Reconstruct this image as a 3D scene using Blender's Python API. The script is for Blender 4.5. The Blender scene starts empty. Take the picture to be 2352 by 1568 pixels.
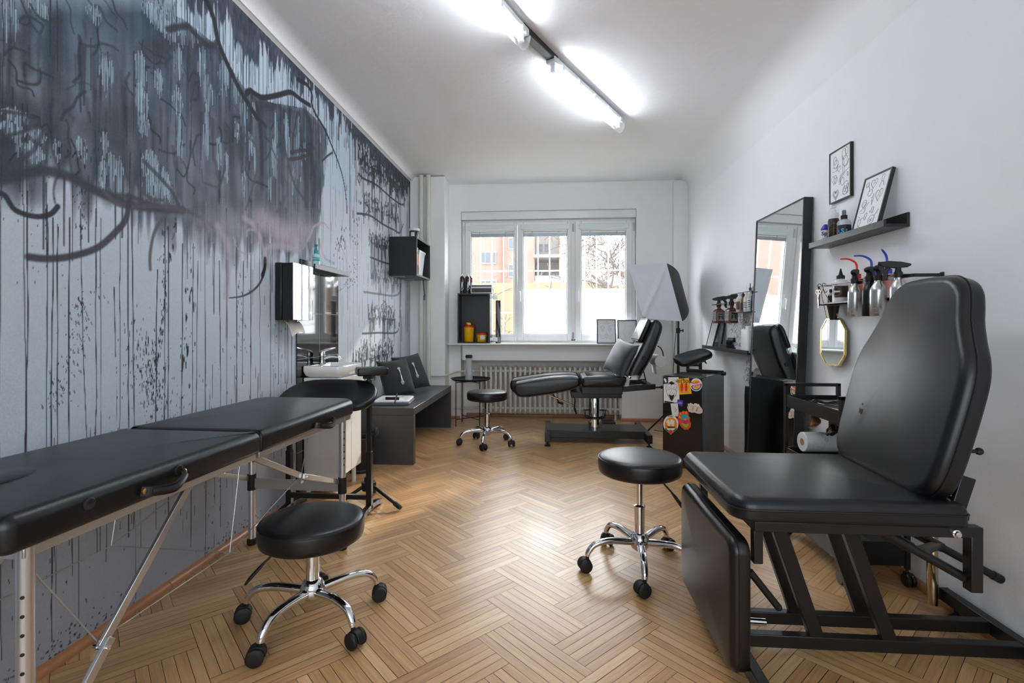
import bpy, bmesh, math, random
import numpy as np
from mathutils import Vector, Matrix, Euler
PI = math.pi
SC = bpy.context.scene
COL = SC.collection
random.seed(7)
RNG = np.random.default_rng(11)

# ------------------------------------------------------------------ camera
FPX, CX, HY, CAMZ = 1150.0, 1176.0, 747.0, 1.2
YAW = math.atan(89 / 1150)
CS, SN = math.cos(YAW), math.sin(YAW)
cam_d = bpy.data.cameras.new('camera')
cam = bpy.data.objects.new('camera', cam_d)
COL.objects.link(cam)
cam.location = (0, 0, CAMZ)
cam.rotation_euler = (PI / 2, 0, YAW)
cam_d.sensor_width = 36
cam_d.lens = 36 * FPX / 2352
cam_d.shift_y = -(784 - HY) / 2352
cam_d.clip_start = 0.05
cam_d.clip_end = 300
SC.camera = cam


def at(px, py, x=None, y=None, z=None):
    """point of the room that lies on the plane x=, y= or z= along a measured sight line"""
    u, v = (px - CX) / FPX, (py - HY) / FPX
    r = Vector((u * CS - SN, CS + u * SN, -v))
    t = x / r[0] if x is not None else y / r[1] if y is not None else (z - CAMZ) / r[2]
    return Vector((r[0] * t, r[1] * t, r[2] * t + CAMZ))


# ------------------------------------------------------------------ materials
def srgb(r, g, b):
    f = lambda c: (c / 255) / 12.92 if c / 255 <= 0.04045 else ((c / 255 + 0.055) / 1.055) ** 2.4
    return (f(r), f(g), f(b))


MATS = {}


def mat(name, col=(128, 128, 128), rough=0.5, metal=0.0, bump=0.0, bscale=200.0, bkind='noise', var=0.0, vscale=6.0,
        spec=0.5, emit=0.0, trans=0.0, coat=0.0, alpha=1.0, rvar=0.0, sheen=0.0):
    if name in MATS:
        return MATS[name]
    m = bpy.data.materials.new(name)
    m.use_nodes = True
    nt = m.node_tree
    b = nt.nodes['Principled BSDF']
    c = (*srgb(*col), 1)
    b.inputs['Base Color'].default_value = c
    b.inputs['Roughness'].default_value = rough
    b.inputs['Metallic'].default_value = metal
    b.inputs['Specular IOR Level'].default_value = spec
    b.inputs['Transmission Weight'].default_value = trans
    b.inputs['Coat Weight'].default_value = coat
    b.inputs['Alpha'].default_value = alpha
    b.inputs['Sheen Weight'].default_value = sheen
    if emit:
        b.inputs['Emission Color'].default_value = c
        b.inputs['Emission Strength'].default_value = emit
    tc = nt.nodes.new('ShaderNodeTexCoord')
    if var or rvar:
        n = nt.nodes.new('ShaderNodeTexNoise')
        n.inputs['Scale'].default_value = vscale
        n.inputs['Detail'].default_value = 6
        nt.links.new(tc.outputs['Object'], n.inputs['Vector'])
        if var:
            mx = nt.nodes.new('ShaderNodeMix')
            mx.data_type = 'RGBA'
            nt.links.new(n.outputs['Fac'], mx.inputs['Factor'])
            mx.inputs['A'].default_value = (*[k * (1 - var) for k in c[:3]], 1)
            mx.inputs['B'].default_value = (*[min(1, k * (1 + var)) for k in c[:3]], 1)
            nt.links.new(mx.outputs['Result'], b.inputs['Base Color'])
        if rvar:
            mr = nt.nodes.new('ShaderNodeMapRange')
            mr.inputs['To Min'].default_value = max(0.02, rough - rvar)
            mr.inputs['To Max'].default_value = rough + rvar
            nt.links.new(n.outputs['Fac'], mr.inputs['Value'])
            nt.links.new(mr.outputs['Result'], b.inputs['Roughness'])
    if bump:
        if bkind == 'voronoi':
            t = nt.nodes.new('ShaderNodeTexVoronoi')
            out = 'Distance'
        else:
            t = nt.nodes.new('ShaderNodeTexNoise')
            t.inputs['Detail'].default_value = 5
            out = 'Fac'
        t.inputs['Scale'].default_value = bscale
        nt.links.new(tc.outputs['Object'], t.inputs['Vector'])
        bp = nt.nodes.new('ShaderNodeBump')
        bp.inputs['Strength'].default_value = bump
        bp.inputs['Distance'].default_value = 0.002
        nt.links.new(t.outputs[out], bp.inputs['Height'])
        nt.links.new(bp.outputs['Normal'], b.inputs['Normal'])
    MATS[name] = m
    return m


# ------------------------------------------------------------------ mesh building
def basis(d):
    d = Vector(d).normalized()
    a = Vector((0, 0, 1)) if abs(d.z) < 0.95 else Vector((1, 0, 0))
    u = d.cross(a).normalized()
    return u, d.cross(u).normalized(), d


class MB:
    """collects shapes; build() links them as ONE mesh object"""

    def __init__(s):
        s.v, s.f, s.m = [], [], []

    def add(s, vs, fs, mi=0, T=None):
        o = len(s.v)
        s.v += [tuple(T @ Vector(p)) if T else tuple(p) for p in vs]
        s.f += [tuple(i + o for i in f) for f in fs]
        s.m += [mi] * len(fs)
        return s

    def box(s, lo, hi, mi=0, T=None):
        (a, b, c), (d, e, f) = lo, hi
        v = [(a, b, c), (d, b, c), (d, e, c), (a, e, c), (a, b, f), (d, b, f), (d, e, f), (a, e, f)]
        return s.add(v, [(0, 3, 2, 1), (4, 5, 6, 7), (0, 1, 5, 4), (1, 2, 6, 5), (2, 3, 7, 6), (3, 0, 4, 7)], mi, T)

    def bar(s, p, q, w, h=None, mi=0, up=(0, 0, 1)):
        """square bar from p to q: w wide, h along up"""
        p, q = Vector(p), Vector(q)
        h = h or w
        d = (q - p).normalized()
        up = Vector(up)
        if abs(d.dot(up)) > 0.97:
            up = Vector((0, 1, 0))
        sd = d.cross(up).normalized()
        u = sd.cross(d).normalized()
        v = []
        for e in (p, q):
            for a, b in ((-1, -1), (1, -1), (1, 1), (-1, 1)):
                v.append(e + sd * a * w / 2 + u * b * h / 2)
        return s.add(v, [(3, 2, 1, 0), (4, 5, 6, 7), (0, 1, 5, 4), (1, 2, 6, 5), (2, 3, 7, 6), (3, 0, 4, 7)], mi)

    def tube(s, pts, r, n=12, closed=False, mi=0, caps=True, flat=1.0):
        pts = [Vector(p) for p in pts]
        N = len(pts)
        rs = r if isinstance(r, (list, tuple)) else [r] * N
        v, f = [], []
        pu = None
        for i, p in enumerate(pts):
            if closed:
                d = (pts[(i + 1) % N] - pts[i - 1])
            else:
                d = pts[min(i + 1, N - 1)] - pts[max(i - 1, 0)]
            d = d.normalized()
            if pu is None:
                u, w, _ = basis(d)
            else:
                u = (pu - d * pu.dot(d)).normalized()
                w = d.cross(u)
            pu = u
            for k in range(n):
                a = 2 * PI * k / n
                v.append(p + (u * math.cos(a) + w * math.sin(a) * flat) * rs[i])
        for i in range(N if closed else N - 1):
            for k in range(n):
                a, b = i * n, ((i + 1) % N) * n
                f.append((a + k, a + (k + 1) % n, b + (k + 1) % n, b + k))
        if caps and not closed:
            f.append(tuple(range(n - 1, -1, -1)))
            f.append(tuple((N - 1) * n + k for k in range(n)))
        return s.add(v, f, mi)

    def cyl(s, p, q, r, r2=None, n=20, mi=0, caps=True):
        return s.tube([p, q], [r, r if r2 is None else r2], n, mi=mi, caps=caps)

    def lathe(s, prof, c=(0, 0, 0), axis=(0, 0, 1), n=24, mi=0, sx=1.0, sy=1.0):
        u, w, d = basis(axis)
        if tuple(axis) == (0, 0, 1):
            u, w = Vector((1, 0, 0)), Vector((0, 1, 0))
        c = Vector(c)
        v, f = [], []
        for r, z in prof:
            for k in range(n):
                a = 2 * PI * k / n
                v.append(c + (u * math.cos(a) * sx + w * math.sin(a) * sy) * max(r, 1e-5) + d * z)
        for i in range(len(prof) - 1):
            for k in range(n):
                f.append((i * n + k, i * n + (k + 1) % n, (i + 1) * n + (k + 1) % n, (i + 1) * n + k))
        f.append(tuple(range(n - 1, -1, -1)))
        f.append(tuple((len(prof) - 1) * n + k for k in range(n)))
        return s.add(v, f, mi)

    def sphere(s, c, r, n=16, mi=0, T=None):
        rx, ry, rz = r if isinstance(r, (tuple, list)) else (r, r, r)
        m = n // 2
        v, f = [], []
        for i in range(m + 1):
            t = PI * i / m
            for k in range(n):
                a = 2 * PI * k / n
                v.append((c[0] + rx * max(math.sin(t), 1e-4) * math.cos(a), c[1] + ry * max(math.sin(t), 1e-4) * math.sin(a),
                          c[2] - rz * math.cos(t)))
        for i in range(m):
            for k in range(n):
                f.append((i * n + k, i * n + (k + 1) % n, (i + 1) * n + (k + 1) % n, (i + 1) * n + k))
        return s.add(v, f, mi, T)

    def grid(s, fn, nu, nv, mi=0, closeu=False):
        v = [fn(i / nu, j / nv) for j in range(nv + 1) for i in range(nu + 1)]
        f = [(j * (nu + 1) + i, j * (nu + 1) + i + 1, (j + 1) * (nu + 1) + i + 1, (j + 1) * (nu + 1) + i)
             for j in range(nv) for i in range(nu)]
        return s.add(v, f, mi)

    def prism(s, poly, z0, z1, T=None, mi=0):
        """flat polygon (x,y) extruded along z, both ends capped"""
        n = len(poly)
        v = [(x, y, z0) for x, y in poly] + [(x, y, z1) for x, y in poly]
        f = [tuple(range(n - 1, -1, -1)), tuple(range(n, 2 * n))] + [(i, (i + 1) % n, n + (i + 1) % n, n + i) for i in range(n)]
        return s.add(v, f, mi, T)

    def cushion(s, poly, z0, z1, r, crown=0.0, T=None, mi=0, rb=None, nr=5, rings=6, dent=None):
        """padded slab: outline poly (x,y), rounded lower and upper edges, domed top"""
        rb = r if rb is None else rb
        P = [Vector(p) for p in poly]
        n = len(P)
        cen = sum(P, Vector((0, 0))) / n
        area = sum(P[i].x * P[(i + 1) % n].y - P[(i + 1) % n].x * P[i].y for i in range(n))
        sg = 1 if area > 0 else -1
        nor = []
        for i in range(n):
            t = (P[(i + 1) % n] - P[i - 1]).normalized()
            nor.append(Vector((t.y, -t.x)) * sg)
        L = []
        for k in range(nr + 1):
            a = PI / 2 * k / nr
            L.append((rb * (1 - math.sin(a)), z0 + rb * (1 - math.cos(a)), None))
        for k in range(nr + 1):
            a = PI / 2 * k / nr
            L.append((r * (1 - math.cos(a)), z1 - r * (1 - math.sin(a)), None))
        for k in range(1, rings + 1):
            L.append((r, z1, k / rings * 0.985))
        v, f = [], []
        for off, z, t in L:
            for i in range(n):
                q = P[i] - nor[i] * off
                zz = z
                if t is not None:
                    q = q.lerp(cen, t)
                    zz = z + crown * (1 - (1 - t) ** 2)
                    if dent:
                        zz += dent(q.x, q.y)
                v.append((q.x, q.y, zz))
        if sg < 0:
            pass
        for j in range(len(L) - 1):
            for i in range(n):
                q = (j * n + i, j * n + (i + 1) % n, (j + 1) * n + (i + 1) % n, (j + 1) * n + i)
                f.append(q if sg > 0 else q[::-1])
        b = tuple(range(n - 1, -1, -1))
        t = tuple((len(L) - 1) * n + i for i in range(n))
        f += [b, t] if sg > 0 else [b[::-1], t[::-1]]
        return s.add(v, f, mi, T)

    def build(s, name, mats, parent=None, smooth=0.6, bevel=0.0, bseg=2, subsurf=0, loc=None):
        me = bpy.data.meshes.new(name)
        me.from_pydata(s.v, [], s.f)
        for m in (mats if isinstance(mats, (list, tuple)) else [mats]):
            me.materials.append(m)
        if len(me.materials) > 1:
            me.polygons.foreach_set('material_index', s.m)
        if smooth:
            me.polygons.foreach_set('use_smooth', [True] * len(me.polygons))
            me.update()
            me.set_sharp_from_angle(angle=smooth)
        me.update()
        o = bpy.data.objects.new(name, me)
        COL.objects.link(o)
        if parent:
            o.parent = parent
        if loc is not None:
            o.location = loc
        if bevel:
            b = o.modifiers.new('bevel', 'BEVEL')
            b.width = bevel
            b.segments = bseg
            b.limit_method = 'ANGLE'
            b.angle_limit = 0.6
            b.harden_normals = False
        if subsurf:
            b = o.modifiers.new('sub', 'SUBSURF')
            b.levels = b.render_levels = subsurf
        return o


def tag(o, label, cat, group=None):
    o['label'] = label
    o['category'] = cat
    if group:
        o['group'] = group
    return o


def thing(name, label, cat, loc=(0, 0, 0), rz=0.0, group=None):
    o = bpy.data.objects.new(name, None)
    o.empty_display_size = 0.1
    COL.objects.link(o)
    o.location = loc
    o.rotation_euler = (0, 0, rz)
    return tag(o, label, cat, group)


def part(mb, name, m, parent, label=None, **k):
    o = mb.build(name, m, parent, **k)
    if label:
        o['label'] = label
    return o


def struct(mb, name, m, parent=None, **k):
    o = mb.build(name, m, parent, **k)
    if parent is None:
        o['kind'] = 'structure'
    return o


def copy_tree(o, parent=None):
    c = o.copy()
    COL.objects.link(c)
    if parent:
        c.parent = parent
    for ch in [k for k in bpy.data.objects if k.parent == o]:
        copy_tree(ch, c)
    return c


def rot(axis, a):
    return Matrix.Rotation(a, 4, axis)


def frame(o, x, y, z=None):
    """matrix with origin o and the given x and y axes"""
    x = Vector(x).normalized()
    y = Vector(y)
    y = (y - x * y.dot(x)).normalized()
    z = x.cross(y)
    M = Matrix((x, y, z)).transposed().to_4x4()
    M.translation = Vector(o)
    return M


def rrect(x0, y0, x1, y1, r, n=6):
    """rounded rectangle outline, counter-clockwise; r may be 4 radii (from the x1,y0 corner, ccw ... x0,y0 last)"""
    rs = r if isinstance(r, (list, tuple)) else [r] * 4
    out = []
    for (cx, cy, a0), q in zip(((x1, y0, -PI / 2), (x1, y1, 0), (x0, y1, PI / 2), (x0, y0, PI)), rs):
        sx = -1 if cx == x1 else 1
        sy = -1 if cy == y1 else 1
        for k in range(n + 1):
            a = a0 + PI / 2 * k / n
            out.append((cx + sx * q + q * math.cos(a), cy + sy * q + q * math.sin(a)))
    return out


def catmull(pts, n=8, closed=False):
    P = [Vector(p) for p in pts]
    N = len(P)
    out = []
    for i in range(N if closed else N - 1):
        if closed:
            a, b, c, d = P[i - 1], P[i], P[(i + 1) % N], P[(i + 2) % N]
        else:
            a, b, c, d = P[max(i - 1, 0)], P[i], P[i + 1], P[min(i + 2, N - 1)]
        for k in range(n):
            t = k / n
            out.append(0.5 * ((2 * b) + (c - a) * t + (2 * a - 5 * b + 4 * c - d) * t * t + (3 * b - a - 3 * c + d) * t ** 3))
    if not closed:
        out.append(P[-1])
    return out


def text(s, name, m, parent, size, M, depth=0.0006, label=None, sx=1.0, bold=0.0, shear=0.0):
    """lettering turned into a mesh that lies in the xy plane of matrix M"""
    cu = bpy.data.curves.new('lettering', 'FONT')
    cu.body = s
    cu.size = size
    cu.align_x = 'CENTER'
    cu.align_y = 'CENTER'
    cu.extrude = depth
    cu.offset = bold
    cu.shear = shear
    cu.resolution_u = 2
    t = bpy.data.objects.new('lettering', cu)
    COL.objects.link(t)
    bpy.context.view_layer.update()
    me = bpy.data.meshes.new_from_object(t.evaluated_get(bpy.context.evaluated_depsgraph_get()))
    bpy.data.objects.remove(t)
    me.transform(M @ Matrix.Diagonal((sx, 1, 1, 1)))
    me.materials.clear()
    me.materials.append(m)
    o = bpy.data.objects.new(name, me)
    COL.objects.link(o)
    o.parent = parent
    if label:
        o['label'] = label
    return o


BLACK = mat('black_lacquer', (17, 17, 19), 0.32, bump=0.02, bscale=300)
BLACKM = mat('black_matt', (20, 20, 22), 0.5, bump=0.03, bscale=250)
BWOOD = mat('black_laminate', (26, 26, 28), 0.38, bump=0.05, bscale=120, var=0.15)
STEELB = mat('black_powder_steel', (18, 18, 20), 0.35, bump=0.03, bscale=400)
LEATHER = mat('black_leatherette', (15, 15, 18), 0.34, bump=0.06, bscale=420, bkind='voronoi', rvar=0.05, vscale=5, spec=0.5)
CHROME = mat('chrome', (225, 226, 230), 0.07, metal=1.0, rvar=0.03, vscale=30)
ALU = mat('brushed_aluminium', (205, 206, 208), 0.32, metal=0.9, bump=0.03, bscale=500)
RUBBER = mat('black_rubber', (16, 16, 17), 0.6, bump=0.05, bscale=300)
WHITEP = mat('white_lacquer', (232, 232, 230), 0.3, bump=0.01, bscale=100)
PLASTIC = mat('white_plastic', (228, 230, 232), 0.35, bump=0.01, bscale=200)
PAPER = mat('white_paper', (226, 228, 230), 0.8, bump=0.04, bscale=300)
INK = mat('black_ink', (40, 40, 44), 0.7, var=0.1, vscale=60)
GLASSC = mat('clear_glass', (245, 248, 248), 0.02, trans=1.0, var=0.01)
MIRROR = mat('mirror_silver', (236, 240, 240), 0.015, metal=1.0, rvar=0.005, vscale=3)
# ================================================================== the room
XL, XR, YB, YN, ZC = -1.745, 1.69, 6.38, -1.7, 3.06   # left, right, window wall, wall behind the camera, ceiling


def plaster(name, col, bump=0.25, s1=9, s2=70, var=0.02):
    m = bpy.data.materials.new(name)
    m.use_nodes = True
    nt = m.node_tree
    b = nt.nodes['Principled BSDF']
    b.inputs['Roughness'].default_value = 0.75
    b.inputs['Specular IOR Level'].default_value = 0.25
    geo = nt.nodes.new('ShaderNodeNewGeometry')
    n1 = nt.nodes.new('ShaderNodeTexNoise')
    n1.inputs['Scale'].default_value = s1
    n1.inputs['Detail'].default_value = 3
    n2 = nt.nodes.new('ShaderNodeTexNoise')
    n2.inputs['Scale'].default_value = s2
    n2.inputs['Detail'].default_value = 4
    for n in (n1, n2):
        nt.links.new(geo.outputs['Position'], n.inputs['Vector'])
    ad = nt.nodes.new('ShaderNodeMath')
    ad.operation = 'MULTIPLY_ADD'
    nt.links.new(n1.outputs['Fac'], ad.inputs[0])
    ad.inputs[1].default_value = 2.0
    nt.links.new(n2.outputs['Fac'], ad.inputs[2])
    bp = nt.nodes.new('ShaderNodeBump')
    bp.inputs['Strength'].default_value = bump
    bp.inputs['Distance'].default_value = 0.006
    nt.links.new(ad.outputs[0], bp.inputs['Height'])
    nt.links.new(bp.outputs['Normal'], b.inputs['Normal'])
    c = srgb(*col)
    mx = nt.nodes.new('ShaderNodeMix')
    mx.data_type = 'RGBA'
    mx.inputs['A'].default_value = (*[k * (1 - var) for k in c], 1)
    mx.inputs['B'].default_value = (*[k * (1 + var) for k in c], 1)
    nt.links.new(n1.outputs['Fac'], mx.inputs['Factor'])
    nt.links.new(mx.outputs['Result'], b.inputs['Base Color'])
    return m


WALLW = plaster('white_plaster', (238, 241, 244), 0.16, 7, 90)
CEILM = plaster('ceiling_plaster', (236, 236, 237), 0.34, 3.5, 26)
WALLB = plaster('window_wall_plaster', (238, 240, 240), 0.14, 6, 60)

# ---------------------------------------------------------------- floor: block herringbone, five strips to a block
fl_v, fl_f, fl_uv, fl_c = [], [], [], []
BL, BW, NS = 0.4125, 0.1900, 5
U, V = Vector((1, -1)).normalized(), Vector((1, 1)).normalized()
O0 = Vector((-0.280, 2.176))
rf = random.Random(3)


def strip(c0, du, dv, ln, wd):
    g = 0.0006 + rf.random() * 0.0006
    a = c0 + du * g + dv * g
    q = [a, a + du * (ln - 2 * g), a + du * (ln - 2 * g) + dv * (wd - 2 * g), a + dv * (wd - 2 * g)]
    if all(p.x < XL - 0.05 or p.x > XR + 0.05 or p.y < -0.3 or p.y > 6.7 for p in q):
        return
    n = len(fl_v)
    zt = rf.uniform(-0.0002, 0.0002)
    fl_v.extend((p.x, p.y, zt) for p in q)
    crs = du.x * dv.y - du.y * dv.x
    idx = [0, 1, 2, 3] if crs > 0 else [3, 2, 1, 0]
    fl_f.append(tuple(n + i for i in idx))
    ou, ov = rf.uniform(0, 50), rf.uniform(0, 50)
    uv = [(ou, ov), (ou + ln, ov), (ou + ln, ov + wd), (ou, ov + wd)]
    fl_uv.extend(uv[i] for i in idx)
    t = min(1, max(0, rf.gauss(0.5, 0.22)))
    h = rf.random()
    fl_c.extend([(t, h, 0, 1)] * 4)


for i in range(-22, 23):
    for j in range(-14, 15):
        o = O0 + (U - V) * BW * i + (U + V) * BL * j
        for k in range(NS):
            w = BW / NS
            strip(o + V * w * k, U, V, BL, w)
            strip(o + U * w * k, -V, U, BL, w)
fl_v += [(XL - 0.1, YN - 0.2, -0.003), (XR + 0.1, YN - 0.2, -0.003), (XR + 0.1, 6.75, -0.003), (XL - 0.1, 6.75, -0.003)]
fl_f.append(tuple(range(len(fl_v) - 4, len(fl_v))))
fl_uv += [(0, 0)] * 4
fl_c += [(0, 0, 1, 1)] * 4
me = bpy.data.meshes.new('floor')
me.from_pydata(fl_v, [], fl_f)
uvl = me.uv_layers.new(name='grain')
uvl.data.foreach_set('uv', [c for p in fl_uv for c in p])
ca = me.color_attributes.new('tone', 'FLOAT_COLOR', 'CORNER')
ca.data.foreach_set('color', [c for p in fl_c for c in p])
me.update()
floor = bpy.data.objects.new('floor', me)
COL.objects.link(floor)
floor['kind'] = 'structure'
m = bpy.data.materials.new('oak_parquet')
m.use_nodes = True
nt = m.node_tree
b = nt.nodes['Principled BSDF']
uvn = nt.nodes.new('ShaderNodeUVMap')
uvn.uv_map = 'grain'
at_n = nt.nodes.new('ShaderNodeAttribute')
at_n.attribute_name = 'tone'
sep = nt.nodes.new('ShaderNodeSeparateColor')
nt.links.new(at_n.outputs['Color'], sep.inputs['Color'])
mp = nt.nodes.new('ShaderNodeMapping')
mp.inputs['Scale'].default_value = (5, 90, 1)
nt.links.new(uvn.outputs['UV'], mp.inputs['Vector'])
gn = nt.nodes.new('ShaderNodeTexNoise')
gn.inputs['Scale'].default_value = 1.0
gn.inputs['Detail'].default_value = 6
gn.inputs['Distortion'].default_value = 0.6
nt.links.new(mp.outputs['Vector'], gn.inputs['Vector'])
mp2 = nt.nodes.new('ShaderNodeMapping')
mp2.inputs['Scale'].default_value = (14, 420, 1)
nt.links.new(uvn.outputs['UV'], mp2.inputs['Vector'])
gn2 = nt.nodes.new('ShaderNodeTexNoise')
gn2.inputs['Scale'].default_value = 1.0
gn2.inputs['Detail'].default_value = 3
nt.links.new(mp2.outputs['Vector'], gn2.inputs['Vector'])
r1 = nt.nodes.new('ShaderNodeValToRGB')
e = r1.color_ramp.elements
e[0].position, e[1].position = 0.0, 1.0
e[0].color = (*srgb(150, 110, 66), 1)
e[1].color = (*srgb(228, 192, 142), 1)
x = r1.color_ramp.elements.new(0.5)
x.color = (*srgb(198, 154, 104), 1)
mm = nt.nodes.new('ShaderNodeMath')
mm.operation = 'MULTIPLY_ADD'
nt.links.new(gn.outputs['Fac'], mm.inputs[0])
mm.inputs[1].default_value = 0.75
m3 = nt.nodes.new('ShaderNodeMath')
m3.operation = 'MULTIPLY_ADD'
nt.links.new(sep.outputs['Red'], m3.inputs[0])
m3.inputs[1].default_value = 0.55
m3.inputs[2].default_value = -0.16
nt.links.new(m3.outputs[0], mm.inputs[2])
nt.links.new(mm.outputs[0], r1.inputs['Fac'])
pore = nt.nodes.new('ShaderNodeMapRange')
pore.inputs['From Min'].default_value = 0.28
pore.inputs['From Max'].default_value = 0.42
pore.inputs['To Min'].default_value = 0.72
nt.links.new(gn2.outputs['Fac'], pore.inputs['Value'])
mul = nt.nodes.new('ShaderNodeMix')
mul.data_type = 'RGBA'
mul.blend_type = 'MULTIPLY'
mul.inputs['Factor'].default_value = 1
nt.links.new(r1.outputs['Color'], mul.inputs['A'])
cmb = nt.nodes.new('ShaderNodeCombineColor')
for k in ('Red', 'Green', 'Blue'):
    nt.links.new(pore.outputs['Result'], cmb.inputs[k])
nt.links.new(cmb.outputs['Color'], mul.inputs['B'])
gap = nt.nodes.new('ShaderNodeMix')
gap.data_type = 'RGBA'
gap.inputs['B'].default_value = (*srgb(46, 34, 26), 1)
nt.links.new(sep.outputs['Blue'], gap.inputs['Factor'])
nt.links.new(mul.outputs['Result'], gap.inputs['A'])
nt.links.new(gap.outputs['Result'], b.inputs['Base Color'])
geo = nt.nodes.new('ShaderNodeNewGeometry')
wn = nt.nodes.new('ShaderNodeTexNoise')
wn.inputs['Scale'].default_value = 3.0
wn.inputs['Detail'].default_value = 5
nt.links.new(geo.outputs['Position'], wn.inputs['Vector'])
rr = nt.nodes.new('ShaderNodeMapRange')
rr.inputs['To Min'].default_value = 0.28
rr.inputs['To Max'].default_value = 0.46
nt.links.new(wn.outputs['Fac'], rr.inputs['Value'])
nt.links.new(rr.outputs['Result'], b.inputs['Roughness'])
b.inputs['Specular IOR Level'].default_value = 0.5
b.inputs['Coat Weight'].default_value = 0.6
b.inputs['Coat Roughness'].default_value = 0.3
bp = nt.nodes.new('ShaderNodeBump')
bp.inputs['Strength'].default_value = 0.12
bp.inputs['Distance'].default_value = 0.001
nt.links.new(gn2.outputs['Fac'], bp.inputs['Height'])
nt.links.new(bp.outputs['Normal'], b.inputs['Normal'])
me.materials.append(m)

# ---------------------------------------------------------------- ceiling with coved edges
prof = [(XL - 0.12, 2.985), (XL - 0.005, 2.986), (XL + 0.012, 3.0)]
for k in range(7):
    a = k / 6 * PI / 2
    prof.append((XL + 0.03 + 0.11 * (1 - math.cos(a)), 3.0 + 0.06 * math.sin(a)))
for k in range(9):
    a = k / 8 * PI / 2
    prof.append((XR - 0.17 + 0.168 * math.sin(a), ZC - 0.16 * (1 - math.cos(a))))
prof.append((XR - 0.001, 2.7))
ceil = MB()
ys = [YN - 0.1, -0.5, 1, 2.5, 4, 5.4, 5.95, 6.12, 6.22, 6.28, 6.33, 6.36, 6.376]


def cz(y, z):
    if y > 6.12:
        t = min(1, (y - 6.12) / 0.26)
        z -= 0.055 * (1 - math.sqrt(max(0, 1 - t * t))) * min(1, max(0, (z - 2.9) / 0.12))
    return z


v = [(x, y, cz(y, z)) for y in ys for x, z in prof]
n = len(prof)
ceil.add(v, [(j * n + i, (j + 1) * n + i, (j + 1) * n + i + 1, j * n + i + 1) for j in range(len(ys) - 1) for i in range(n - 1)])
ceil.box((XL - 0.3, YN - 0.3, ZC + 0.03), (XR + 0.3, 7.0, ZC + 0.2))
struct(ceil, 'ceiling', CEILM, smooth=0.9)

# ---------------------------------------------------------------- right wall and wall behind the camera
w = MB()
w.grid(lambda a, c: (XR, YN - 0.1 + (6.6 - YN) * a, 3.02 * c), 40, 12)
w.box((XR + 0.0001, YN - 0.1, -0.02), (XR + 0.25, 6.9, 3.2))
struct(w, 'wall_right', WALLW, smooth=0)
w = MB()
OX0, OX1, OZ0, OZ1 = -1.45, 1.45, 0.5, 2.75
w.box((XL - 0.2, YN - 0.2, -0.02), (OX0, YN, 3.2))
w.box((OX1, YN - 0.2, -0.02), (XR + 0.2, YN, 3.2))
w.box((OX0, YN - 0.2, -0.02), (OX1, YN, OZ0))
w.box((OX0, YN - 0.2, OZ1), (OX1, YN, 3.2))
struct(w, 'wall_rear', WALLW, smooth=0)
w = MB()
for a in (OX0, -0.5, 0.45, OX1 - 0.06):
    w.box((a, YN - 0.15, OZ0), (a + 0.06, YN - 0.08, OZ1))
w.box((OX0, YN - 0.15, OZ0), (OX1, YN - 0.08, OZ0 + 0.06))
w.box((OX0, YN - 0.15, OZ1 - 0.06), (OX1, YN - 0.08, OZ1))
struct(w, 'window_2', WHITEP, smooth=0)

# ---------------------------------------------------------------- window wall: opening, lintel beam, radiator niche, pillar
WX0, WX1, WZ0, WZ1 = -1.155, 1.072, 0.97, 2.665
Y1 = 6.75
WB = []
WB.append(((XL - 0.2, YB, -0.02), (WX0, Y1, 3.2)))
WB.append(((WX1, YB, -0.02), (XR + 0.2, Y1, 3.2)))
WB.append(((WX0, YB, WZ1), (WX1, Y1, 3.2)))
WB.append(((WX0, 6.44, 0.76), (WX1, Y1, WZ0 - 0.01)))
WB.append(((WX0, 6.62, -0.02), (0.889, Y1, 0.76)))
WB.append(((0.889, YB + 0.001, -0.02), (WX1, Y1, 0.77)))
WB.append(((-1.121, 6.30, 0.752), (0.94, 6.45, 0.955)))
WB.append(((XL - 0.05, 6.12, -0.02), (-1.307, YB + 0.01, 3.05)))
WB.append(((1.515, 6.335, -0.02), (XR + 0.01, YB + 0.01, 3.0)))
for lo, hi in WB:
    w = MB()
    w.box(lo, hi)
    struct(w, 'wall_window', WALLB, bevel=0.012 if lo[1] < 6.36 else 0.0, bseg=3)
s = MB()
s.box((-1.29, 6.2, 0.955), (1.12, 6.46, 0.975))
struct(s, 'trim_1', mat('sill_paint', (236, 238, 238), 0.35, bump=0.05, bscale=20), bevel=0.004)
WOODT = mat('oak_trim', (176, 122, 84), 0.32, bump=0.08, bscale=90, var=0.15, vscale=14)
q = [(0, 0), (0.022, 0), (0.024, 0.006), (0.021, 0.018), (0.013, 0.028), (0.003, 0.033), (0, 0.034)]


def skirting(name, p, q2, nrm, mt):
    """quarter-round strip from p to q2 with its profile along nrm"""
    p, q2, nrm = Vector(p), Vector(q2), Vector(nrm)
    s = MB()
    vs = [p + nrm * a + Vector((0, 0, c)) for a, c in q] + [q2 + nrm * a + Vector((0, 0, c)) for a, c in q]
    n = len(q)
    s.add(vs, [(i, (i + 1) % n, n + (i + 1) % n, n + i) for i in range(n)] + [tuple(range(n - 1, -1, -1)), tuple(range(n, 2 * n))])
    return s


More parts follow.
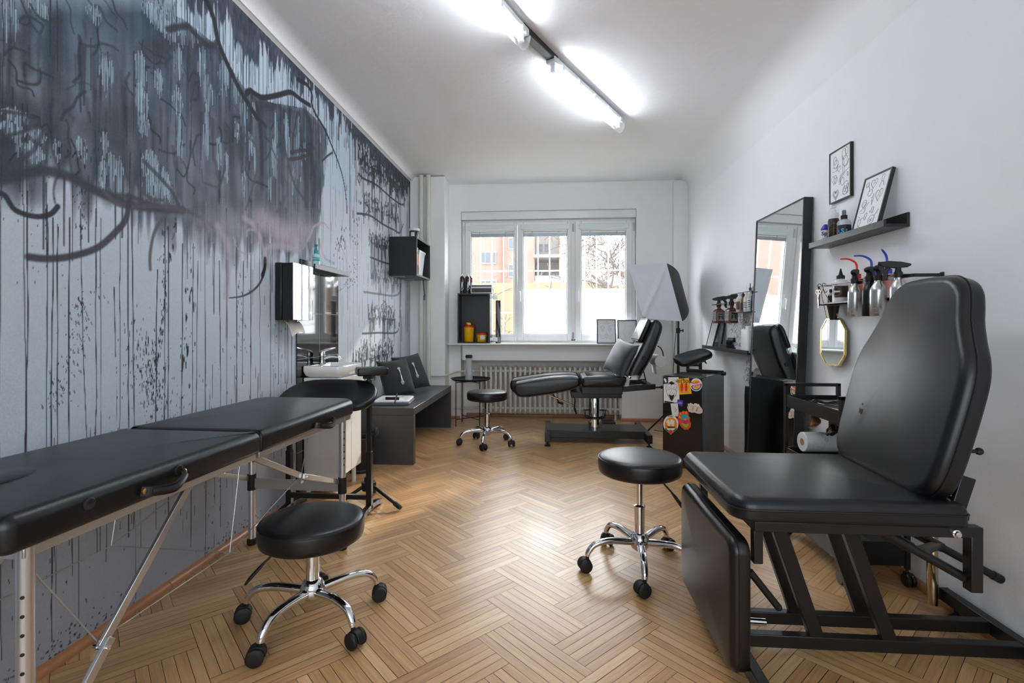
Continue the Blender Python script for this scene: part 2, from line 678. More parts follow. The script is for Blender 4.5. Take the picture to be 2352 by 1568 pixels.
s = skirting('', (XL, 1.0, 0), (XL, 2.155, 0), (1, 0, 0), 0)
t = skirting('', (XL, 2.158, 0), (XL, 6.12, 0), (1, 0, 0), 0)
s.add(t.v, t.f)
struct(s, 'baseboard_left', WOODT)
s = skirting('', (XR, -1.5, 0), (XR, 6.33, 0), (-1, 0, 0), 0)
struct(s, 'baseboard_right', WOODT)
s = skirting('', (-1.307, YB, 0), (WX0 - 0.01, YB, 0), (0, -1, 0), 0)
for a, c, y in ((-1.745, -1.307, 6.12), (-1.12, 0.889, 6.62), (0.889, 1.515, YB)):
    t = skirting('', (a, y, 0), (c, y, 0), (0, -1, 0), 0)
    s.add(t.v, t.f)
struct(s, 'baseboard_window', WOODT)

# ---------------------------------------------------------------- window
PVC = mat('white_window_frame', (232, 234, 234), 0.3, bump=0.02, bscale=60)
GLASS = mat('window_glass', (255, 255, 255), 0.0, alpha=0.06, spec=0.5, rvar=0.002)
FILM = bpy.data.materials.new('frosted_film')
FILM.use_nodes = True
nt = FILM.node_tree
b = nt.nodes['Principled BSDF']
b.inputs['Base Color'].default_value = (*srgb(244, 247, 250), 1)
b.inputs['Roughness'].default_value = 0.6
tr = nt.nodes.new('ShaderNodeBsdfTranslucent')
tr.inputs['Color'].default_value = (0.95, 0.97, 1.0, 1)
tp = nt.nodes.new('ShaderNodeBsdfTransparent')
mxs = nt.nodes.new('ShaderNodeMixShader')
nz = nt.nodes.new('ShaderNodeTexNoise')
nz.inputs['Scale'].default_value = 4
mr = nt.nodes.new('ShaderNodeMapRange')
mr.inputs['To Min'].default_value = 1.154
mr.inputs['To Max'].default_value = 0.9
nt.links.new(nz.outputs['Fac'], mr.inputs['Value'])
nt.links.new(mr.outputs['Result'], mxs.inputs['Fac'])
nt.links.new(b.outputs['BSDF'], mxs.inputs[1])
nt.links.new(tr.outputs['BSDF'], mxs.inputs[2])
mx2 = nt.nodes.new('ShaderNodeMixShader')
mx2.inputs['Fac'].default_value = 0.35
nt.links.new(mxs.outputs[0], mx2.inputs[1])
nt.links.new(tp.outputs[0], mx2.inputs[2])
nt.links.new(mx2.outputs[0], nt.nodes['Material Output'].inputs['Surface'])


def ring(s, x0, z0, x1, z1, w, y0, y1):
    s.box((x0, y0, z0), (x0 + w, y1, z1))
    s.box((x1 - w, y0, z0), (x1, y1, z1))
    s.box((x0 + w, y0, z0), (x1 - w, y1, z0 + w))
    s.box((x0 + w, y0, z1 - w), (x1 - w, y1, z1))


s = MB()
ring(s, WX0 + 0.003, 0.978, WX1 - 0.003, 2.56, 0.05, 6.455, 6.53)
s.box((WX0 + 0.002, 6.40, 2.56), (WX1 - 0.002, 6.53, WZ1 - 0.002))
s.box((0.245, 6.455, 1.0), (0.33, 6.53, 2.52))
wf = struct(s, 'window_1', PVC, bevel=0.006)
SILVER = mat('satin_metal', (190, 192, 194), 0.3, metal=0.9, rvar=0.05)
for k, (x0, x1, gx0, gx1) in enumerate(((-1.105, -0.432, -1.03, -0.47), (-0.428, 0.262, -0.352, 0.211), (0.31, 1.025, 0.387, 0.951))):
    s = MB()
    s.box((x0, 6.425, 1.0), (gx0, 6.5, 2.53))
    s.box((gx1, 6.425, 1.0), (x1, 6.5, 2.53))
    s.box((gx0, 6.425, 1.0), (gx1, 6.5, 1.083))
    s.box((gx0, 6.425, 2.405), (gx1, 6.5, 2.53))
    sash = s.build('sash', PVC, wf, bevel=0.008, bseg=3)
    s = MB()
    ring(s, gx0, 1.083, gx1, 2.405, 0.012, 6.44, 6.47)
    s.build('glazing_bead', PVC, sash, bevel=0.003)
    g = MB()
    g.box((gx0, 6.462, 1.083), (gx1, 6.468, 2.405))
    g.build('pane', GLASS, sash, smooth=0)
    if k:
        g = MB()
        g.box((gx0 + 0.004, 6.456, 1.087), (gx1 - 0.004, 6.4605, 1.667))
        fo = g.build('frosted_film', FILM, sash, smooth=0)
        s = MB()
        hx = x0 + 0.035
        s.add(*(lambda p: (p.v, p.f))(MB().prism(rrect(-0.013, -0.09, 0.013, 0.09, 0.012), 0, 0.012, T=frame((hx, 6.425, 1.6), (1, 0, 0), (0, 0, 1)))))
        s.tube([(hx, 6.413, 1.63), (hx, 6.385, 1.63), (hx, 6.378, 1.615), (hx, 6.376, 1.50)], 0.0085, 10)
        hd = s.build('window_handle', PVC, wf, bevel=0.002)
    # rolled-up slat blind with its headrail
    s = MB()
    s.box((gx0 - 0.03, 6.40, 2.425), (gx1 + 0.03, 6.427, 2.49))
    hr = s.build('blind_headrail', mat('blind_cover', (222, 232, 230), 0.4), wf, bevel=0.006)
    s = MB()
    for q2 in range(7):
        s.box((gx0 + 0.003, 6.436, 2.343 + q2 * 0.0068), (gx1 - 0.003, 6.452, 2.3478 + q2 * 0.0068))
    for q2 in (0.2, 0.8):
        xx = gx0 + (gx1 - gx0) * q2
        s.box((xx - 0.004, 6.433, 2.34), (xx + 0.004, 6.4355, 2.405))
    s.build('blind_slats', mat('grey_slats', (150, 160, 168), 0.35, metal=0.3), hr)
s = MB()
for hx in (-1.128, 0.285, 1.05):
    for hz in (2.45, 1.06):
        s.cyl((hx, 6.45, hz - 0.05), (hx, 6.45, hz + 0.05), 0.008, n=10)
s.build('hinge', SILVER, wf)

# ---------------------------------------------------------------- outside the window
gr = thing('window_grille', 'white painted security bars standing outside the window panes', 'window bars', (0, 6.72, 1.0))
BARW = mat('white_bar_paint', (238, 240, 240), 0.5)
s = MB()
for xx in np.arange(-1.1, 1.08, 0.155):
    s.cyl((xx, 0, 0), (xx, 0, 1.7), 0.0075, n=8)
part(s, 'upright_bars', BARW, gr)
s = MB()
for zz in (0.42, 0.86):
    s.cyl((-1.15, -0.002, zz - 0.05 + 0.12 * (zz > 0.6)), (1.07, -0.002, zz - 0.05 + 0.12 * (zz > 0.6)), 0.009, n=8)
part(s, 'cross_bars', BARW, gr)

PINK = mat('pink_render', (176, 148, 138), 0.85, bump=0.1, bscale=8, var=0.05, vscale=1)
CREAM = mat('cream_render', (170, 156, 126), 0.85, bump=0.1, bscale=8, var=0.06, vscale=1)
EXTW = mat('exterior_white', (196, 198, 200), 0.6, var=0.03, vscale=1)
EXGL = mat('exterior_glass', (110, 122, 134), 0.15, rvar=0.05)
YE = 22.0
bld = thing('apartment_building', 'pink rendered apartment block with white windows and balconies beyond the window', 'building', (0, YE, 0))


def ex(px, py, y=YE):
    return at(px, py, y=y) - Vector((0, YE, 0))


def exbox(s, x0, y0, x1, y1, d0, d1, base=YE):
    a, c = ex(x0, y1), ex(x1, y0)
    s.box((a.x, d0, a.z), (c.x, d1, c.z))


s = MB()
exbox(s, 900, 380, 1228, 740, 0, 6)
exbox(s, 1284, 380, 1292, 740, -0.2, 6)
part(s, 'facade', PINK, bld, smooth=0)
s = MB()
exbox(s, 1226, 380, 1292, 740, 1.6, 5.9)
part(s, 'balcony_recess', EXTW, bld, smooth=0)
for (x0, y0, x1, y1, nn) in ((1102, 578, 1140, 606, 3), (1168, 545, 1196, 573, 2), (1168, 607, 1196, 637, 2), (1102, 643, 1141, 668, 3), (1040, 578, 1062, 606, 2)):
    s = MB()
    exbox(s, x0, y0, x1, y1, -0.05, 0.02)
    f = part(s, 'window_frame', EXTW, bld, smooth=0)
    s = MB()
    for k in range(nn):
        a = x0 + 1.3 + (x1 - x0 - 1.3) * k / nn
        c = x0 - 0.2 + (x1 - x0 - 1.3) * (k + 1) / nn
        exbox(s, a, y0 + 2, c, y1 - 2.5, -0.07, -0.04)
    s.build('pane', EXGL, f, smooth=0)
for r0, r1 in ((586, 590), (646, 650)):
    s = MB()
    exbox(s, 1226, r0, 1288, r1 + 3, -0.3, 1.7)
    part(s, 'balcony_slab', EXTW, bld, smooth=0)
for x0, y0, x1, y1 in ((1237, 548, 1245, 565), (1250, 548, 1258, 565), (1236, 612, 1246, 634), (1250, 612, 1262, 634)):
    s = MB()
    exbox(s, x0, y0, x1, y1, 1.5, 1.62)
    part(s, 'balcony_door', EXGL, bld, smooth=0)
s = MB()
exbox(s, 1230, 634, 1284, 648, -0.28, -0.24)
part(s, 'balcony_screen', mat('pale_blue_screen', (176, 214, 224), 0.5, var=0.05), bld, smooth=0)
s = MB()
for k in range(19):
    exbox(s, 1229 + k * 3, 570, 1229.4 + k * 3, 587, -0.28, -0.26)
exbox(s, 1228, 569, 1288, 570, -0.29, -0.25)
part(s, 'balcony_railing', mat('grey_railing', (120, 124, 126), 0.5), bld, smooth=0)
s = MB()
exbox(s, 1153, 400, 1156, 740, -0.2, -0.05)
part(s, 'downpipe', mat('brown_pipe', (150, 110, 92), 0.6), bld, smooth=0)
gw = MB()
a, c = at(1000, 775, y=15), at(1396, 648, y=15)
gw.box((a.x, 15, a.z - 0.4), (c.x, 15.25, c.z))
a2 = at(1440, 652, y=15)
gw.box((c.x + 0.001, 15.01, a.z - 0.4), (a2.x + 3, 15.24, at(1396, 656, y=15).z))
gwo = tag(gw.build('garden_wall', CREAM, smooth=0), 'cream rendered boundary wall across the yard outside the window', 'wall')
gd = MB()
gd.box((-30, 6.8, 0.2), (30, 60, 0.5))
gdo = tag(gd.build('yard_ground', mat('yard_soil', (120, 112, 98), 0.9, var=0.2, bump=0.4, bscale=6), smooth=0), 'bare ground of the yard outside the window', 'ground')

BARK = mat('bare_bark', (112, 102, 96), 0.9, bump=0.4, bscale=30, var=0.2)


def tree(name, label, base, h, seed, spread, lean=0.0, depth=6, thick=1.0):
    rt = random.Random(seed)
    s = MB()

    def grow(p, d, r, ln, lv):
        pts, rs = [p], [r]
        for k in range(4):
            d = (d + Vector((rt.gauss(0, 0.16), rt.gauss(0, 0.16), rt.gauss(0.02, 0.1)))).normalized()
            p = p + d * ln / 4
            pts.append(p)
            rs.append(max(0.011, r * (1 - 0.1 * (k + 1))))
        s.tube(pts, [q_ * thick for q_ in rs], 5 if lv < 3 else 3, caps=False)
        if lv >= depth:
            return
        for k in range(3 if lv < 4 else 2):
            j = rt.randint(2, 4)
            a = rt.uniform(0, 2 * PI)
            u, w2, _ = basis(d)
            nd = (d * rt.uniform(0.4, 0.9) + (u * math.cos(a) + w2 * math.sin(a)) * spread).normalized()
            grow(pts[j], nd, rs[j] * 0.66, ln * rt.uniform(0.62, 0.85), lv + 1)

    grow(Vector((0, 0, 0)), Vector((lean, 0, 1)).normalized(), h * 0.028, h * 0.36, 0)
    o = s.build(name, BARK, loc=base)
    return tag(o, label, 'tree')


tree('bare_tree', 'bare branching tree filling the right-hand window pane', (1.75, 11.6, 0.45), 4.6, 31, 0.9, -0.16, 7)
tree('bare_sapling', 'thin bare sapling before the pink facade in the left-hand pane', (-1.72, 13.5, 0.45), 5.0, 12, 0.5, 0.0, 5, 0.42)
tree('bare_shrub', 'low twiggy shrub before the cream yard wall, left-hand pane', (-1.25, 12.0, 0.45), 1.1, 4, 0.5, 0.05, 4, 0.6)

# ---------------------------------------------------------------- light: daylight, low winter sun, two tube lamps
wd = bpy.data.worlds.new('sky')
SC.world = wd
wd.use_nodes = True
bg = wd.node_tree.nodes['Background']
bg.inputs['Color'].default_value = (0.92, 0.965, 1.0, 1)
bg.inputs['Strength'].default_value = 1.0
wt = wd.node_tree
tcw = wt.nodes.new('ShaderNodeTexCoord')
spw = wt.nodes.new('ShaderNodeSeparateXYZ')
wt.links.new(tcw.outputs['Generated'], spw.inputs['Vector'])
mrw = wt.nodes.new('ShaderNodeMapRange')          # hazy winter sky: brighter on the sun's side of the house
mrw.interpolation_type = 'SMOOTHSTEP'
mrw.inputs['From Min'].default_value = -0.4
mrw.inputs['From Max'].default_value = 0.6
mrw.inputs['To Min'].default_value = 1.15
mrw.inputs['To Max'].default_value = 4.6
wt.links.new(spw.outputs['Y'], mrw.inputs['Value'])
wt.links.new(mrw.outputs['Result'], bg.inputs['Strength'])
for nm, lc, rx, sx, sy in (('window_daylight', (-0.04, 6.66, 1.82), -PI / 2, 2.2, 1.66), ('rear_daylight', (0, YN - 0.1, 1.62), PI / 2, 2.9, 2.25)):
    ld = bpy.data.lights.new(nm, 'AREA')
    ld.shape = 'RECTANGLE'
    ld.size, ld.size_y = sx, sy
    ld.cycles.is_portal = True
    lo = bpy.data.objects.new(nm, ld)
    lo.location = lc
    lo.rotation_euler = (rx, 0, 0)
    COL.objects.link(lo)
sd = bpy.data.lights.new('low_sun', 'SUN')
sd.energy = 1.0
sd.angle = math.radians(2.0)
sd.color = (1.0, 0.88, 0.72)
so = bpy.data.objects.new('low_sun', sd)
so.rotation_euler = Vector((1.6, 3.0, 1.9)).to_track_quat('Z', 'Y').to_euler()
so.location = (5, 12, 6)
COL.objects.link(so)

TUBE = mat('lit_tube', (240, 246, 255), 0.4, emit=23.0, var=0.0)
COVER = mat('clear_lamp_cover', (235, 240, 245), 0.15, alpha=0.16, spec=0.5, rvar=0.02)
TRAY = mat('lamp_tray', (206, 208, 210), 0.45, bump=0.02)
P = at(1264, 160, z=2.95), at(1424, 297, z=2.95)
Q = at(1204, 104, z=2.95)
dv = (P[1] - P[0]).normalized()
ln = (P[1] - P[0]).length
ang = math.atan2(dv.y, dv.x)


def make_lamp():
    t = thing('ceiling_light', '', 'ceiling light')
    s = MB()
    s.box((0, -0.038, 0.045), (ln, 0.038, 0.085))
    part(s, 'tray', TRAY, t, bevel=0.008)
    s = MB()
    s.cyl((0.06, 0, 0.012), (ln - 0.06, 0, 0.012), 0.014, n=14)
    part(s, 'tube', TUBE, t)
    for x0, x1 in ((0.03, 0.06), (ln - 0.06, ln - 0.03)):
        s = MB()
        s.box((x0, -0.016, -0.006), (x1, 0.016, 0.046))
        part(s, 'lamp_holder', PLASTIC, t, bevel=0.003)
    s = MB()
    pr = [(0.046 * math.cos(a), 0.04 + (-0.075) * math.sin(a)) for a in [PI * k / 12 for k in range(13)]]
    vs = [(xx, yy, zz) for xx in (0, ln) for yy, zz in pr]
    s.add(vs, [(k, k + 1, 13 + k + 1, 13 + k) for k in range(12)] + [tuple(range(13)), tuple(range(25, 12, -1))])
    part(s, 'cover', COVER, t)
    for k in range(5):
        xx = ln * (0.08 + 0.21 * k)
        for sd_ in (-1, 1):
            s = MB()
            s.box((xx - 0.012, sd_ * 0.047 - 0.004, 0.02), (xx + 0.012, sd_ * 0.047 + 0.004, 0.055))
            part(s, 'clip', TRAY, t, bevel=0.002)
    return t


l1 = make_lamp()
l1['label'] = 'lit fluorescent tube lamp nearer the window, its whole length in view'
l1['group'] = 'tube lamps on the ceiling rail'
l1.location = (P[0].x, P[0].y, 2.955)
l1.rotation_euler = (0, 0, ang)
l2 = copy_tree(l1)
l2['label'] = 'lit fluorescent tube lamp running out at the top edge of the photo'
d2 = (Q - at(1107, 0, z=2.95)).normalized()
l2.location = (Q - d2 * ln) + Vector((0, 0, 0.005))
l2.rotation_euler = (0, 0, math.atan2(d2.y, d2.x))
s = MB()
dj = (P[0] - Q).normalized()
s.bar((*(Q - dj * 0.05).xy, 3.04), (*(P[0] + dj * 0.06).xy, 3.04), 0.06, 0.04)
for p in (Q - dj * 0.03, P[0] + dj * 0.03):
    s.box((p.x - 0.02, p.y - 0.02, 3.02), (p.x + 0.02, p.y + 0.02, 3.065))
tag(s.build('lamp_rail', STEELB, bevel=0.004), 'black rail joining the two tube lamps on the ceiling', 'rail')

SC.view_settings.view_transform = 'Standard'
SC.view_settings.look = 'None'
SC.view_settings.gamma = 1
SC.view_settings.use_curve_mapping = False
SC.view_settings.exposure = 1.9
SC.cycles.max_bounces = 10
SC.cycles.diffuse_bounces = 5
SC.cycles.glossy_bounces = 5
SC.cycles.transmission_bounces = 8
SC.cycles.transparent_max_bounces = 16
SC.cycles.caustics_refractive = False
SC.cycles.caustics_reflective = False
SC.cycles.sample_clamp_indirect = 6.0
# ================================================================== left wall: sprayed mural with tendrils, drips and lettering
rm = random.Random(21)
G0, G1, GZ = 0.55, 6.125, 2.986
t = np.linspace(0, 1, 980)
gy = 1 / (1 / G0 + (1 / G1 - 1 / G0) * t)          # columns get wider with distance along the wall
gy = 0.6 * gy + 0.4 * (G0 + (G1 - G0) * t)
gz = np.linspace(0, GZ, 760)
NYC, NZC = len(gy), len(gz)
base = np.array([183, 195, 205.0])
IMG = np.ones((NZC, NYC, 3)) * base
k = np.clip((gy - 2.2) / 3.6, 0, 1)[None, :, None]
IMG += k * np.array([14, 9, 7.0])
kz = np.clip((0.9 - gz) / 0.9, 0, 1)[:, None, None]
IMG -= kz * np.array([26, 32, 30.0])  # shade low on the wall below the massage table, painted into the colour


def W(px, py):
    p = at(px, py, x=XL)
    return p.y, p.z


def vnoise(ny, nz, seed):
    """smooth value noise on the wall: ny cells along, nz cells up"""
    r = np.random.default_rng(seed)
    g = r.random((nz + 2, ny + 2))
    a = (gy - G0) / (G1 - G0) * ny
    c = gz / GZ * nz
    i, j = np.minimum(a.astype(int), ny), np.minimum(c.astype(int), nz)
    fa, fc = a - i, c - j
    fa, fc = fa * fa * (3 - 2 * fa), fc * fc * (3 - 2 * fc)
    A = g[np.ix_(j, i)] * (1 - fa) + g[np.ix_(j, i + 1)] * fa
    B = g[np.ix_(j + 1, i)] * (1 - fa) + g[np.ix_(j + 1, i + 1)] * fa
    return A * (1 - fc[:, None]) + B * fc[:, None]


def blend(sl, a, col):
    IMG[sl] = IMG[sl] * (1 - a[..., None]) + np.array(col, float) * a[..., None]


def window_of(y0, y1, z0, z1):
    i0, i1 = np.searchsorted(gy, y0), np.searchsorted(gy, y1) + 1
    j0, j1 = np.searchsorted(gz, z0), np.searchsorted(gz, z1) + 1
    return slice(max(0, j0 - 1), j1 + 1), slice(max(0, i0 - 1), i1 + 1)


def stroke(pts, w, col=(46, 50, 58), al=0.9, soft=0.5, sm=6, w2=None, fade=False, raw=False):
    """spray line through measured points; w = full width in metres (w2 at its end), soft = share of the width that fades"""
    P = [Vector((*(p if raw else W(*p)), 0)) for p in pts]
    if sm and len(P) > 2:
        P = catmull(P, sm)
    n = len(P)
    w2 = w if w2 is None else w2
    m = max(w, w2) * 0.75
    sl = window_of(min(p.x for p in P) - m, max(p.x for p in P) + m, min(p.y for p in P) - m, max(p.y for p in P) + m)
    Y, Z = np.meshgrid(gy[sl[1]], gz[sl[0]])
    if not Y.size:
        return
    D = np.zeros_like(Y)
    for i in range(n - 1):
        a, c = P[i], P[i + 1]
        d = c - a
        L2 = max(d.x * d.x + d.y * d.y, 1e-9)
        tt = np.clip(((Y - a.x) * d.x + (Z - a.y) * d.y) / L2, 0, 1)
        q = np.hypot(Y - a.x - tt * d.x, Z - a.y - tt * d.y)
        s = (i + tt) / (n - 1)
        hw = (w + (w2 - w) * s) / 2
        k = np.clip((hw - q) / (hw * soft + 1e-6) + 0.0, 0, 1)
        k = k * k * (3 - 2 * k)
        if fade:
            k = k * np.clip((1 - s) * 2.5, 0, 1)
        D = np.maximum(D, k)
    blend(sl, D * al, col)


def drip(y, z0, z1, w, col=(40, 44, 52), al=0.85, wob=0.004):
    if z1 < 0.02:
        z1 = 0.02
    n = max(2, int((z0 - z1) / 0.12))
    pts, yy = [], y
    for i in range(n + 1):
        yy += rm.gauss(0, wob * 0.4)
        pts.append((yy, z0 + (z1 - z0) * i / n))
    stroke(pts, w, col, al, 0.55, 0, w2=w * rm.uniform(0.55, 0.9), raw=True)


def blob(y, z, ry, rz, col=(40, 44, 52), al=0.9, soft=0.5, tilt=0.0):
    m = max(ry, rz) * 1.1
    sl = window_of(y - m, y + m, z - m, z + m)
    Y, Z = np.meshgrid(gy[sl[1]], gz[sl[0]])
    if not Y.size:
        return
    c, s = math.cos(tilt), math.sin(tilt)
    a, e = (Y - y) * c + (Z - z) * s, -(Y - y) * s + (Z - z) * c
    d = np.sqrt((a / ry) ** 2 + (e / rz) ** 2)
    k = np.clip((1 - d) / soft, 0, 1)
    blend(sl, k * k * (3 - 2 * k) * al, col)


px_m = lambda px, py: W(px, py)[0] / 1150 * 1.08     # metres per photo pixel on the wall there

# large dark cloud, its lower edge measured along the wall, streaked downwards
edge = [(0, 410), (60, 405), (120, 395), (180, 405), (250, 440), (300, 470), (380, 490), (430, 520), (500, 545), (545, 560), (590, 540),
        (640, 560), (690, 580), (715, 560), (735, 500), (742, 430), (746, 380), (752, 330)]
ey, ez = zip(*[W(*p) for p in edge])
lower = np.interp(gy, ey, ez, left=ez[0], right=2.6)
ztop = [(0, 0), (330, 0), (420, 30), (500, 95), (560, 190), (620, 225), (700, 240), (752, 290)]
ty, tz = zip(*[W(*p) for p in ztop])
upper = np.interp(gy, ty, tz, left=3.4, right=2.2)
Zg = gz[:, None]
n_str = vnoise(260, 7, 1)
n_big = vnoise(26, 12, 2)
n_mid = vnoise(70, 40, 3)
lo = lower[None, :] - 0.13 + (n_str - 0.5) * 0.2 + (n_mid - 0.5) * 0.1
a = np.clip((Zg - lo) / 0.16, 0, 1) * np.clip((upper[None, :] - Zg) / 0.12 + 0.5, 0, 1)
a *= np.clip((ty[-1] + 0.06 + (n_mid - 0.5) * 0.3 + (n_str - 0.5) * 0.25 - gy[None, :]) / 0.10, 0, 1)
a = a * np.clip(0.86 + 0.42 * (n_big - 0.45) + 0.3 * (n_str - 0.5), 0.45, 0.98)
# colour: teal high on the left, slate in the middle, mauve-grey towards the lower right
f1 = np.clip((Zg - 1.95) / 0.6, 0, 1) * np.clip((2.7 - gy[None, :]) / 1.2, 0, 1)
f2 = np.clip((2.35 - Zg) / 0.6, 0, 1) * np.clip((gy[None, :] - 2.0) / 0.9, 0, 1)
cl = np.array([50, 58, 69.0]) + f1[..., None] * np.array([-6, 8, 12.0]) + f2[..., None] * np.array([46, 36, 34.0])
cl = cl + ((vnoise(120, 60, 5) - 0.5) * 16)[..., None]
IMG[:] = IMG * (1 - a[..., None]) + cl * a[..., None]
# soft teal spray columns
for x0, y0, x1, y1, w, al in ((172, -20, 176, 250, 60, 0.4), (90, 20, 92, 180, 46, 0.35), (60, 110, 100, 60, 40, 0.3), (160, -20, 165, 130, 40, 0.35), (250, 60, 190, 200, 70, 0.25),
                              (310, -10, 330, 120, 80, 0.25)):
    stroke([(x0, y0), ((x0 + x1) / 2 + 4, (y0 + y1) / 2), (x1, y1)], w * px_m(x0, max(y0, 0)), (98, 124, 142), al, 1.0)
for x0, y0, x1, y1, w, al in ((0, 240, 110, 280, 130, 0.7), (60, 150, 40, 90, 60, 0.5), (130, 180, 150, 250, 80, 0.5), (220, 300, 330, 250, 120, 0.5), (330, 130, 420, 70, 70, 0.5), (430, 120, 470, 300, 70, 0.55),
                              (560, 250, 640, 240, 40, 0.85), (600, 260, 600, 420, 46, 0.6), (690, 300, 705, 470, 40, 0.7), (640, 280, 650, 420, 30, 0.4), (520, 300, 540, 470, 60, 0.4),
                              (395, 70, 430, 130, 60, 0.75), (420, 100, 500, 110, 44, 0.7)):
    stroke([(x0, y0), ((x0 + x1) / 2 + 3, (y0 + y1) / 2 - 3), (x1, y1)], w * px_m(x0, max(y0, 0)), (52, 57, 66), al, 0.9)

for q in range(150):                                   # denser vertical runs and smears inside the cloud
    x = rm.uniform(0, 735)
    yv = np.interp(x, [p[0] for p in ztop], [p[1] for p in ztop]) + rm.uniform(0, 330)
    y, z = W(x, yv)
    s = px_m(x, yv)
    stroke([(y, z), (y + rm.gauss(0, 3) * s, z - rm.uniform(20, 140) * s)], rm.uniform(3, 22) * s, rm.choice(((40, 46, 55), (46, 52, 62), (74, 88, 102), (58, 66, 78))), rm.uniform(0.3, 0.75), 0.8, 0, w2=rm.uniform(2, 10) * s, raw=True)
for q in range(70):
    x, yv = rm.uniform(-10, 720), rm.uniform(20, 400)
    if yv < np.interp(x, [p[0] for p in ztop], [p[1] for p in ztop]):
        continue
    y, z = W(x, yv)
    s = px_m(x, max(0, yv))
    pts, d = [(y, z)], rm.uniform(0, 6.28)
    for e in range(4):
        d += rm.gauss(0, 0.7)
        pts.append((pts[-1][0] + math.cos(d) * rm.uniform(12, 30) * s, pts[-1][1] + math.sin(d) * rm.uniform(12, 34) * s))
    stroke(pts, rm.uniform(4, 11) * s, rm.choice(((38, 42, 50), (44, 49, 58), (52, 58, 68))), rm.uniform(0.45, 0.85), 0.8, 5, raw=True)
# light gaps in the cloud that keep running paint
gaps = [(20, 45, 22, 60), (85, 15, 34, 20), (215, 32, 20, 26), (38, 268, 34, 20), (30, 300, 30, 22), (85, 310, 22, 16), (70, 350, 34, 26), (245, 170, 20, 46), (322, 165, 18, 50), (325, 235, 22, 40),
        (385, 55, 60, 38), (430, 60, 44, 44), (360, 40, 44, 22), (410, 150, 16, 44), (408, 235, 16, 34), (365, 190, 14, 30), (465, 160, 14, 60), (478, 215, 16, 46), (412, 320, 10, 60), (475, 310, 12, 70), (508, 180, 12, 44),
        (560, 255, 14, 60), (582, 245, 9, 24), (545, 300, 10, 26), (503, 350, 10, 50), (520, 385, 9, 40), (575, 340, 8, 40), (585, 375, 8, 40), (632, 300, 8, 60), (657, 290, 9, 40),
        (660, 330, 12, 50), (684, 300, 10, 50), (630, 360, 12, 46), (690, 380, 7, 30), (700, 345, 6, 24), (240, 330, 10, 30), (132, 345, 10, 26), (188, 345, 14, 34), (345, 380, 26, 40), (370, 420, 28, 40), (330, 290, 18, 26),
        (265, 395, 26, 44), (235, 400, 10, 40), (388, 440, 14, 22), (345, 430, 22, 26), (620, 430, 7, 40), (675, 420, 6, 50), (560, 420, 7, 40), (540, 200, 14, 40), (520, 160, 10, 60)]
for gx, gyp, rx, ry in gaps:
    y, z = W(gx, gyp)
    s = px_m(gx, gyp)
    blob(y, z, rx * s * 1.05, ry * s * 1.05, (120, 138, 152), 0.5, 0.7, rm.gauss(0, 0.1))
    n = max(4, int(rx * 0.62))
    for q in range(n):
        f = (q + rm.uniform(0.1, 0.9)) / n * 2 - 1
        e = math.sqrt(max(0.05, 1 - f * f))
        yy = y + f * rx * s
        z1 = z + ry * s * e * rm.uniform(0.55, 1.15)
        z2 = z - ry * s * e * rm.uniform(0.5, 1.2)
        if rm.random() < 0.25:
            z2 = z1 - (z1 - z2) * rm.uniform(0.2, 0.6)
        stroke([(yy, z1), (yy + rm.gauss(0, 0.6) * s, z2)], rx * s * 2 / n * rm.uniform(0.5, 0.95), rm.choice(((162, 183, 197), (150, 170, 184), (174, 194, 207))), rm.uniform(0.6, 0.95), 0.4, 0, w2=rx * s * 2 / n * rm.uniform(0.3, 0.9), raw=True)
    for q in range(int(3 + rx * 0.12)):
        yy = y + rm.uniform(-1, 1) * rx * s
        drip(yy, z + ry * s * rm.uniform(0.2, 1.1), z - ry * s * rm.uniform(0.0, 1.1), rm.uniform(1.2, 2.6) * s, (46, 52, 62), 0.8)

# bare strip under the dark band at the top, with its ragged drips
topb = [(395, 12), (420, 5), (470, 20), (505, 30), (530, 55), (545, 105), (560, 120), (580, 138), (600, 118), (622, 140), (650, 152), (668, 182), (690, 200), (705, 205), (722, 218), (735, 222), (760, 250), (782, 275), (800, 298),
        (815, 320), (850, 345)]
by_, bz_ = zip(*[W(*p) for p in topb])
for yy in np.arange(by_[0], by_[-1], 0.011):
    if yy > 4.3:
        break
    z1 = np.interp(yy, by_, bz_)
    lowp = np.interp(yy, ty, tz) if yy < ty[-1] else 2.3
    if z1 - lowp > 0.03:
        stroke([(yy, z1 + rm.gauss(0, 0.02)), (yy + rm.gauss(0, 0.004), lowp - 0.02)], 0.017, (182, 200, 213), 0.9, 0.4, 0, raw=True)
band = np.interp(gy, by_, bz_, left=bz_[0], right=bz_[-1])
band = np.where(gy > by_[-1], 2.80, band)
jag = (vnoise(420, 2, 8) - 0.5) * 0.16 + (vnoise(90, 3, 9) - 0.5) * 0.08
ab = np.clip((Zg - (band[None, :] + jag)) / 0.02, 0, 1) * (gy[None, :] > by_[0] - 0.3)
bc = np.array([58, 66, 78.0]) + ((vnoise(500, 60, 12) - 0.5) * 34)[..., None] + ((vnoise(60, 60, 13) - 0.5) * 26)[..., None]
IMG[:] = IMG * (1 - 0.92 * ab[..., None]) + bc * 0.92 * ab[..., None]
for q in range(210):
    yy = rm.uniform(by_[0], 4.5)
    z1 = np.interp(yy, by_, bz_) if yy < by_[-1] else 2.8
    drip(yy, z1 + 0.05, z1 - abs(rm.gauss(0, 0.3)) - 0.03, rm.uniform(0.003, 0.009), (56, 64, 76), 0.8)

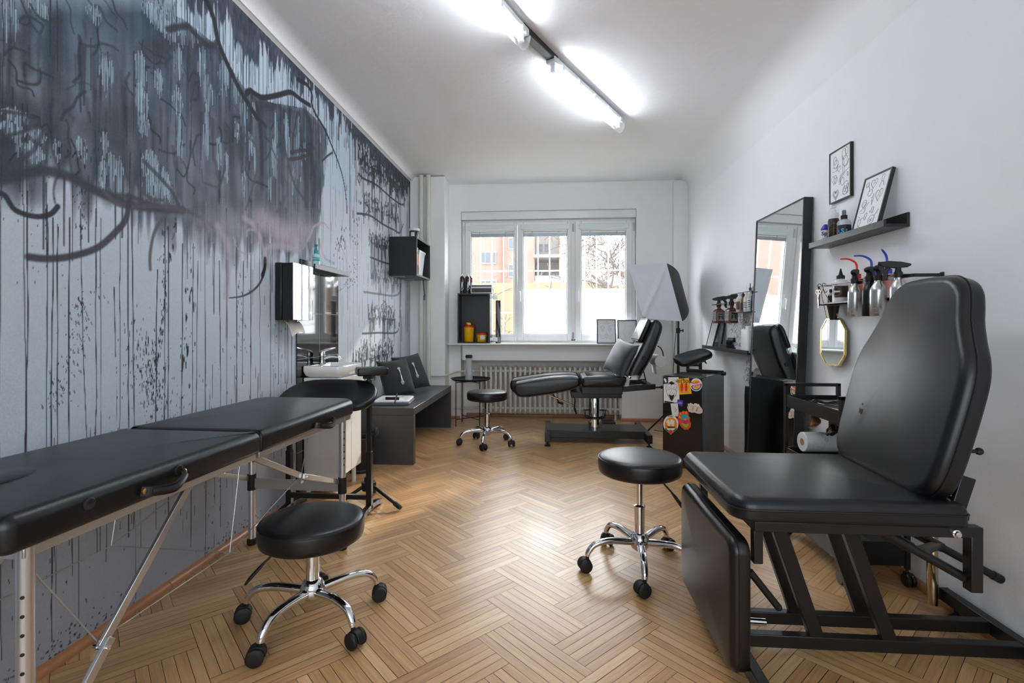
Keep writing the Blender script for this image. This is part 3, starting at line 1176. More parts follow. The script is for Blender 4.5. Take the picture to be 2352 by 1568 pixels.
# long fine runs over the whole wall
runs = [(0, 430, 1040), (55, 470, 1010), (62, 440, 1000), (105, 480, 780), (108, 470, 1000), (122, 500, 1000), (133, 520, 900), (160, 500, 990), (186, 480, 985), (219, 480, 970), (233, 500, 975), (263, 660, 820),
        (276, 520, 975), (294, 470, 960), (303, 480, 940), (362, 620, 960), (380, 500, 950), (388, 520, 940), (418, 560, 930), (446, 560, 930), (455, 600, 900), (471, 500, 930), (428, 520, 640), (105, 420, 490), (218, 300, 520),
        (163, 410, 600), (322, 350, 480), (300, 350, 470), (520, 480, 900), (543, 560, 900), (560, 600, 880), (577, 560, 900), (596, 560, 890), (607, 680, 700), (620, 560, 900), (640, 640, 880), (655, 700, 880), (662, 700, 880), (670, 720, 880),
        (6, 0, 460), (55, 240, 470), (62, 240, 470), (115, 0, 130), (130, 0, 160), (225, 40, 180), (246, 120, 200), (308, 120, 300), (320, 480, 560), (492, 560, 720), (505, 600, 900)]
for p, y0, y1 in runs:
    y, z0 = W(p, y0)
    z1 = W(p, y1)[1]
    s = px_m(p, y0)
    drip(y, z0, z1 - rm.uniform(0.15, 1.0) * (y1 > 880), rm.uniform(2.6, 4.6) * s, (40, 44, 54), 0.88, 0.006)
for p in (100, 265, 283, 150, 205):
    y, z0 = W(p, 405)
    drip(y, z0, z0 - 0.25, rm.uniform(6, 9) * px_m(p, 405), (58, 62, 70), 0.8)
for q in range(230):
    yy = rm.uniform(3.0, 6.1)
    z0 = rm.uniform(1.3, 2.9)
    drip(yy, z0, max(0.04, z0 - rm.uniform(0.3, 1.9)), rm.uniform(0.003, 0.007), (118, 126, 138), 0.4)
for q in range(80):
    yy = rm.uniform(1.0, 3.4)
    z0 = rm.uniform(0.3, 1.1)
    drip(yy, z0, z0 - rm.uniform(0.05, 0.5), rm.uniform(0.002, 0.006), (42, 46, 55), 0.8)
for q in range(60):
    yy = rm.uniform(5.45, 6.12)
    drip(yy, 2.8, rm.uniform(0.3, 1.2), rm.uniform(0.004, 0.014), rm.choice(((120, 132, 146), (88, 98, 112), (150, 160, 172))), 0.45)


def splat(px0, py0, px1, py1, n, sz, tilt=0.12, spread=10):
    for q in range(n):
        f = rm.random()
        x = px0 + (px1 - px0) * f + rm.gauss(0, spread)
        yv = py0 + (py1 - py0) * f + rm.gauss(0, spread * 0.9)
        y, z = W(x, yv)
        s = px_m(x, yv)
        r = 0.8 * sz * rm.uniform(0.3, 1.2) * s
        blob(y, z, r * 0.55, r * rm.uniform(0.9, 3.2), (36, 40, 50), 0.92, 0.35, tilt)


splat(130, 345, 215, 350, 34, 3.6, 0, 14)
splat(180, 430, 195, 540, 40, 3.8, 0.05, 9)
splat(205, 680, 130, 930, 150, 3.2, 0.35, 17)
splat(310, 770, 370, 950, 190, 3.2, 0.0, 24)
splat(345, 780, 350, 940, 100, 4, 0.1, 13)
splat(403, 500, 358, 850, 60, 5.5, 0.0, 3)
splat(440, 560, 425, 930, 36, 6, 0.0, 8)
splat(380, 520, 372, 720, 30, 4, 0.0, 5)
splat(560, 610, 540, 860, 40, 3.2, 0.25, 14)
splat(640, 690, 650, 880, 26, 3, 0.1, 14)
splat(790, 520, 770, 600, 60, 3, 0.1, 7)
splat(815, 600, 800, 660, 40, 2.6, 0.5, 6)
splat(825, 470, 815, 560, 40, 3, 0.2, 8)
splat(0, 420, 480, 960, 150, 2.2, 0.1, 60)
splat(300, 950, 60, 1480, 90, 3.5, 0.1, 60)
splat(480, 960, 520, 1240, 40, 3, 0.05, 20)
for q in range(420):                                   # scuffs along the skirting
    yy = rm.uniform(1.2, 3.1)
    if math.sin(yy * 5.1) + rm.gauss(0, 0.5) < 0.1:
        continue
    blob(yy, 0.03 + abs(rm.gauss(0, 0.035)), rm.uniform(0.002, 0.007), rm.uniform(0.002, 0.008), (40, 42, 52), 0.8, 0.5)

# tendrils
DK = (44, 46, 54)
S = lambda pts, w, **k: stroke(pts, 1.25 * w * px_m(*[max(0, c) for c in pts[len(pts) // 2]]), **k)
S([(-30, 420), (30, 405), (100, 392), (165, 408), (225, 440), (300, 470), (360, 478), (420, 482)], 26, col=(56, 60, 68), al=0.9, soft=0.7)
S([(170, 410), (235, 445), (300, 452), (345, 470), (385, 480)], 16, col=(64, 64, 72), al=0.85, soft=0.8)
S([(240, 440), (270, 468), (310, 474), (370, 474), (440, 488), (490, 520), (520, 535)], 15, col=(84, 80, 86), al=0.85, soft=0.8)
S([(-20, 440), (10, 448), (35, 482), (80, 497), (115, 492), (133, 474)], 13, col=DK, al=0.93, soft=0.5)
S([(66, 590), (110, 594), (165, 588), (225, 568), (268, 530), (290, 500), (297, 450)], 17, col=(62, 60, 70), al=0.92, soft=0.6, w2=20 * px_m(290, 480))
S([(345, 618), (345, 580), (356, 530), (380, 495)], 11, col=(84, 80, 88), al=0.85, soft=0.8)
S([(470, -10), (490, 40), (500, 90), (515, 130), (545, 195), (565, 230), (590, 270)], 16, col=(38, 40, 46), al=0.95, soft=0.5)
S([(385, 68), (430, 60), (445, 75), (480, 105), (500, 95)], 16, col=(48, 51, 58), al=0.85, soft=0.7)
S([(565, 215), (575, 208), (585, 215), (605, 224), (640, 218), (668, 212), (690, 228), (712, 242)], 12, col=(38, 40, 46), al=0.95, soft=0.5)
S([(580, 222), (590, 245), (600, 320), (602, 400)], 18, col=(48, 48, 54), al=0.7, soft=0.9)
S([(570, 235), (585, 260), (610, 290)], 10, col=DK, al=0.85)
S([(683, 182), (705, 195), (716, 215), (716, 238), (725, 262), (745, 295), (760, 330), (776, 370), (788, 410), (796, 460), (797, 490)], 9, col=(40, 42, 48), al=0.95, soft=0.5, w2=4.5 * px_m(797, 480))
S([(700, 250), (715, 300), (716, 360), (722, 420), (718, 470)], 22, col=(58, 54, 60), al=0.75, soft=0.9)
S([(668, 350), (700, 345), (712, 352), (690, 362), (664, 366)], 8, col=(60, 57, 62), al=0.85)
S([(740, 370), (752, 358), (764, 350)], 5, col=DK, al=0.85)
S([(640, 300), (655, 345), (675, 420), (700, 460)], 10, col=(72, 69, 76), al=0.75, soft=0.8)
S([(620, 330), (650, 400), (660, 440), (640, 480), (612, 515)], 8, col=(88, 84, 90), al=0.8, soft=0.8)
S([(545, 300), (585, 330), (590, 380), (580, 430), (565, 480)], 9, col=(76, 74, 80), al=0.7, soft=0.8)
S([(490, 340), (498, 400), (505, 430), (470, 420)], 7, col=(76, 78, 86), al=0.7, soft=0.8)
S([(330, 370), (360, 400), (395, 440), (410, 470)], 12, col=(64, 66, 74), al=0.8, soft=0.7)
S([(300, 390), (320, 430), (345, 455), (375, 460)], 9, col=(72, 74, 82), al=0.75, soft=0.8)
S([(60, 120), (30, 110), (10, 125)], 6, col=DK, al=0.6)
S([(70, 10), (85, 35), (110, 50), (140, 50)], 6, col=(52, 58, 66), al=0.7)
S([(48, 0), (70, 50), (90, 75), (100, 60)], 6, col=(52, 58, 66), al=0.7)
S([(100, 300), (80, 340), (62, 358), (20, 385)], 13, col=(60, 65, 74), al=0.75, soft=0.8)
S([(5, 255), (50, 262), (90, 278), (60, 300), (0, 315)], 10, col=(56, 62, 70), al=0.75, soft=0.8)
S([(240, 220), (270, 175), (262, 130), (220, 130)], 12, col=(72, 84, 96), al=0.5, soft=0.9)

# mauve spray hanging off the cloud
MV = (166, 157, 166)
for bx_, by2, rx_, ry_, al_ in ((640, 530, 95, 40, 0.55), (600, 505, 70, 36, 0.4), (690, 520, 50, 50, 0.5), (520, 540, 40, 60, 0.45), (660, 565, 60, 16, 0.55)):
    yy_, zz_ = W(bx_, by2)
    blob(yy_, zz_, rx_ * px_m(bx_, by2) * 1.3, ry_ * px_m(bx_, by2), MV, al_, 0.95)
for pts, wd, al in (([(470, 520), (520, 500), (560, 530), (600, 515)], 60, 0.35), ([(500, 520), (522, 560), (525, 600), (520, 680)], 26, 0.75), ([(600, 500), (640, 520), (690, 540), (720, 530)], 60, 0.55),
                    ([(560, 500), (585, 520), (602, 560), (608, 600)], 18, 0.8), ([(610, 600), (615, 570), (640, 565), (680, 575), (690, 580)], 20, 0.8), ([(690, 580), (710, 545), (722, 520), (742, 512)], 9, 0.8),
                    ([(640, 540), (690, 560)], 40, 0.6), ([(536, 545), (546, 570), (560, 582), (580, 582)], 6, 0.8), ([(567, 540), (570, 528), (590, 530), (600, 545)], 8, 0.8), ([(700, 560), (712, 590)], 6, 0.7),
                    ([(735, 560), (745, 590), (765, 605)], 10, 0.6), ([(770, 555), (790, 580), (800, 640), (790, 660), (775, 668)], 4, 0.7), ([(722, 520), (740, 510), (755, 525)], 5, 0.7)):
    S(pts, wd, col=MV, al=al, soft=0.9)
S([(521, 600), (521, 680), (518, 780)], 11, col=(126, 118, 128), al=0.75, soft=0.9, w2=0.004)
S([(608, 598), (607, 622), (598, 648), (580, 668), (556, 680), (527, 684)], 10, col=(66, 62, 70), al=0.95, soft=0.6, w2=4 * px_m(540, 684))
S([(609, 595), (608, 615), (603, 632)], 13, col=(30, 30, 35), al=0.95, soft=0.6)
for q in range(140):
    x = rm.uniform(420, 730)
    yv = 480 + rm.gauss(30, 45)
    y, z = W(x, yv)
    drip(y, z, z - abs(rm.gauss(0, 0.12)) - 0.03, rm.uniform(2, 5) * px_m(x, yv), rm.choice(((120, 114, 122), (150, 143, 152), (92, 92, 100))), 0.45)

# lettering: rows of sprayed marks with runs, each over a long underline
LT = (52, 54, 60)


def row(x0, y0, x1, y1, n, h, al, under=None, col=LT, dripl=0.3):
    for q in range(n):
        f = (q + rm.uniform(-0.3, 0.3)) / n
        x, yv = x0 + (x1 - x0) * f, y0 + (y1 - y0) * f
        y, z = W(x, yv)
        s = px_m(x, yv)
        hh = h * s
        pts = [(y + rm.gauss(0, 4) * s, z + hh * rm.uniform(0.3, 0.7)), (y + rm.gauss(0, 3) * s, z), (y + rm.gauss(0, 4) * s, z - hh * rm.uniform(0.2, 0.6))]
        if rm.random() < 0.5:
            pts.append((y + rm.gauss(2, 5) * s * 1.5, z + hh * rm.uniform(-0.3, 0.4)))
        stroke(pts, rm.uniform(2.2, 5.5) * s, col, al * rm.uniform(0.75, 1.0), 0.5, 5, raw=True)
        for e in range(2):
            drip(pts[-1][0] + rm.gauss(0, 3) * s, z - hh * 0.2, z - hh * 0.4 - abs(rm.gauss(0, dripl)), rm.uniform(1.2, 3.0) * s, col, al * 0.85)
    if under:
        S(under, 4.2, col=col, al=al, soft=0.5)


row(822, 352, 938, 425, 60, 40, 0.95, None, (46, 48, 54), 0.14)
row(830, 375, 930, 437, 44, 34, 0.85, [(823, 398), (835, 410), (865, 425), (900, 455), (924, 470), (931, 455), (932, 440)], (46, 48, 54), 0.2)
row(836, 460, 915, 495, 44, 34, 0.85, [(820, 490), (850, 495), (880, 515), (905, 528), (918, 534), (926, 515)], (60, 60, 66), 0.18)
row(848, 548, 905, 565, 40, 30, 0.8, [(850, 590), (880, 602), (895, 606)], (50, 50, 56), 0.3)
row(855, 625, 920, 645, 30, 30, 0.55, [(835, 670), (870, 675), (905, 679), (918, 670), (922, 640)], (78, 78, 84), 0.2)
row(845, 722, 908, 726, 40, 34, 0.75, [(832, 766), (870, 764), (908, 764), (916, 750), (919, 712)], (62, 62, 68), 0.2)
row(812, 825, 905, 800, 44, 34, 0.85, None, (46, 48, 54), 0.12)
row(830, 790, 860, 800, 8, 22, 0.7, None, (70, 70, 76), 0.15)
S([(826, 398), (820, 408), (826, 420)], 3, col=LT, al=0.85)
S([(842, 440), (836, 460), (846, 480), (836, 495)], 3, col=LT, al=0.7)
for pts in ([(880, 690), (888, 700), (882, 716), (876, 704), (884, 692)], [(874, 780), (870, 792), (880, 800)], [(890, 770), (898, 790), (892, 800)], [(820, 575), (832, 590), (826, 610), (840, 600)], [(820, 650), (832, 640), (846, 655), (838, 668)],
            [(830, 560), (850, 585), (845, 600)]):
    S(pts, 3, col=(96, 96, 102) if pts[0][0] > 850 else (200, 200, 206), al=0.7)
stroke([(6.09, 2.95), (6.09, 2.3)], 0.10, (44, 48, 56), 0.85, 0.8, 0, w2=0.02, raw=True)

# grain of the spray
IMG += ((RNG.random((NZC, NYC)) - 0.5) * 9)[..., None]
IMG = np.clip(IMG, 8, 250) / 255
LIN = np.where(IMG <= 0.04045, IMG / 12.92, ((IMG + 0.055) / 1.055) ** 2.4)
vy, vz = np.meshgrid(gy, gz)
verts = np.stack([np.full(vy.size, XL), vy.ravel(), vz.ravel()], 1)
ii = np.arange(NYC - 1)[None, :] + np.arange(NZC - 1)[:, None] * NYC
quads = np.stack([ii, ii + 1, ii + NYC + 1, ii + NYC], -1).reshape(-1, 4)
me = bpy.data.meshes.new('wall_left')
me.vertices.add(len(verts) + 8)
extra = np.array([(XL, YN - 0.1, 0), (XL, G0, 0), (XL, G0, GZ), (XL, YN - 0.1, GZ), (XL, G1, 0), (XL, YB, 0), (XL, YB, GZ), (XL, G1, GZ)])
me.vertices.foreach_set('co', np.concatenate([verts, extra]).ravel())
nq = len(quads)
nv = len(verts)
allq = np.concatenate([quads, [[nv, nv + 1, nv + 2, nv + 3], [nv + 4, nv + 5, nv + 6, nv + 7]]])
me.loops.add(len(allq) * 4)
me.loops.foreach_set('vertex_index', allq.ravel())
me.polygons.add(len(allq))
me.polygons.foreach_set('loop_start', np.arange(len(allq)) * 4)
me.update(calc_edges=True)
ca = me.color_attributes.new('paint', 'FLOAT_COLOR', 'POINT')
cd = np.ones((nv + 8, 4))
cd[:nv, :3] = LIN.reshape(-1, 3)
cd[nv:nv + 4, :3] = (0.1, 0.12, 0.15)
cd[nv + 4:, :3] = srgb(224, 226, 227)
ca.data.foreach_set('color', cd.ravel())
wl = bpy.data.objects.new('wall_left', me)
COL.objects.link(wl)
wl['kind'] = 'structure'
mm = plaster('mural_paint', (200, 200, 200), 0.22, 9, 110)
nt = mm.node_tree
b = nt.nodes['Principled BSDF']
b.inputs['Roughness'].default_value = 0.6
an = nt.nodes.new('ShaderNodeAttribute')
an.attribute_name = 'paint'
nt.links.new(an.outputs['Color'], b.inputs['Base Color'])
me.materials.append(mm)
w = MB()
w.box((XL - 0.25, YN - 0.1, -0.02), (XL - 0.002, 6.9, 3.2))
struct(w, 'wall_left', WALLW, smooth=0)
# ================================================================== helpers for things measured in room coordinates
def wpart(mb, name, m, parent, label=None, **k):
    """part whose shapes were given in room coordinates"""
    r = parent
    off = Vector((0, 0, 0))
    while r is not None:
        off += r.location
        r = r.parent
    mb.v = [tuple(Vector(p) - off) for p in mb.v]
    return part(mb, name, m, parent, label, **k)


def wtag(mb, name, m, label, cat, group=None, **k):
    """single-mesh thing given in room coordinates; its origin goes to the middle of its base"""
    xs, ys, zs = zip(*mb.v)
    c = Vector(((min(xs) + max(xs)) / 2, (min(ys) + max(ys)) / 2, min(zs)))
    mb.v = [tuple(Vector(p) - c) for p in mb.v]
    o = mb.build(name, m, loc=c, **k)
    return tag(o, label, cat, group)


# ================================================================== stools
def make_stool(name, label, c, zs, a0, lev):
    t = thing(name, label, 'stool', (*c, 0), 0, 'round stools on castors')
    s = MB()
    R, H = 0.203, 0.088
    prof = [(0.13, zs - H + 0.006), (0.15, zs - H), (R - 0.016, zs - H), (R - 0.004, zs - H + 0.008), (R, zs - H + 0.024), (R + 0.001, zs - 0.028), (R - 0.002, zs - 0.014)]
    s.lathe(prof + [(R - 0.004, zs - 0.0135), (R - 0.005, zs - 0.011), (R - 0.01, zs - 0.0045), (R - 0.03, zs), (0.12, zs + 0.003), (0.0, zs + 0.004)], n=64)
    seat = part(s, 'seat', LEATHER, t, smooth=0.9)
    s = MB()
    s.tube([(math.cos(a) * (R - 0.002), math.sin(a) * (R - 0.002), zs - 0.0125) for a in [2 * PI * k / 64 for k in range(64)]], 0.0022, 6, closed=True)
    part(s, 'piping', LEATHER, seat)
    s = MB()
    s.lathe([(0.15, zs - H - 0.006), (0.15, zs - H + 0.004), (0.02, zs - H + 0.008)], n=40)
    s.box((-0.07, -0.07, zs - H - 0.022), (0.07, 0.07, zs - H - 0.006))
    part(s, 'seat_plate', RUBBER, t, bevel=0.003)
    s = MB()
    s.cyl((0, 0, 0.25), (0, 0, zs - H - 0.015), 0.0145, n=20)
    part(s, 'gas_rod', CHROME, t)
    s = MB()
    zt = min(0.305, zs - H - 0.03)
    s.lathe([(0.026, 0.10), (0.026, zt - 0.012), (0.028, zt - 0.011), (0.028, zt), (0.016, zt + 0.006)], n=28)
    part(s, 'column', CHROME, t)
    s = MB()
    s.lathe([(0.022, 0.085), (0.03, 0.088), (0.044, 0.105), (0.05, 0.125), (0.046, 0.15), (0.034, 0.17), (0.027, 0.175)], n=30)
    part(s, 'hub', CHROME, t)
    for k in range(5):
        a = math.radians(a0 + 72 * k)
        d = Vector((math.cos(a), math.sin(a), 0))
        pts = catmull([d * 0.035 + Vector((0, 0, 0.128)), d * 0.10 + Vector((0, 0, 0.136)), d * 0.175 + Vector((0, 0, 0.139)), d * 0.232 + Vector((0, 0, 0.125)),
                       d * 0.262 + Vector((0, 0, 0.094)), d * 0.268 + Vector((0, 0, 0.074))], 6)
        s = MB()
        n = len(pts)
        s.tube(pts, [0.021 - 0.0075 * i / n for i in range(n)], 14, flat=0.85)
        part(s, 'base_leg', CHROME, t)
        # twin-wheel castor, swivelled freely
        b = a + random.uniform(-1.2, 1.2)
        M = Matrix.Translation(d * 0.268) @ rot('Z', b)
        s = MB()
        s.cyl((0, 0, 0.05), (0, 0, 0.082), 0.0085, n=12)
        hood = []
        for q in range(9):
            f = math.radians(-10 + 200 * q / 8)
            hood.append((0.013 + 0.033 * math.cos(f), 0.032 + 0.033 * math.sin(f)))
        s2 = MB()
        s2.prism(hood + [(0.013 - 0.026, 0.03), (0.013 + 0.026, 0.03)], -0.012, 0.012, T=Matrix(((1, 0, 0, 0), (0, 0, -1, 0), (0, 1, 0, 0), (0, 0, 0, 1))))
        s.add(s2.v, s2.f)
        s.v = [tuple(M @ Vector(p)) for p in s.v]
        cst = part(s, 'castor', RUBBER, t, bevel=0.002)
        for e in (-1, 1):
            s = MB()
            s.lathe([(0.012, -0.009), (0.026, -0.009), (0.031, -0.004), (0.031, 0.005), (0.025, 0.009), (0.01, 0.009)], c=(0.013, e * 0.022, 0.0315), axis=(0, 1, 0), n=24)
            s.v = [tuple(M @ Vector(p)) for p in s.v]
            part(s, 'wheel', RUBBER, cst, smooth=0.7)
    a = math.radians(lev)
    d = Vector((math.cos(a), math.sin(a), 0))
    s = MB()
    z0 = zs - H - 0.012
    s.tube([d * 0.03 + Vector((0, 0, z0)), d * 0.13 + Vector((0, 0, z0 - 0.01)), d * 0.175 + Vector((0, 0, z0 - 0.045))], 0.0045, 8)
    s.tube([d * 0.172 + Vector((0, 0, z0 - 0.043)), d * 0.19 + Vector((0, 0, z0 - 0.06)), d * 0.225 + Vector((0, 0, z0 - 0.095)), d * 0.242 + Vector((0, 0, z0 - 0.115))], [0.006, 0.011, 0.012, 0.007], 10, flat=0.55)
    part(s, 'lever', RUBBER, t)
    return t


make_stool('round_stool', 'low black round stool nearest the camera, beside the massage table', (-0.965, 1.965), 0.425, 40, 215)
make_stool('round_stool', 'raised black round stool in front of the right-hand treatment chair', (0.44, 2.53), 0.556, 49, 318)
make_stool('round_stool', 'black round stool far back between grey bench and reclined tattoo chair', (-0.643, 5.04), 0.535, 52, 100)

# ================================================================== folding massage table
TO = Vector((-1.142, 0.965, 0))
TX, TY = Vector((1, -0.0345, 0)).normalized(), Vector((0.0345, 1, 0)).normalized()
TL, TW, ZT = 1.775, 0.58, 0.80


def tb(x, y, z):
    return TO + TX * x + TY * y + Vector((0, 0, z))


mt = thing('massage_table', 'long black folding massage table with aluminium legs along the mural wall', 'massage table', tb(-TW / 2, TL / 2, 0))
Tm = frame(TO, TX, TY)
for y0, y1, rr in ((0, 0.882, [0.03, 0.012, 0.012, 0.03]), (0.888, TL, [0.012, 0.085, 0.085, 0.012])):
    s = MB()
    s.cushion(rrect(-TW, y0, 0, y1, rr, 7), 0.708, ZT - 0.006, 0.03, 0.008, T=Tm, rb=0.016, nr=7, rings=8)
    top = wpart(s, 'padded_top', LEATHER, mt, smooth=0.9)
    if y0 == 0:
        s = MB()
        s.lathe([(0.088, -0.004), (0.095, 0.002), (0.09, 0.005), (0.0, 0.006)], c=at(-8, 1101, z=ZT) + Vector((-0.03, 0, -0.002)), n=40, sx=0.85, sy=1.15)
        wpart(s, 'face_hole_plug', LEATHER, top, smooth=0.9)
    else:
        pass
for x in (-0.03, -TW + 0.03):
    for y in (0.065, TL - 0.13):
        s = MB()
        s.cyl(tb(x, y, 0.022), tb(x, y, 0.71), 0.0175, n=20)
        lg = wpart(s, 'leg', ALU, mt)
        s = MB()
        s.lathe([(0.022, 0), (0.025, 0.006), (0.025, 0.03), (0.019, 0.034)], c=tb(x, y, 0), n=20)
        wpart(s, 'rubber_foot', RUBBER, lg)
        holes = [0.60 - k * 0.042 for k in range(7)] if y < 0.5 else [0.63 - k * 0.035 for k in range(6)]
        h = ((TX * 0.55 - TY * 0.83) if y < 0.5 else (TX * 0.8 - TY * 0.6)).normalized()
        for z in holes:
            s = MB()
            s.cyl(tb(x, y, z) + h * 0.0165, tb(x, y, z) + h * 0.0181, 0.0042, n=10)
            wpart(s, 'height_hole', RUBBER, lg)
        if y > 0.5:
            s = MB()
            s.cyl(tb(x, y, 0.30), tb(x, y, 0.385), 0.0225, n=16)
            wpart(s, 'leg_collar', RUBBER, lg)
s = MB()
for y in (0.07, 0.86, 0.91, TL - 0.12):
    s.bar(tb(-TW + 0.03, y, 0.695), tb(-0.03, y, 0.695), 0.03, 0.03)
for x in (-0.03, -TW + 0.03):
    s.bar(tb(x, 0.05, 0.697), tb(x, 0.875, 0.697), 0.028, 0.024)
    s.bar(tb(x, 0.895, 0.697), tb(x, TL - 0.06, 0.697), 0.028, 0.024)
wpart(s, 'under_frame', ALU, mt, bevel=0.002)
for y in (0.065, TL - 0.13):
    s = MB()
    s.bar(tb(-TW + 0.045, y, 0.335), tb(-0.045, y, 0.335), 0.014, 0.055)
    wpart(s, 'cross_board', mat('grey_cross_board', (176, 176, 176), 0.4, metal=0.4, bump=0.05), mt, bevel=0.003)
for x in (-0.06, -TW + 0.035):
    for ya, za, yh, zh, yb, zb in ((0.60, 0.69, 0.275, 0.345, 0.085, 0.13), (0.90, 0.69, 1.30, 0.49, TL - 0.145, 0.365)):
        s = MB()
        s.bar(tb(x, ya, za), tb(x, yh, zh), 0.012, 0.026)
        br = wpart(s, 'brace', ALU, mt, bevel=0.002)
        s = MB()
        dx = 0.014 if x > -0.3 else -0.014
        dq = Vector((0, yb - yh, zb - zh)).normalized() * -0.025
        s.bar(tb(x + dx, yh + dq.y, zh + dq.z), tb(x + dx, yb, zb), 0.012, 0.026)
        wpart(s, 'lower_brace', ALU, br, bevel=0.002)
        s = MB()
        s.cyl(tb(x - 0.02, yh, zh), tb(x + 0.026, yh, zh), 0.0065, n=12)
        s.box(tuple(tb(x - 0.018, yh - 0.012, zh - 0.03)), tuple(tb(x - 0.006, yh + 0.014, zh + 0.004)))
        wpart(s, 'hinge_bolt', CHROME, br)
WIRE = mat('steel_cable', (186, 188, 190), 0.35, metal=0.8, bump=0.1, bscale=900)
for x in (-0.06, -TW + 0.035):
    s = MB()
    for a, c in (((0.275, 0.36), (0.075, 0.69)), ((0.275, 0.36), (0.80, 0.36)), ((0.80, 0.36), (1.30, 0.50)), ((0.80, 0.36), (0.86, 0.69)), ((1.30, 0.50), (1.37, 0.69))):
        s.cyl(tb(x - 0.01, *a), tb(x - 0.01, *c), 0.0021, n=6)
    wpart(s, 'cable', WIRE, mt)
s = MB()
s.cyl(tb(-0.045, 0.80, 0.36), tb(-TW + 0.045, 0.80, 0.36), 0.0018, n=6)
wpart(s, 'cable', WIRE, mt)
BRASS = mat('brass_rivet', (196, 160, 92), 0.3, metal=1.0, rvar=0.05)
for (pa, pb) in (((342, 1128), (443, 1083)), ((718, 976), (764, 962))):
    A, B = at(*pa, x=-1.105), at(*pb, x=-1.085)
    A, B = tb(0.006, (A - TO).y, A.z), tb(0.006, (B - TO).y, B.z)
    mid = (A + B) / 2 + TX * 0.038 - Vector((0, 0, 0.016))
    pts = catmull([A + TX * -0.002, A + (B - A) * 0.12 + TX * 0.022 - Vector((0, 0, 0.006)), mid, B + (A - B) * 0.12 + TX * 0.022 - Vector((0, 0, 0.006)), B + TX * -0.002], 6)
    s = MB()
    for q in range(len(pts) - 1):
        s.bar(pts[q], pts[q + 1] + (pts[q + 1] - pts[q]) * 0.08, 0.006, 0.026, up=(0, 0, 1))
    s.tube([p + TX * 0.002 for p in pts[5:-5]], 0.0085, 8)
    h = wpart(s, 'carry_handle', LEATHER, mt)
    s = MB()
    for p in (A, B):
        s.lathe([(0.009, 0), (0.009, 0.004), (0.004, 0.007), (0, 0.0075)], c=p + TX * 0.006, axis=tuple(TX), n=14)
    wpart(s, 'rivet', BRASS, h)
for p in ((226, 1157), (421, 1079)):
    s = MB()
    c = at(*p, x=-1.11)
    c = tb(-0.001, (c - TO).y, c.z)
    s.lathe([(0.0155, 0), (0.016, 0.004), (0.012, 0.006), (0.006, 0.004), (0.0, 0.002)], c=c, axis=tuple(TX), n=24)
    wpart(s, 'air_vent', RUBBER, mt)

# ================================================================== padded rest on an H-frame, and the small tripod arm rest behind it
PX0, PX1, PY = -1.675, -1.148, 3.10
pr = thing('padded_rest_stand', 'black wide padded rest on a square-tube frame behind the massage table', 'arm rest', ((PX0 + PX1) / 2, PY, 0))
s = MB()
Tp = frame(((PX0 + PX1) / 2, PY, 0.725), (1, 0, 0), (0, math.cos(0.42), math.sin(0.42)))
s.cushion([(-0.315, -0.03), (-0.30, -0.10), (-0.24, -0.145), (-0.1, -0.155), (0.1, -0.155), (0.24, -0.145), (0.30, -0.10), (0.315, -0.03), (0.305, 0.06), (0.26, 0.14), (0.18, 0.185), (0.0, 0.195), (-0.18, 0.185), (-0.26, 0.14), (-0.305, 0.06)],
          0, 0.05, 0.022, 0.008, T=Tp, rings=6, dent=lambda x, y: -0.010 * math.exp(-(y / 0.07) ** 2))
wpart(s, 'pad', LEATHER, pr, smooth=0.9, subsurf=1)
s = MB()
for x in (PX0, PX1):
    s.bar((x, PY, 0.03), (x, PY, 0.40), 0.036)
    s.bar((x, PY, 0.38), (x, PY, 0.70), 0.028)
s.bar((PX0, PY, 0.11), (PX1, PY, 0.11), 0.026, 0.03)
s.bar((PX0, PY, 0.69), (PX1, PY, 0.69), 0.03, 0.026)
wpart(s, 'post_frame', STEELB, pr, bevel=0.003)
for x in (PX0, PX1):
    s = MB()
    pts = [(x, PY + t * 0.2, 0.018 + 0.03 * (1 - t * t)) for t in (-1, -0.66, -0.33, 0, 0.33, 0.66, 1)]
    for a, c in zip(pts[:-1], pts[1:]):
        s.bar(a, c, 0.036, 0.03)
    wpart(s, 'foot', STEELB, pr, bevel=0.002)
for x, e in ((PX1, 1), (PX0, -1)):
    s = MB()
    z = 0.525
    s.cyl((x, PY, z), (x + 0.045 * e, PY, z), 0.006, n=10)
    s.lathe([(0.008, 0), (0.016, 0.004), (0.027, 0.008), (0.029, 0.014), (0.025, 0.022), (0, 0.026)], c=(x + 0.03 * e, PY, z), axis=(e, 0, 0), n=20)
    wpart(s, 'knob', RUBBER, pr)
    s = MB()
    xx = x + e * 0.17 if e > 0 else x - 0.03
    s.cyl((x + e * 0.1, PY + 0.02, 0.735), (x + e * 0.125 + (0.06 if e > 0 else -0.02), PY + 0.02, 0.735), 0.01, n=10)
    s.cyl((x + e * 0.11 + (0.06 if e > 0 else -0.02), PY - 0.02, 0.71), (x + e * 0.11 + (0.06 if e > 0 else -0.02), PY + 0.03, 0.765), 0.0055, n=8)
    wpart(s, 'tilt_lever', STEELB, pr)

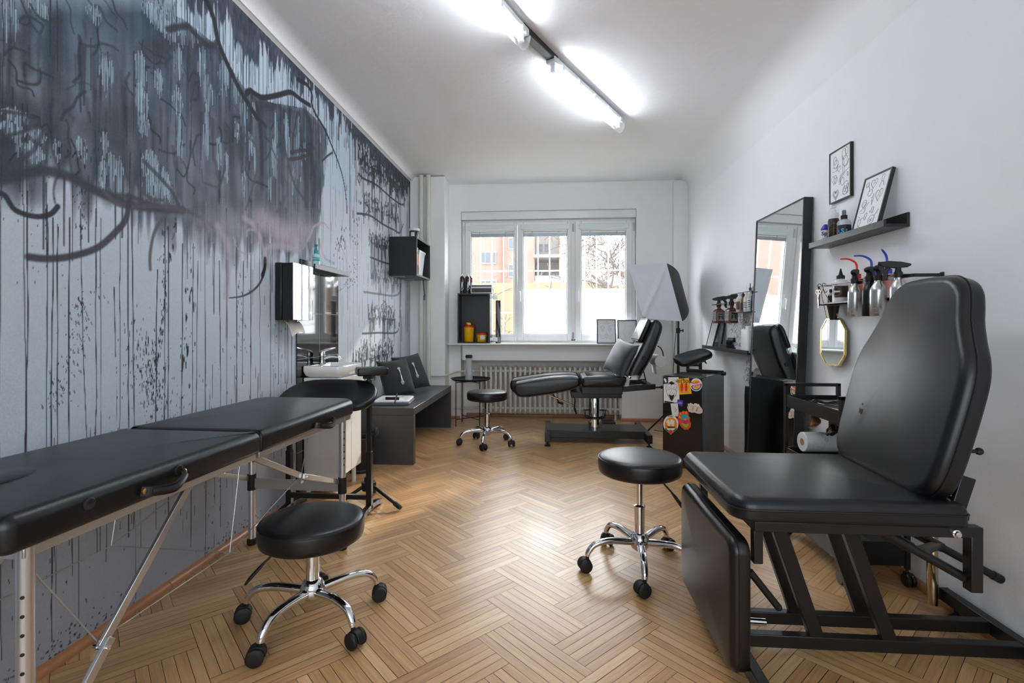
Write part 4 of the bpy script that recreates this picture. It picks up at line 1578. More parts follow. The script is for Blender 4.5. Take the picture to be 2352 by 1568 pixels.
TC = Vector((-1.215, 3.27, 0))
tp = thing('tripod_arm_rest', 'small black rectangular arm rest on a tripod pole beside the vanity', 'arm rest', TC)
s = MB()
s.cushion(rrect(-0.10, -0.075, 0.10, 0.075, 0.015, 4), 0, 0.052, 0.012, 0.003, T=Matrix.Translation(TC + Vector((0.02, 0, 0.868))) @ rot('Z', 0.5), rings=3)
wpart(s, 'pad', LEATHER, tp, smooth=0.9)
s = MB()
s.box(tuple(TC + Vector((-0.03, -0.03, 0.845))), tuple(TC + Vector((0.03, 0.03, 0.87))))
s.cyl(TC + Vector((0, 0, 0.45)), TC + Vector((0, 0, 0.85)), 0.0125, n=14)
s.cyl(TC + Vector((0, 0, 0.80)), TC + Vector((0, 0, 0.835)), 0.02, n=14)
s.cyl(TC + Vector((0, 0, 0.05)), TC + Vector((0, 0, 0.47)), 0.018, n=14)
wpart(s, 'pole', STEELB, tp)
s = MB()
s.prism([(0.052 * math.cos(a), 0.052 * math.sin(a)) for a in [PI / 3 * k for k in range(6)]], 0.10, 0.155, T=Matrix.Translation(TC))
s.cyl(TC + Vector((0, 0, 0.15)), TC + Vector((0, 0, 0.185)), 0.03, n=14)
wpart(s, 'hub', RUBBER, tp, bevel=0.004)
for a in (-20, 100, 220):
    d = Vector((math.cos(math.radians(a)), math.sin(math.radians(a)), 0))
    s = MB()
    L = 0.24 if a != 100 else 0.2
    s.cyl(TC + d * 0.035 + Vector((0, 0, 0.13)), TC + d * L + Vector((0, 0, 0.028)), 0.0115, n=12)
    lg = wpart(s, 'leg', STEELB, tp)
    s = MB()
    q = (d * (L - 0.035) + Vector((0, 0, 0.028 - 0.13))).normalized()
    e = TC + d * L + Vector((0, 0, 0.028))
    s.tube([e - q * 0.03, e + q * 0.012, e + q * 0.026], [0.0165, 0.0165, 0.013], 14)
    wpart(s, 'rubber_foot', RUBBER, lg)

# ================================================================== corner with basin
sb = MB()
sb.box((XL + 0.0005, 3.315, 0.036), (XL + 0.008, 3.985, 1.59))
tile = wtag(sb, 'tiled_splashback', mat('black_gloss_tile', (14, 14, 17), 0.06, coat=0.6, bump=0.012, bscale=6, rvar=0.02, vscale=4), 'tall black glossy tiled panel on the mural wall behind the basin', 'splashback', smooth=0)
s = MB()
for z in (0.32, 0.645, 0.965, 1.285):
    s.box((XL + 0.0079, 3.316, z - 0.0015), (XL + 0.0085, 3.984, z + 0.0015))
s.box((XL + 0.0079, 3.649, 0.04), (XL + 0.0085, 3.652, 1.63))
wpart(s, 'grout', mat('grey_grout', (170, 170, 170), 0.8), tile, smooth=0)

VX, VY0, VY1 = -1.487, 3.40, 3.79
va = thing('vanity_unit', 'small white vanity unit with basin and two doors against the black tiles', 'vanity', (-1.61, 3.595, 0))
s = MB()
s.box((XL + 0.012, VY0, 0.13), (VX, VY1, 0.83))
wpart(s, 'cabinet_body', WHITEP, va, bevel=0.003)
for a, c, hy in ((VY0 + 0.004, 3.593, 3.572), (3.597, VY1 - 0.004, 3.618)):
    s = MB()
    s.box((VX + 0.001, a, 0.135), (VX + 0.019, c, 0.825))
    d = wpart(s, 'door', WHITEP, va, bevel=0.003)
    s = MB()
    z = 0.735
    s.tube([(VX + 0.018, hy - 0.022, z), (VX + 0.038, hy - 0.022, z), (VX + 0.042, hy, z + 0.003), (VX + 0.038, hy + 0.022, z), (VX + 0.018, hy + 0.022, z)], 0.0045, 8)
    wpart(s, 'handle', CHROME, d)
s = MB()
for x in (XL + 0.03, VX - 0.03):
    for y in (VY0 + 0.03, VY1 - 0.03):
        s.cyl((x, y, 0), (x, y, 0.132), 0.017, n=14)
wpart(s, 'foot', WHITEP, va)
CER = mat('white_ceramic', (238, 239, 238), 0.08, coat=0.5, rvar=0.02)
s = MB()
bx0, bx1, by0, by1 = XL + 0.012, VX + 0.03, VY0 - 0.012, VY1 + 0.012
cxm, cym = (bx0 + bx1) / 2 + 0.02, (by0 + by1) / 2
out = rrect(bx0, by0, bx1, by1, [0.04, 0.04, 0.008, 0.008], 6)
n = len(out)
rings_ = [([(cxm + (x - cxm) * k, cym + (y - cym) * k) for x, y in out], z) for k, z in ((0.82, 0.832), (0.93, 0.845), (1.0, 0.875), (1.0, 0.905), (0.985, 0.912), (0.80, 0.912), (0.76, 0.905), (0.66, 0.872), (0.4, 0.845), (0.06, 0.838))]
vv = [(x, y, z) for ring_, z in rings_ for x, y in ring_]
s.add(vv, [(j * n + i, j * n + (i + 1) % n, (j + 1) * n + (i + 1) % n, (j + 1) * n + i) for j in range(len(rings_) - 1) for i in range(n)] + [tuple(range(n - 1, -1, -1)), tuple((len(rings_) - 1) * n + i for i in range(n))])
wpart(s, 'basin', CER, va, smooth=0.8)
s = MB()
f0 = Vector((XL + 0.055, cym, 0.912))
s.lathe([(0.027, 0), (0.027, 0.008), (0.021, 0.012), (0.02, 0.06), (0.022, 0.075), (0.018, 0.09), (0.0, 0.098)], c=f0, n=20)
s.tube(catmull([f0 + Vector((0.01, 0, 0.045)), f0 + Vector((0.06, 0, 0.062)), f0 + Vector((0.115, 0, 0.06)), f0 + Vector((0.13, 0, 0.045))], 5), 0.0125, 12)
s.cyl(f0 + Vector((0.128, 0, 0.05)), f0 + Vector((0.131, 0, 0.034)), 0.013, n=14)
fc = wpart(s, 'tap', CHROME, va)
s = MB()
s.tube([f0 + Vector((-0.01, 0, 0.088)), f0 + Vector((0.03, 0, 0.105)), f0 + Vector((0.1, 0, 0.122))], [0.017, 0.014, 0.008], 10, flat=0.6)
wpart(s, 'tap_lever', CHROME, fc)


def ledge(name, label, wall_x, side, y0, y1, z, dep, m, back=0.068, lip=0.034, group=None):
    """picture ledge: board with a low front lip and a higher rear lip; side = direction out of the wall"""
    s = MB()
    a, b2 = wall_x, wall_x + side * dep
    prof2 = [(0, 0), (dep, 0), (dep, lip), (dep - 0.012, lip), (dep - 0.012, 0.014), (0.012, 0.014), (0.012, back), (0, back)]
    M = Matrix(((side, 0, 0, wall_x), (0, 0, 1, 0), (0, 1, 0, z), (0, 0, 0, 1)))
    s.prism(prof2 if side < 0 else prof2[::-1], y0, y1, T=M)
    return wtag(s, name, m, label, 'shelf', group, bevel=0.0015)


ledge('ledge_shelf', 'black ledge shelf above the basin holding a soap bottle', XL, 1, 3.36, 3.95, 1.595, 0.115, BWOOD, group='picture ledges')
so_ = thing('soap_bottle', 'clear soap bottle with teal pump on the ledge above the basin', 'bottle', (XL + 0.06, 3.49, 1.6095))
s = MB()
s.lathe([(0.026, 0), (0.032, 0.004), (0.033, 0.02), (0.033, 0.085), (0.028, 0.1), (0.014, 0.108), (0.014, 0.115)], n=24, sy=1.1, sx=0.8)
part(s, 'bottle', mat('aqua_soap', (178, 224, 226), 0.08, alpha=0.75, rvar=0.02), so_)
TEAL = mat('teal_plastic', (0, 142, 150), 0.35, rvar=0.03)
s = MB()
s.lathe([(0.0165, 0.106), (0.0165, 0.128), (0.008, 0.134), (0.006, 0.16), (0.011, 0.161), (0.012, 0.172), (0.005, 0.176)], n=16)
s.tube([(0, 0, 0.168), (0.01, -0.028, 0.168), (0.012, -0.036, 0.162)], 0.005, 8)
part(s, 'pump', TEAL, so_)
s = MB()
s.grid(lambda a, c: (0.0275 * math.cos(-1.9 + 1.9 * a), 0.037 * math.sin(-1.9 + 1.9 * a), 0.052 + 0.026 * c), 10, 1)
lb = part(s, 'label_band', TEAL, so_)
text('SANYTOL', 'lettering', PAPER, so_, 0.014, frame((0.0175, -0.0315, 0.065), (0.86, 0.5, 0), (0, 0, 1)), label='white brand lettering on the band')

dp = thing('towel_dispenser', 'wall-mounted paper towel dispenser with black sides and mirror-bright front', 'towel dispenser', (XL + 0.06, 3.185, 1.233))
s = MB()
s.box((XL, 3.05, 1.233), (XL + 0.045, 3.32, 1.60))
s.box((XL + 0.045, 3.052, 1.235), (XL + 0.119, 3.318, 1.598))
wpart(s, 'case', BLACK, dp, bevel=0.006)
s = MB()
s.grid(lambda a, c: (XL + 0.1195 + 0.006 * math.sin(PI * a), 3.053 + 0.264 * a, 1.236 + 0.361 * c), 10, 2)
s.grid(lambda a, c: (XL + 0.119, 3.053 + 0.264 * (1 - a), 1.236 + 0.361 * c), 1, 1)
wpart(s, 'cover', mat('polished_steel', (222, 224, 230), 0.05, metal=1.0, bump=0.02, bscale=9), dp)
s = MB()
pw = [(0.0, 0.0), (0.045, -0.012), (0.10, -0.002), (0.16, -0.008)]


def tow(a, c):
    y = 3.10 + 0.17 * a
    z = 1.233 - 0.10 * c * (1 - 0.35 * abs(a - 0.2)) - 0.012 * math.sin(a * 9)
    return (XL + 0.035 + 0.05 * c + 0.012 * math.sin(a * 7 + c * 3), y + 0.02 * c * (a - 0.3), z)


s.grid(tow, 16, 8)
pt = wpart(s, 'paper_towel', mat('cream_towel_paper', (232, 226, 212), 0.85, bump=0.2, bscale=120), dp)
pt.modifiers.new('solid', 'SOLIDIFY').thickness = 0.0012

# ================================================================== wall cube with its contents
cb = thing('cube_shelf', 'black open cube shelf hung on the mural wall near the window', 'shelf', (-1.59, 5.595, 1.738))
CX0, CX1, CY0, CY1, CZ0, CZ1 = XL + 0.002, -1.438, 5.29, 5.90, 1.738, 2.158
s = MB()
k = 0.018
s.box((CX0, CY0, CZ0), (CX1, CY0 + k, CZ1))
s.box((CX0, CY1 - k, CZ0), (CX1, CY1, CZ1))
s.box((CX0, CY0 + k, CZ0), (CX1, CY1 - k, CZ0 + k))
s.box((CX0, CY0 + k, CZ1 - k), (CX1, CY1 - k, CZ1))
wpart(s, 'carcass', BWOOD, cb, smooth=0)
s = MB()
s.box((CX0, CY0 + k, CZ0 + k), (CX0 + 0.006, CY1 - k, CZ1 - k))
wpart(s, 'back_panel', BWOOD, cb, smooth=0)
for y in (5.40, 5.76):
    s = MB()
    s.box((CX0 + 0.004, y - 0.008, CZ0 - 0.004), (CX0 + 0.14, y + 0.008, CZ0 - 0.0002))
    s.box((CX0 + 0.0, y - 0.008, CZ0 - 0.09), (CX0 + 0.004, y + 0.008, CZ0 - 0.0002))
    wpart(s, 'bracket', PLASTIC, cb, smooth=0)
tub = thing('lidded_tub', 'black and white tub with white lid on top of wall cube', 'tub', (-1.52, 5.50, CZ1))
s = MB()
s.lathe([(0.05, 0), (0.052, 0.004), (0.054, 0.095), (0.05, 0.097)], n=28)
part(s, 'tub_body', mat('navy_black_label', (20, 26, 36), 0.35, rvar=0.03), tub)
s = MB()
s.lathe([(0.056, 0.095), (0.058, 0.098), (0.058, 0.12), (0.054, 0.124), (0, 0.124)], n=28)
part(s, 'lid', PLASTIC, tub)
s = MB()
for k2 in range(3):
    s.grid(lambda a, c: (0.0545 * math.cos(-1.1 + 0.55 * a + 0.3 * k2), 0.0545 * math.sin(-1.1 + 0.55 * a + 0.3 * k2), 0.01 + 0.07 * a * a + 0.012 * c), 8, 1)
s.grid(lambda a, c: (0.0543 * math.cos(-2.1 + 0.8 * a), 0.0543 * math.sin(-2.1 + 0.8 * a), 0.03 + 0.045 * c), 6, 1)
part(s, 'label_stripes', PAPER, tub)
KRAFT = mat('kraft_card', (178, 140, 96), 0.8, bump=0.1, bscale=40, var=0.15)
kb = thing('kraft_box', 'brown card box with ragged front standing in the wall cube', 'box', (-1.54, 5.40, CZ0 + 0.018))
s = MB()
s.box((-0.09, -0.06, 0), (0.085, 0.05, 0.225))
part(s, 'box', KRAFT, kb, bevel=0.002)
s = MB()
s.prism([(-0.05, 0.0), (0.03, 0.0), (0.045, 0.06), (0.0, 0.1), (-0.045, 0.07)], 0, 0.002, T=frame((0.0865, -0.005, 0.01), (0, 1, 0), (0, 0, 1)))
part(s, 'torn_flap', mat('dark_print', (90, 66, 44), 0.8), kb)
gb = thing('grey_tin', 'small grey tin with yellow round label on the kraft box', 'tin', (-1.54, 5.39, CZ0 + 0.018 + 0.2255))
s = MB()
s.box((-0.085, -0.055, 0), (0.08, 0.055, 0.075))
part(s, 'tin', mat('grey_card', (92, 96, 96), 0.6, var=0.1), gb, bevel=0.003)
s = MB()
s.lathe([(0.018, 0), (0.018, 0.001), (0, 0.001)], c=(0.0802, -0.01, 0.04), axis=(1, 0, 0), n=16)
part(s, 'round_label', mat('yellow_label', (206, 196, 96), 0.6), gb)
pb = thing('clear_bin', 'tall translucent plastic bin standing in the wall cube', 'container', (-1.56, 5.62, CZ0 + 0.018))
s = MB()
o1, o2 = rrect(-0.075, -0.10, 0.075, 0.10, 0.02, 4), rrect(-0.1, -0.135, 0.1, 0.135, 0.02, 4)
n = len(o1)
s.add([(x, y, 0) for x, y in o1] + [(x, y, 0.28) for x, y in o2] + [(x * 1.06, y * 1.05, 0.285) for x, y in o2] + [(x * 1.06, y * 1.05, 0.262) for x, y in o2],
      [tuple(range(n))] + [(j * n + i, j * n + (i + 1) % n, (j + 1) * n + (i + 1) % n, (j + 1) * n + i) for j in range(3) for i in range(n)])
part(s, 'bin', mat('translucent_plastic', (206, 212, 220), 0.3, alpha=0.8, rvar=0.03), pb)
s = MB()
s.box((-1.505, 5.545, 1.50), (-1.475, 5.575, 1.737))
hg = thing('hanging_key_strap', 'printed dark strap hanging below the wall cube in front of pipes', 'strap', (-1.50, 5.86, 1.50))
s = MB()
s.grid(lambda a, c: (0.008 * math.sin(c * 5), -0.018 + 0.036 * a + 0.008 * math.sin(c * 9), 0.237 * c), 2, 14)
g = part(s, 'strap', mat('patterned_strap', (54, 44, 50), 0.7, var=0.6, vscale=40), hg)
g.modifiers.new('solid', 'SOLIDIFY').thickness = 0.006
s = MB()
s.box((-0.006, -0.02, 0.0), (0.006, 0.02, 0.055))
part(s, 'tag', mat('violet_tag', (60, 56, 120), 0.5), hg, bevel=0.002)

# ================================================================== bench with cushions
GREY = mat('grey_laminate', (64, 65, 68), 0.34, bump=0.03, bscale=90, var=0.06, vscale=3)
be = thing('bench', 'long dark grey panel bench along the mural wall below the cube', 'bench', (-1.46, 5.035, 0))
s = MB()
s.box((XL + 0.03, 4.22, 0.425), (-1.174, 5.85, 0.49))
wpart(s, 'bench_top', GREY, be, bevel=0.003)
for y in (4.22, 5.79):
    s = MB()
    s.box((XL + 0.03, y, 0), (-1.174, y + 0.06, 0.4245))
    wpart(s, 'end_panel', GREY, be, bevel=0.002)
FAB = mat('black_cotton', (26, 27, 32), 0.85, bump=0.4, bscale=700, sheen=0.15, var=0.08)


def pillow(name, label, c, nrm, up, w, h, th, fab, print_=False, group=None, cat='cushion', seed=1):
    rp = random.Random(seed)
    z = Vector(nrm).normalized()
    u = Vector(up)
    y = (u - z * u.dot(z)).normalized()
    x = y.cross(z)
    t = thing(name, label, cat, c, 0, group)
    M = Matrix((x, y, z)).transposed().to_4x4()
    ph = [rp.uniform(0, 6) for _ in range(4)]

    def prof2(a, c2, sg):
        X, Y = 2 * a - 1, 2 * c2 - 1
        e = (max(0, 1 - X * X) * max(0, 1 - Y * Y)) ** 0.42
        k = 1 - 0.07 * (1 - abs(X * Y)) * 0 + 0.0
        px = X * w / 2 * (1 - 0.075 * (1 - Y * Y)  ** 1 * abs(X) ** 3)
        py = Y * h / 2 * (1 - 0.075 * (1 - X * X) ** 1 * abs(Y) ** 3)
        wr = 0.05 * math.sin(9 * X * Y + ph[0]) * (X * X) + 0.05 * math.sin(7 * Y + 5 * X + ph[1]) * abs(Y)
        return (px, py, sg * th / 2 * e * (1 + wr))

    s = MB()
    s.grid(lambda a, c2: prof2(a, c2, 1), 28, 28)
    s.grid(lambda a, c2: prof2(1 - a, c2, -1), 28, 28)
    s.v = [tuple(M @ Vector(p)) for p in s.v]
    cov = part(s, 'cover', fab, t, smooth=1.2)
    s = MB()
    e = [prof2(k / 28, 0, 1) for k in range(29)] + [prof2(1, k / 28, 1) for k in range(1, 29)] + [prof2(1 - k / 28, 1, 1) for k in range(1, 29)] + [prof2(0, 1 - k / 28, 1) for k in range(1, 28)]
    s.tube([M @ Vector(p) for p in e], 0.003, 6, closed=True)
    part(s, 'seam', fab, t)
    if print_:
        s = MB()

        def on(x_, y_):
            p = prof2(x_ / w + 0.5, y_ / h + 0.5, 1)
            return M @ (Vector(p) + Vector((0, 0, 0.002)))

        lines = [[(-0.01, 0.085), (0.0, 0.03), (0.012, -0.09)], [(0.012, 0.085), (0.002, 0.03), (-0.012, -0.085)], [(0.0, 0.09), (0.001, 0.0), (0.0, -0.095)], [(-0.018, 0.07), (-0.006, 0.085)], [(0.02, 0.072), (0.008, 0.088)],
                 [(-0.02, -0.07), (-0.008, -0.055)], [(0.022, -0.075), (0.01, -0.055)]]
        for L in lines:
            L = [(a * 1.0, c2) for a, c2 in L]
            pts = [Vector((*p, 0)) for p in L]
            pts = catmull(pts, 5) if len(pts) > 2 else pts
            s.tube([on(p.x, p.y) for p in pts], 0.0022, 6)
        part(s, 'arrow_print', PAPER, cov, label='white crossed-arrows print')
    return t


pillow('cushion', 'black cushion with white arrows nearer the camera on the grey bench', (-1.545, 4.92, 0.675), (0.80, -0.52, 0.36), (-0.22, 0.1, 1), 0.38, 0.38, 0.15, FAB, True, 'cushions on the bench', seed=3)
pillow('cushion', 'black cushion with white arrows at the window end of the bench', (-1.53, 5.40, 0.685), (0.80, -0.50, 0.42), (-0.25, 0.05, 1), 0.40, 0.40, 0.15, FAB, True, 'cushions on the bench', seed=8)
mg = thing('wrapped_pad', 'flat white plastic-wrapped pad lying on the near end of the bench', 'pad', (-1.43, 4.50, 0.49), 0.12)
s = MB()
s.cushion(rrect(-0.16, -0.17, 0.16, 0.17, 0.03, 4), 0, 0.022, 0.006, 0.0, rings=2)
part(s, 'base', mat('grey_pad', (86, 90, 98), 0.4, var=0.1), mg)
s = MB()
s.cushion(rrect(-0.155, -0.165, 0.155, 0.165, 0.03, 5), 0.022, 0.045, 0.012, 0.0, rings=10, dent=lambda x, y: 0.004 * math.sin(x * 60 + y * 25) + 0.003 * math.sin(y * 70 - x * 20))
part(s, 'wrapping', mat('crinkled_film', (226, 228, 232), 0.22, bump=0.3, bscale=40), mg, smooth=1.2)
bn = thing('waste_bin', 'black round waste bin between the vanity and the bench', 'bin', (-1.56, 4.02, 0))
s = MB()
s.lathe([(0.085, 0), (0.092, 0.003), (0.092, 0.02), (0.087, 0.025), (0.105, 0.275), (0.109, 0.28), (0.106, 0.285), (0.098, 0.28), (0.082, 0.02)], n=36)
part(s, 'bin_body', BLACK, bn)
s = MB()
s.tube([(0.109 * math.cos(a), 0.109 * math.sin(a), 0.279) for a in [2 * PI * k / 36 for k in range(36)]], 0.005, 8, closed=True)
part(s, 'rim', BLACK, bn)
def wparts(mb_list, name, m, parent, **k):
    """each shape of the list becomes a part of its own"""
    for s in mb_list:
        wpart(s, name, m, parent, **k)


def onplane(px, py, P0, nrm):
    u, v = (px - CX) / FPX, (py - HY) / FPX
    r = Vector((u * CS - SN, CS + u * SN, -v))
    o = Vector((0, 0, CAMZ))
    return o + r * ((Vector(P0) - o).dot(nrm) / r.dot(nrm))


# ================================================================== radiator and pipes
RADP = mat('radiator_paint', (214, 214, 206), 0.4, bump=0.06, bscale=60, var=0.04)
ra = thing('radiator', 'white cast-iron column radiator in the niche under the window', 'radiator', (-0.01, 6.45, 0.07))
NR = 29
for k in range(NR):
    x = -0.895 + 1.771 * k / (NR - 1)
    s = MB()
    pts = []
    for yy in (6.405, 6.505):
        s.tube([(x, yy, 0.10), (x, yy, 0.14), (x, yy, 0.60), (x, yy, 0.64)], [0.012, 0.0175, 0.0175, 0.012], 10)
    s.tube(catmull([(x, 6.405, 0.60), (x, 6.412, 0.648), (x, 6.455, 0.662), (x, 6.498, 0.648), (x, 6.505, 0.60)], 4), 0.018, 10)
    s.tube(catmull([(x, 6.405, 0.14), (x, 6.412, 0.092), (x, 6.455, 0.078), (x, 6.498, 0.092), (x, 6.505, 0.14)], 4), 0.018, 10)
    s.cyl((x - 0.0316, 6.455, 0.61), (x + 0.0316, 6.455, 0.61), 0.021, n=12)
    s.cyl((x - 0.0316, 6.455, 0.13), (x + 0.0316, 6.455, 0.13), 0.021, n=12)
    wpart(s, 'section', RADP, ra)
s = MB()
s.cyl((-0.93, 6.455, 0.61), (-1.06, 6.455, 0.612), 0.011, n=10)
s.lathe([(0.012, 0), (0.022, 0.004), (0.026, 0.02), (0.022, 0.036), (0.01, 0.04)], c=(-1.0, 6.455, 0.612), axis=(0, -1, 0), n=16)
wpart(s, 'valve', RADP, ra)
for e, x in enumerate((-0.80, 0.82)):
    s = MB()
    s.box((x - 0.012, 6.44, 0.0), (x + 0.012, 6.47, 0.07))
    wpart(s, 'foot', RADP, ra)
for k, px in enumerate((967.5, 984)):
    c = at(px, 600, y=6.075)
    s = MB()
    r = 0.029
    s.cyl((c.x, c.y, 0.0), (c.x, c.y, 3.05), r, n=20)
    pp = wtag(s, 'heating_pipe', RADP, ('white vertical heating pipe nearer the mural edge, left corner', 'white vertical heating pipe nearer the corner pillar edge')[k], 'pipe', 'riser pipes in the left corner')
s = MB()
z = 0.607
c = at(984, 600, y=6.075)
s.tube(catmull([(c.x + 0.03, 6.09, z - 0.03), (-1.36, 6.085, z - 0.03), (-1.29, 6.09, z - 0.022), (-1.24, 6.2, z - 0.01), (-1.2, 6.34, z), (-1.12, 6.352, z + 0.004), (-1.065, 6.40, z + 0.005), (-1.06, 6.455, z + 0.005)], 5), 0.0115, 10)
wtag(s, 'feed_pipe', RADP, 'thin white upper pipe from the riser to the radiator valve', 'pipe')
s = MB()
s.tube(catmull([(-1.24, 6.35, 0.135), (-1.05, 6.35, 0.135), (-0.99, 6.40, 0.133), (-0.955, 6.455, 0.13), (-0.925, 6.455, 0.13)], 5), 0.0115, 10)
wtag(s, 'return_pipe', RADP, 'thin white lower pipe entering the radiator near the floor', 'pipe')

# ================================================================== small round table with carafe
tx, ty, tz_ = -0.965, 6.0, 0.55
st = thing('side_table', 'small round black tray table with thin legs before the radiator', 'table', (tx, ty, 0), 0.35)
s = MB()
s.lathe([(0.0, tz_ - 0.012), (0.215, tz_ - 0.012), (0.236, tz_ + 0.006), (0.241, tz_ + 0.012), (0.236, tz_ + 0.014), (0.212, tz_ - 0.006), (0.0, tz_ - 0.006)], n=48)
part(s, 'tray', BLACKM, st)
for k in range(4):
    a = PI / 2 * k + 0.35
    s = MB()
    s.cyl((0.205 * math.cos(a), 0.205 * math.sin(a), 0), (0.205 * math.cos(a), 0.205 * math.sin(a), tz_ - 0.012), 0.0055, n=10)
    part(s, 'leg', STEELB, st)
for k in range(2):
    a = PI / 2 * k + 0.35
    for z in (0.085, tz_ - 0.03):
        s = MB()
        s.cyl((0.205 * math.cos(a), 0.205 * math.sin(a), z), (-0.205 * math.cos(a), -0.205 * math.sin(a), z), 0.0045, n=8)
        part(s, 'crossbar', STEELB, st)
ca_ = thing('water_carafe', 'tall glass water carafe with black stopper on the tray table', 'carafe', (-0.985, 5.985, tz_ - 0.0055))
s = MB()
s.lathe([(0.043, 0), (0.047, 0.004), (0.047, 0.03), (0.033, 0.13), (0.031, 0.2), (0.037, 0.262), (0.034, 0.262), (0.028, 0.2), (0.030, 0.13), (0.043, 0.034), (0.0, 0.03)], n=28)
part(s, 'carafe_glass', mat('carafe_glass', (225, 232, 234), 0.03, alpha=0.38, rvar=0.01), ca_)
s = MB()
s.lathe([(0.0, 0.033), (0.042, 0.035), (0.03, 0.13), (0.0285, 0.17), (0.0, 0.171)], n=24)
part(s, 'water', mat('water', (188, 198, 204), 0.02, alpha=0.4, rvar=0.005), ca_)
s = MB()
s.lathe([(0.030, 0.25), (0.034, 0.262), (0.042, 0.268), (0.042, 0.292), (0.036, 0.30), (0.0, 0.301)], n=24)
part(s, 'stopper', RUBBER, ca_)

# ================================================================== things on the window sill
SZ = 0.975
A, B = at(1051, 788, y=6.215), at(1125, 673, y=6.215)
cx0, cx1, cz0, cz1 = A.x, B.x, SZ, B.z
cab = thing('sill_cabinet', 'black open-fronted cabinet standing on the left end of the window sill', 'cabinet', ((cx0 + cx1) / 2, 6.32, SZ))
s = MB()
k = 0.018
s.box((cx0, 6.215, cz0), (cx0 + k, 6.43, cz1))
s.box((cx1 - k, 6.215, cz0), (cx1, 6.43, cz1))
s.box((cx0 + k, 6.215, cz0), (cx1 - k, 6.43, cz0 + k))
s.box((cx0 + k, 6.215, cz1 - k), (cx1 - k, 6.43, cz1))
wpart(s, 'carcass', BWOOD, cab, smooth=0)
s = MB()
s.box((cx0 + k, 6.422, cz0 + k), (cx1 - k, 6.43, cz1 - k))
wpart(s, 'back_panel', BWOOD, cab, smooth=0)
for z in (at(1130, 682, y=6.23).z, at(1130, 779, y=6.23).z):
    s = MB()
    s.box((cx1, 6.225, z - 0.018), (cx1 + 0.045, 6.255, z + 0.018))
    s.lathe([(0.017, 0), (0.017, 0.012), (0, 0.012)], c=(cx1 + 0.06, 6.24, z), axis=(0, -1, 0), n=14)
    s.box((cx1 + 0.04, 6.232, z - 0.026), (cx1 + 0.095, 6.246, z + 0.026))
    wpart(s, 'hinge', SILVER, cab, bevel=0.002)
YEL = mat('sharps_yellow', (238, 178, 10), 0.35, rvar=0.03)
RED = mat('signal_red', (196, 30, 28), 0.35, rvar=0.03)


def sharps(name, label, px0, px1, py0, py1, y, cap):
    a, b2 = at(px0, py1, y=y), at(px1, py0, y=y)
    r, h = (b2.x - a.x) / 2, b2.z - (SZ + 0.018)
    t = thing(name, label, 'container', ((a.x + b2.x) / 2, y, SZ + 0.0185), 0, 'yellow sharps containers')
    s = MB()
    s.lathe([(r * 0.8, 0), (r * 0.84, 0.004), (r * 0.97, h - 0.004), (r * 0.97, h)], n=32)
    part(s, 'tub', YEL, t)
    s = MB()
    s.lathe([(r * 1.02, h - 0.012), (r * 1.06, h - 0.01), (r * 1.06, h + 0.004), (r * 0.9, h + 0.012), (r * 0.3, h + 0.014), (0, h + 0.014)], n=32)
    part(s, 'lid', RED, t)
    if cap:
        s = MB()
        s.lathe([(r * 0.42, h + 0.012), (r * 0.42, h + 0.03), (r * 0.36, h + 0.04), (0, h + 0.042)], n=20)
        s.box((-r * 0.45, -0.012, h + 0.03), (r * 0.3, 0.012, h + 0.046))
        part(s, 'cap', YEL, t, bevel=0.003)
    else:
        s = MB()
        s.grid(lambda a2, c2: (r * 0.95 * math.cos(-1.75 + 1.0 * a2), r * 0.95 * math.sin(-1.75 + 1.0 * a2), h * (0.28 + 0.5 * c2)), 8, 1)
        part(s, 'label_sheet', PAPER, t)
    return t


sharps('sharps_container', 'tall yellow container with red lid inside the sill cabinet', 1064.5, 1089.5, 749, 784, 6.30, True)
sharps('sharps_container', 'squat yellow tub with red lid and white label, sill cabinet', 1094, 1119, 766, 784, 6.29, False)


def spray_can(label, px, y, seed):
    a = at(px, 672, y=y)
    t = thing('spray_can', label, 'spray can', (a.x, y, cz1), seed * 0.3, 'black spray cans on the sill cabinet')
    s = MB()
    s.lathe([(0.028, 0), (0.031, 0.003), (0.031, 0.195), (0.027, 0.21), (0.013, 0.222), (0.013, 0.226)], n=28)
    b3 = part(s, 'can', BLACK, t)
    s = MB()
    s.lathe([(0.014, 0.222), (0.017, 0.224), (0.017, 0.236), (0.009, 0.238), (0.009, 0.25), (0, 0.251)], n=16)
    part(s, 'nozzle', mat('cream_cap', (226, 220, 190), 0.4, rvar=0.02), t)
    s = MB()
    rr = random.Random(seed)

    def on(a2, z):
        return Vector((0.0316 * math.cos(a2), 0.0316 * math.sin(a2), z))
    for line in ([(-2.2, 0.05), (-1.9, 0.15), (-1.8, 0.07), (-1.6, 0.15), (-1.45, 0.06)], [(-2.1, 0.10), (-1.6, 0.12), (-1.2, 0.16)], [(-2.3, 0.04), (-1.7, 0.045), (-1.1, 0.07)]):
        pts = catmull([Vector((*p, 0)) for p in line], 5)
        s.tube([on(p.x, p.y) for p in pts], 0.0028, 6)
    s2 = part(s, 'script_logo', PAPER, b3)
    s = MB()
    s.grid(lambda a2, c2: on(-1.75 + 0.5 * a2, 0.155 + 0.03 * c2) * 1.0, 6, 1)
    part(s, 'red_mark', mat('pink_print', (206, 70, 90), 0.5), b3)
    return t


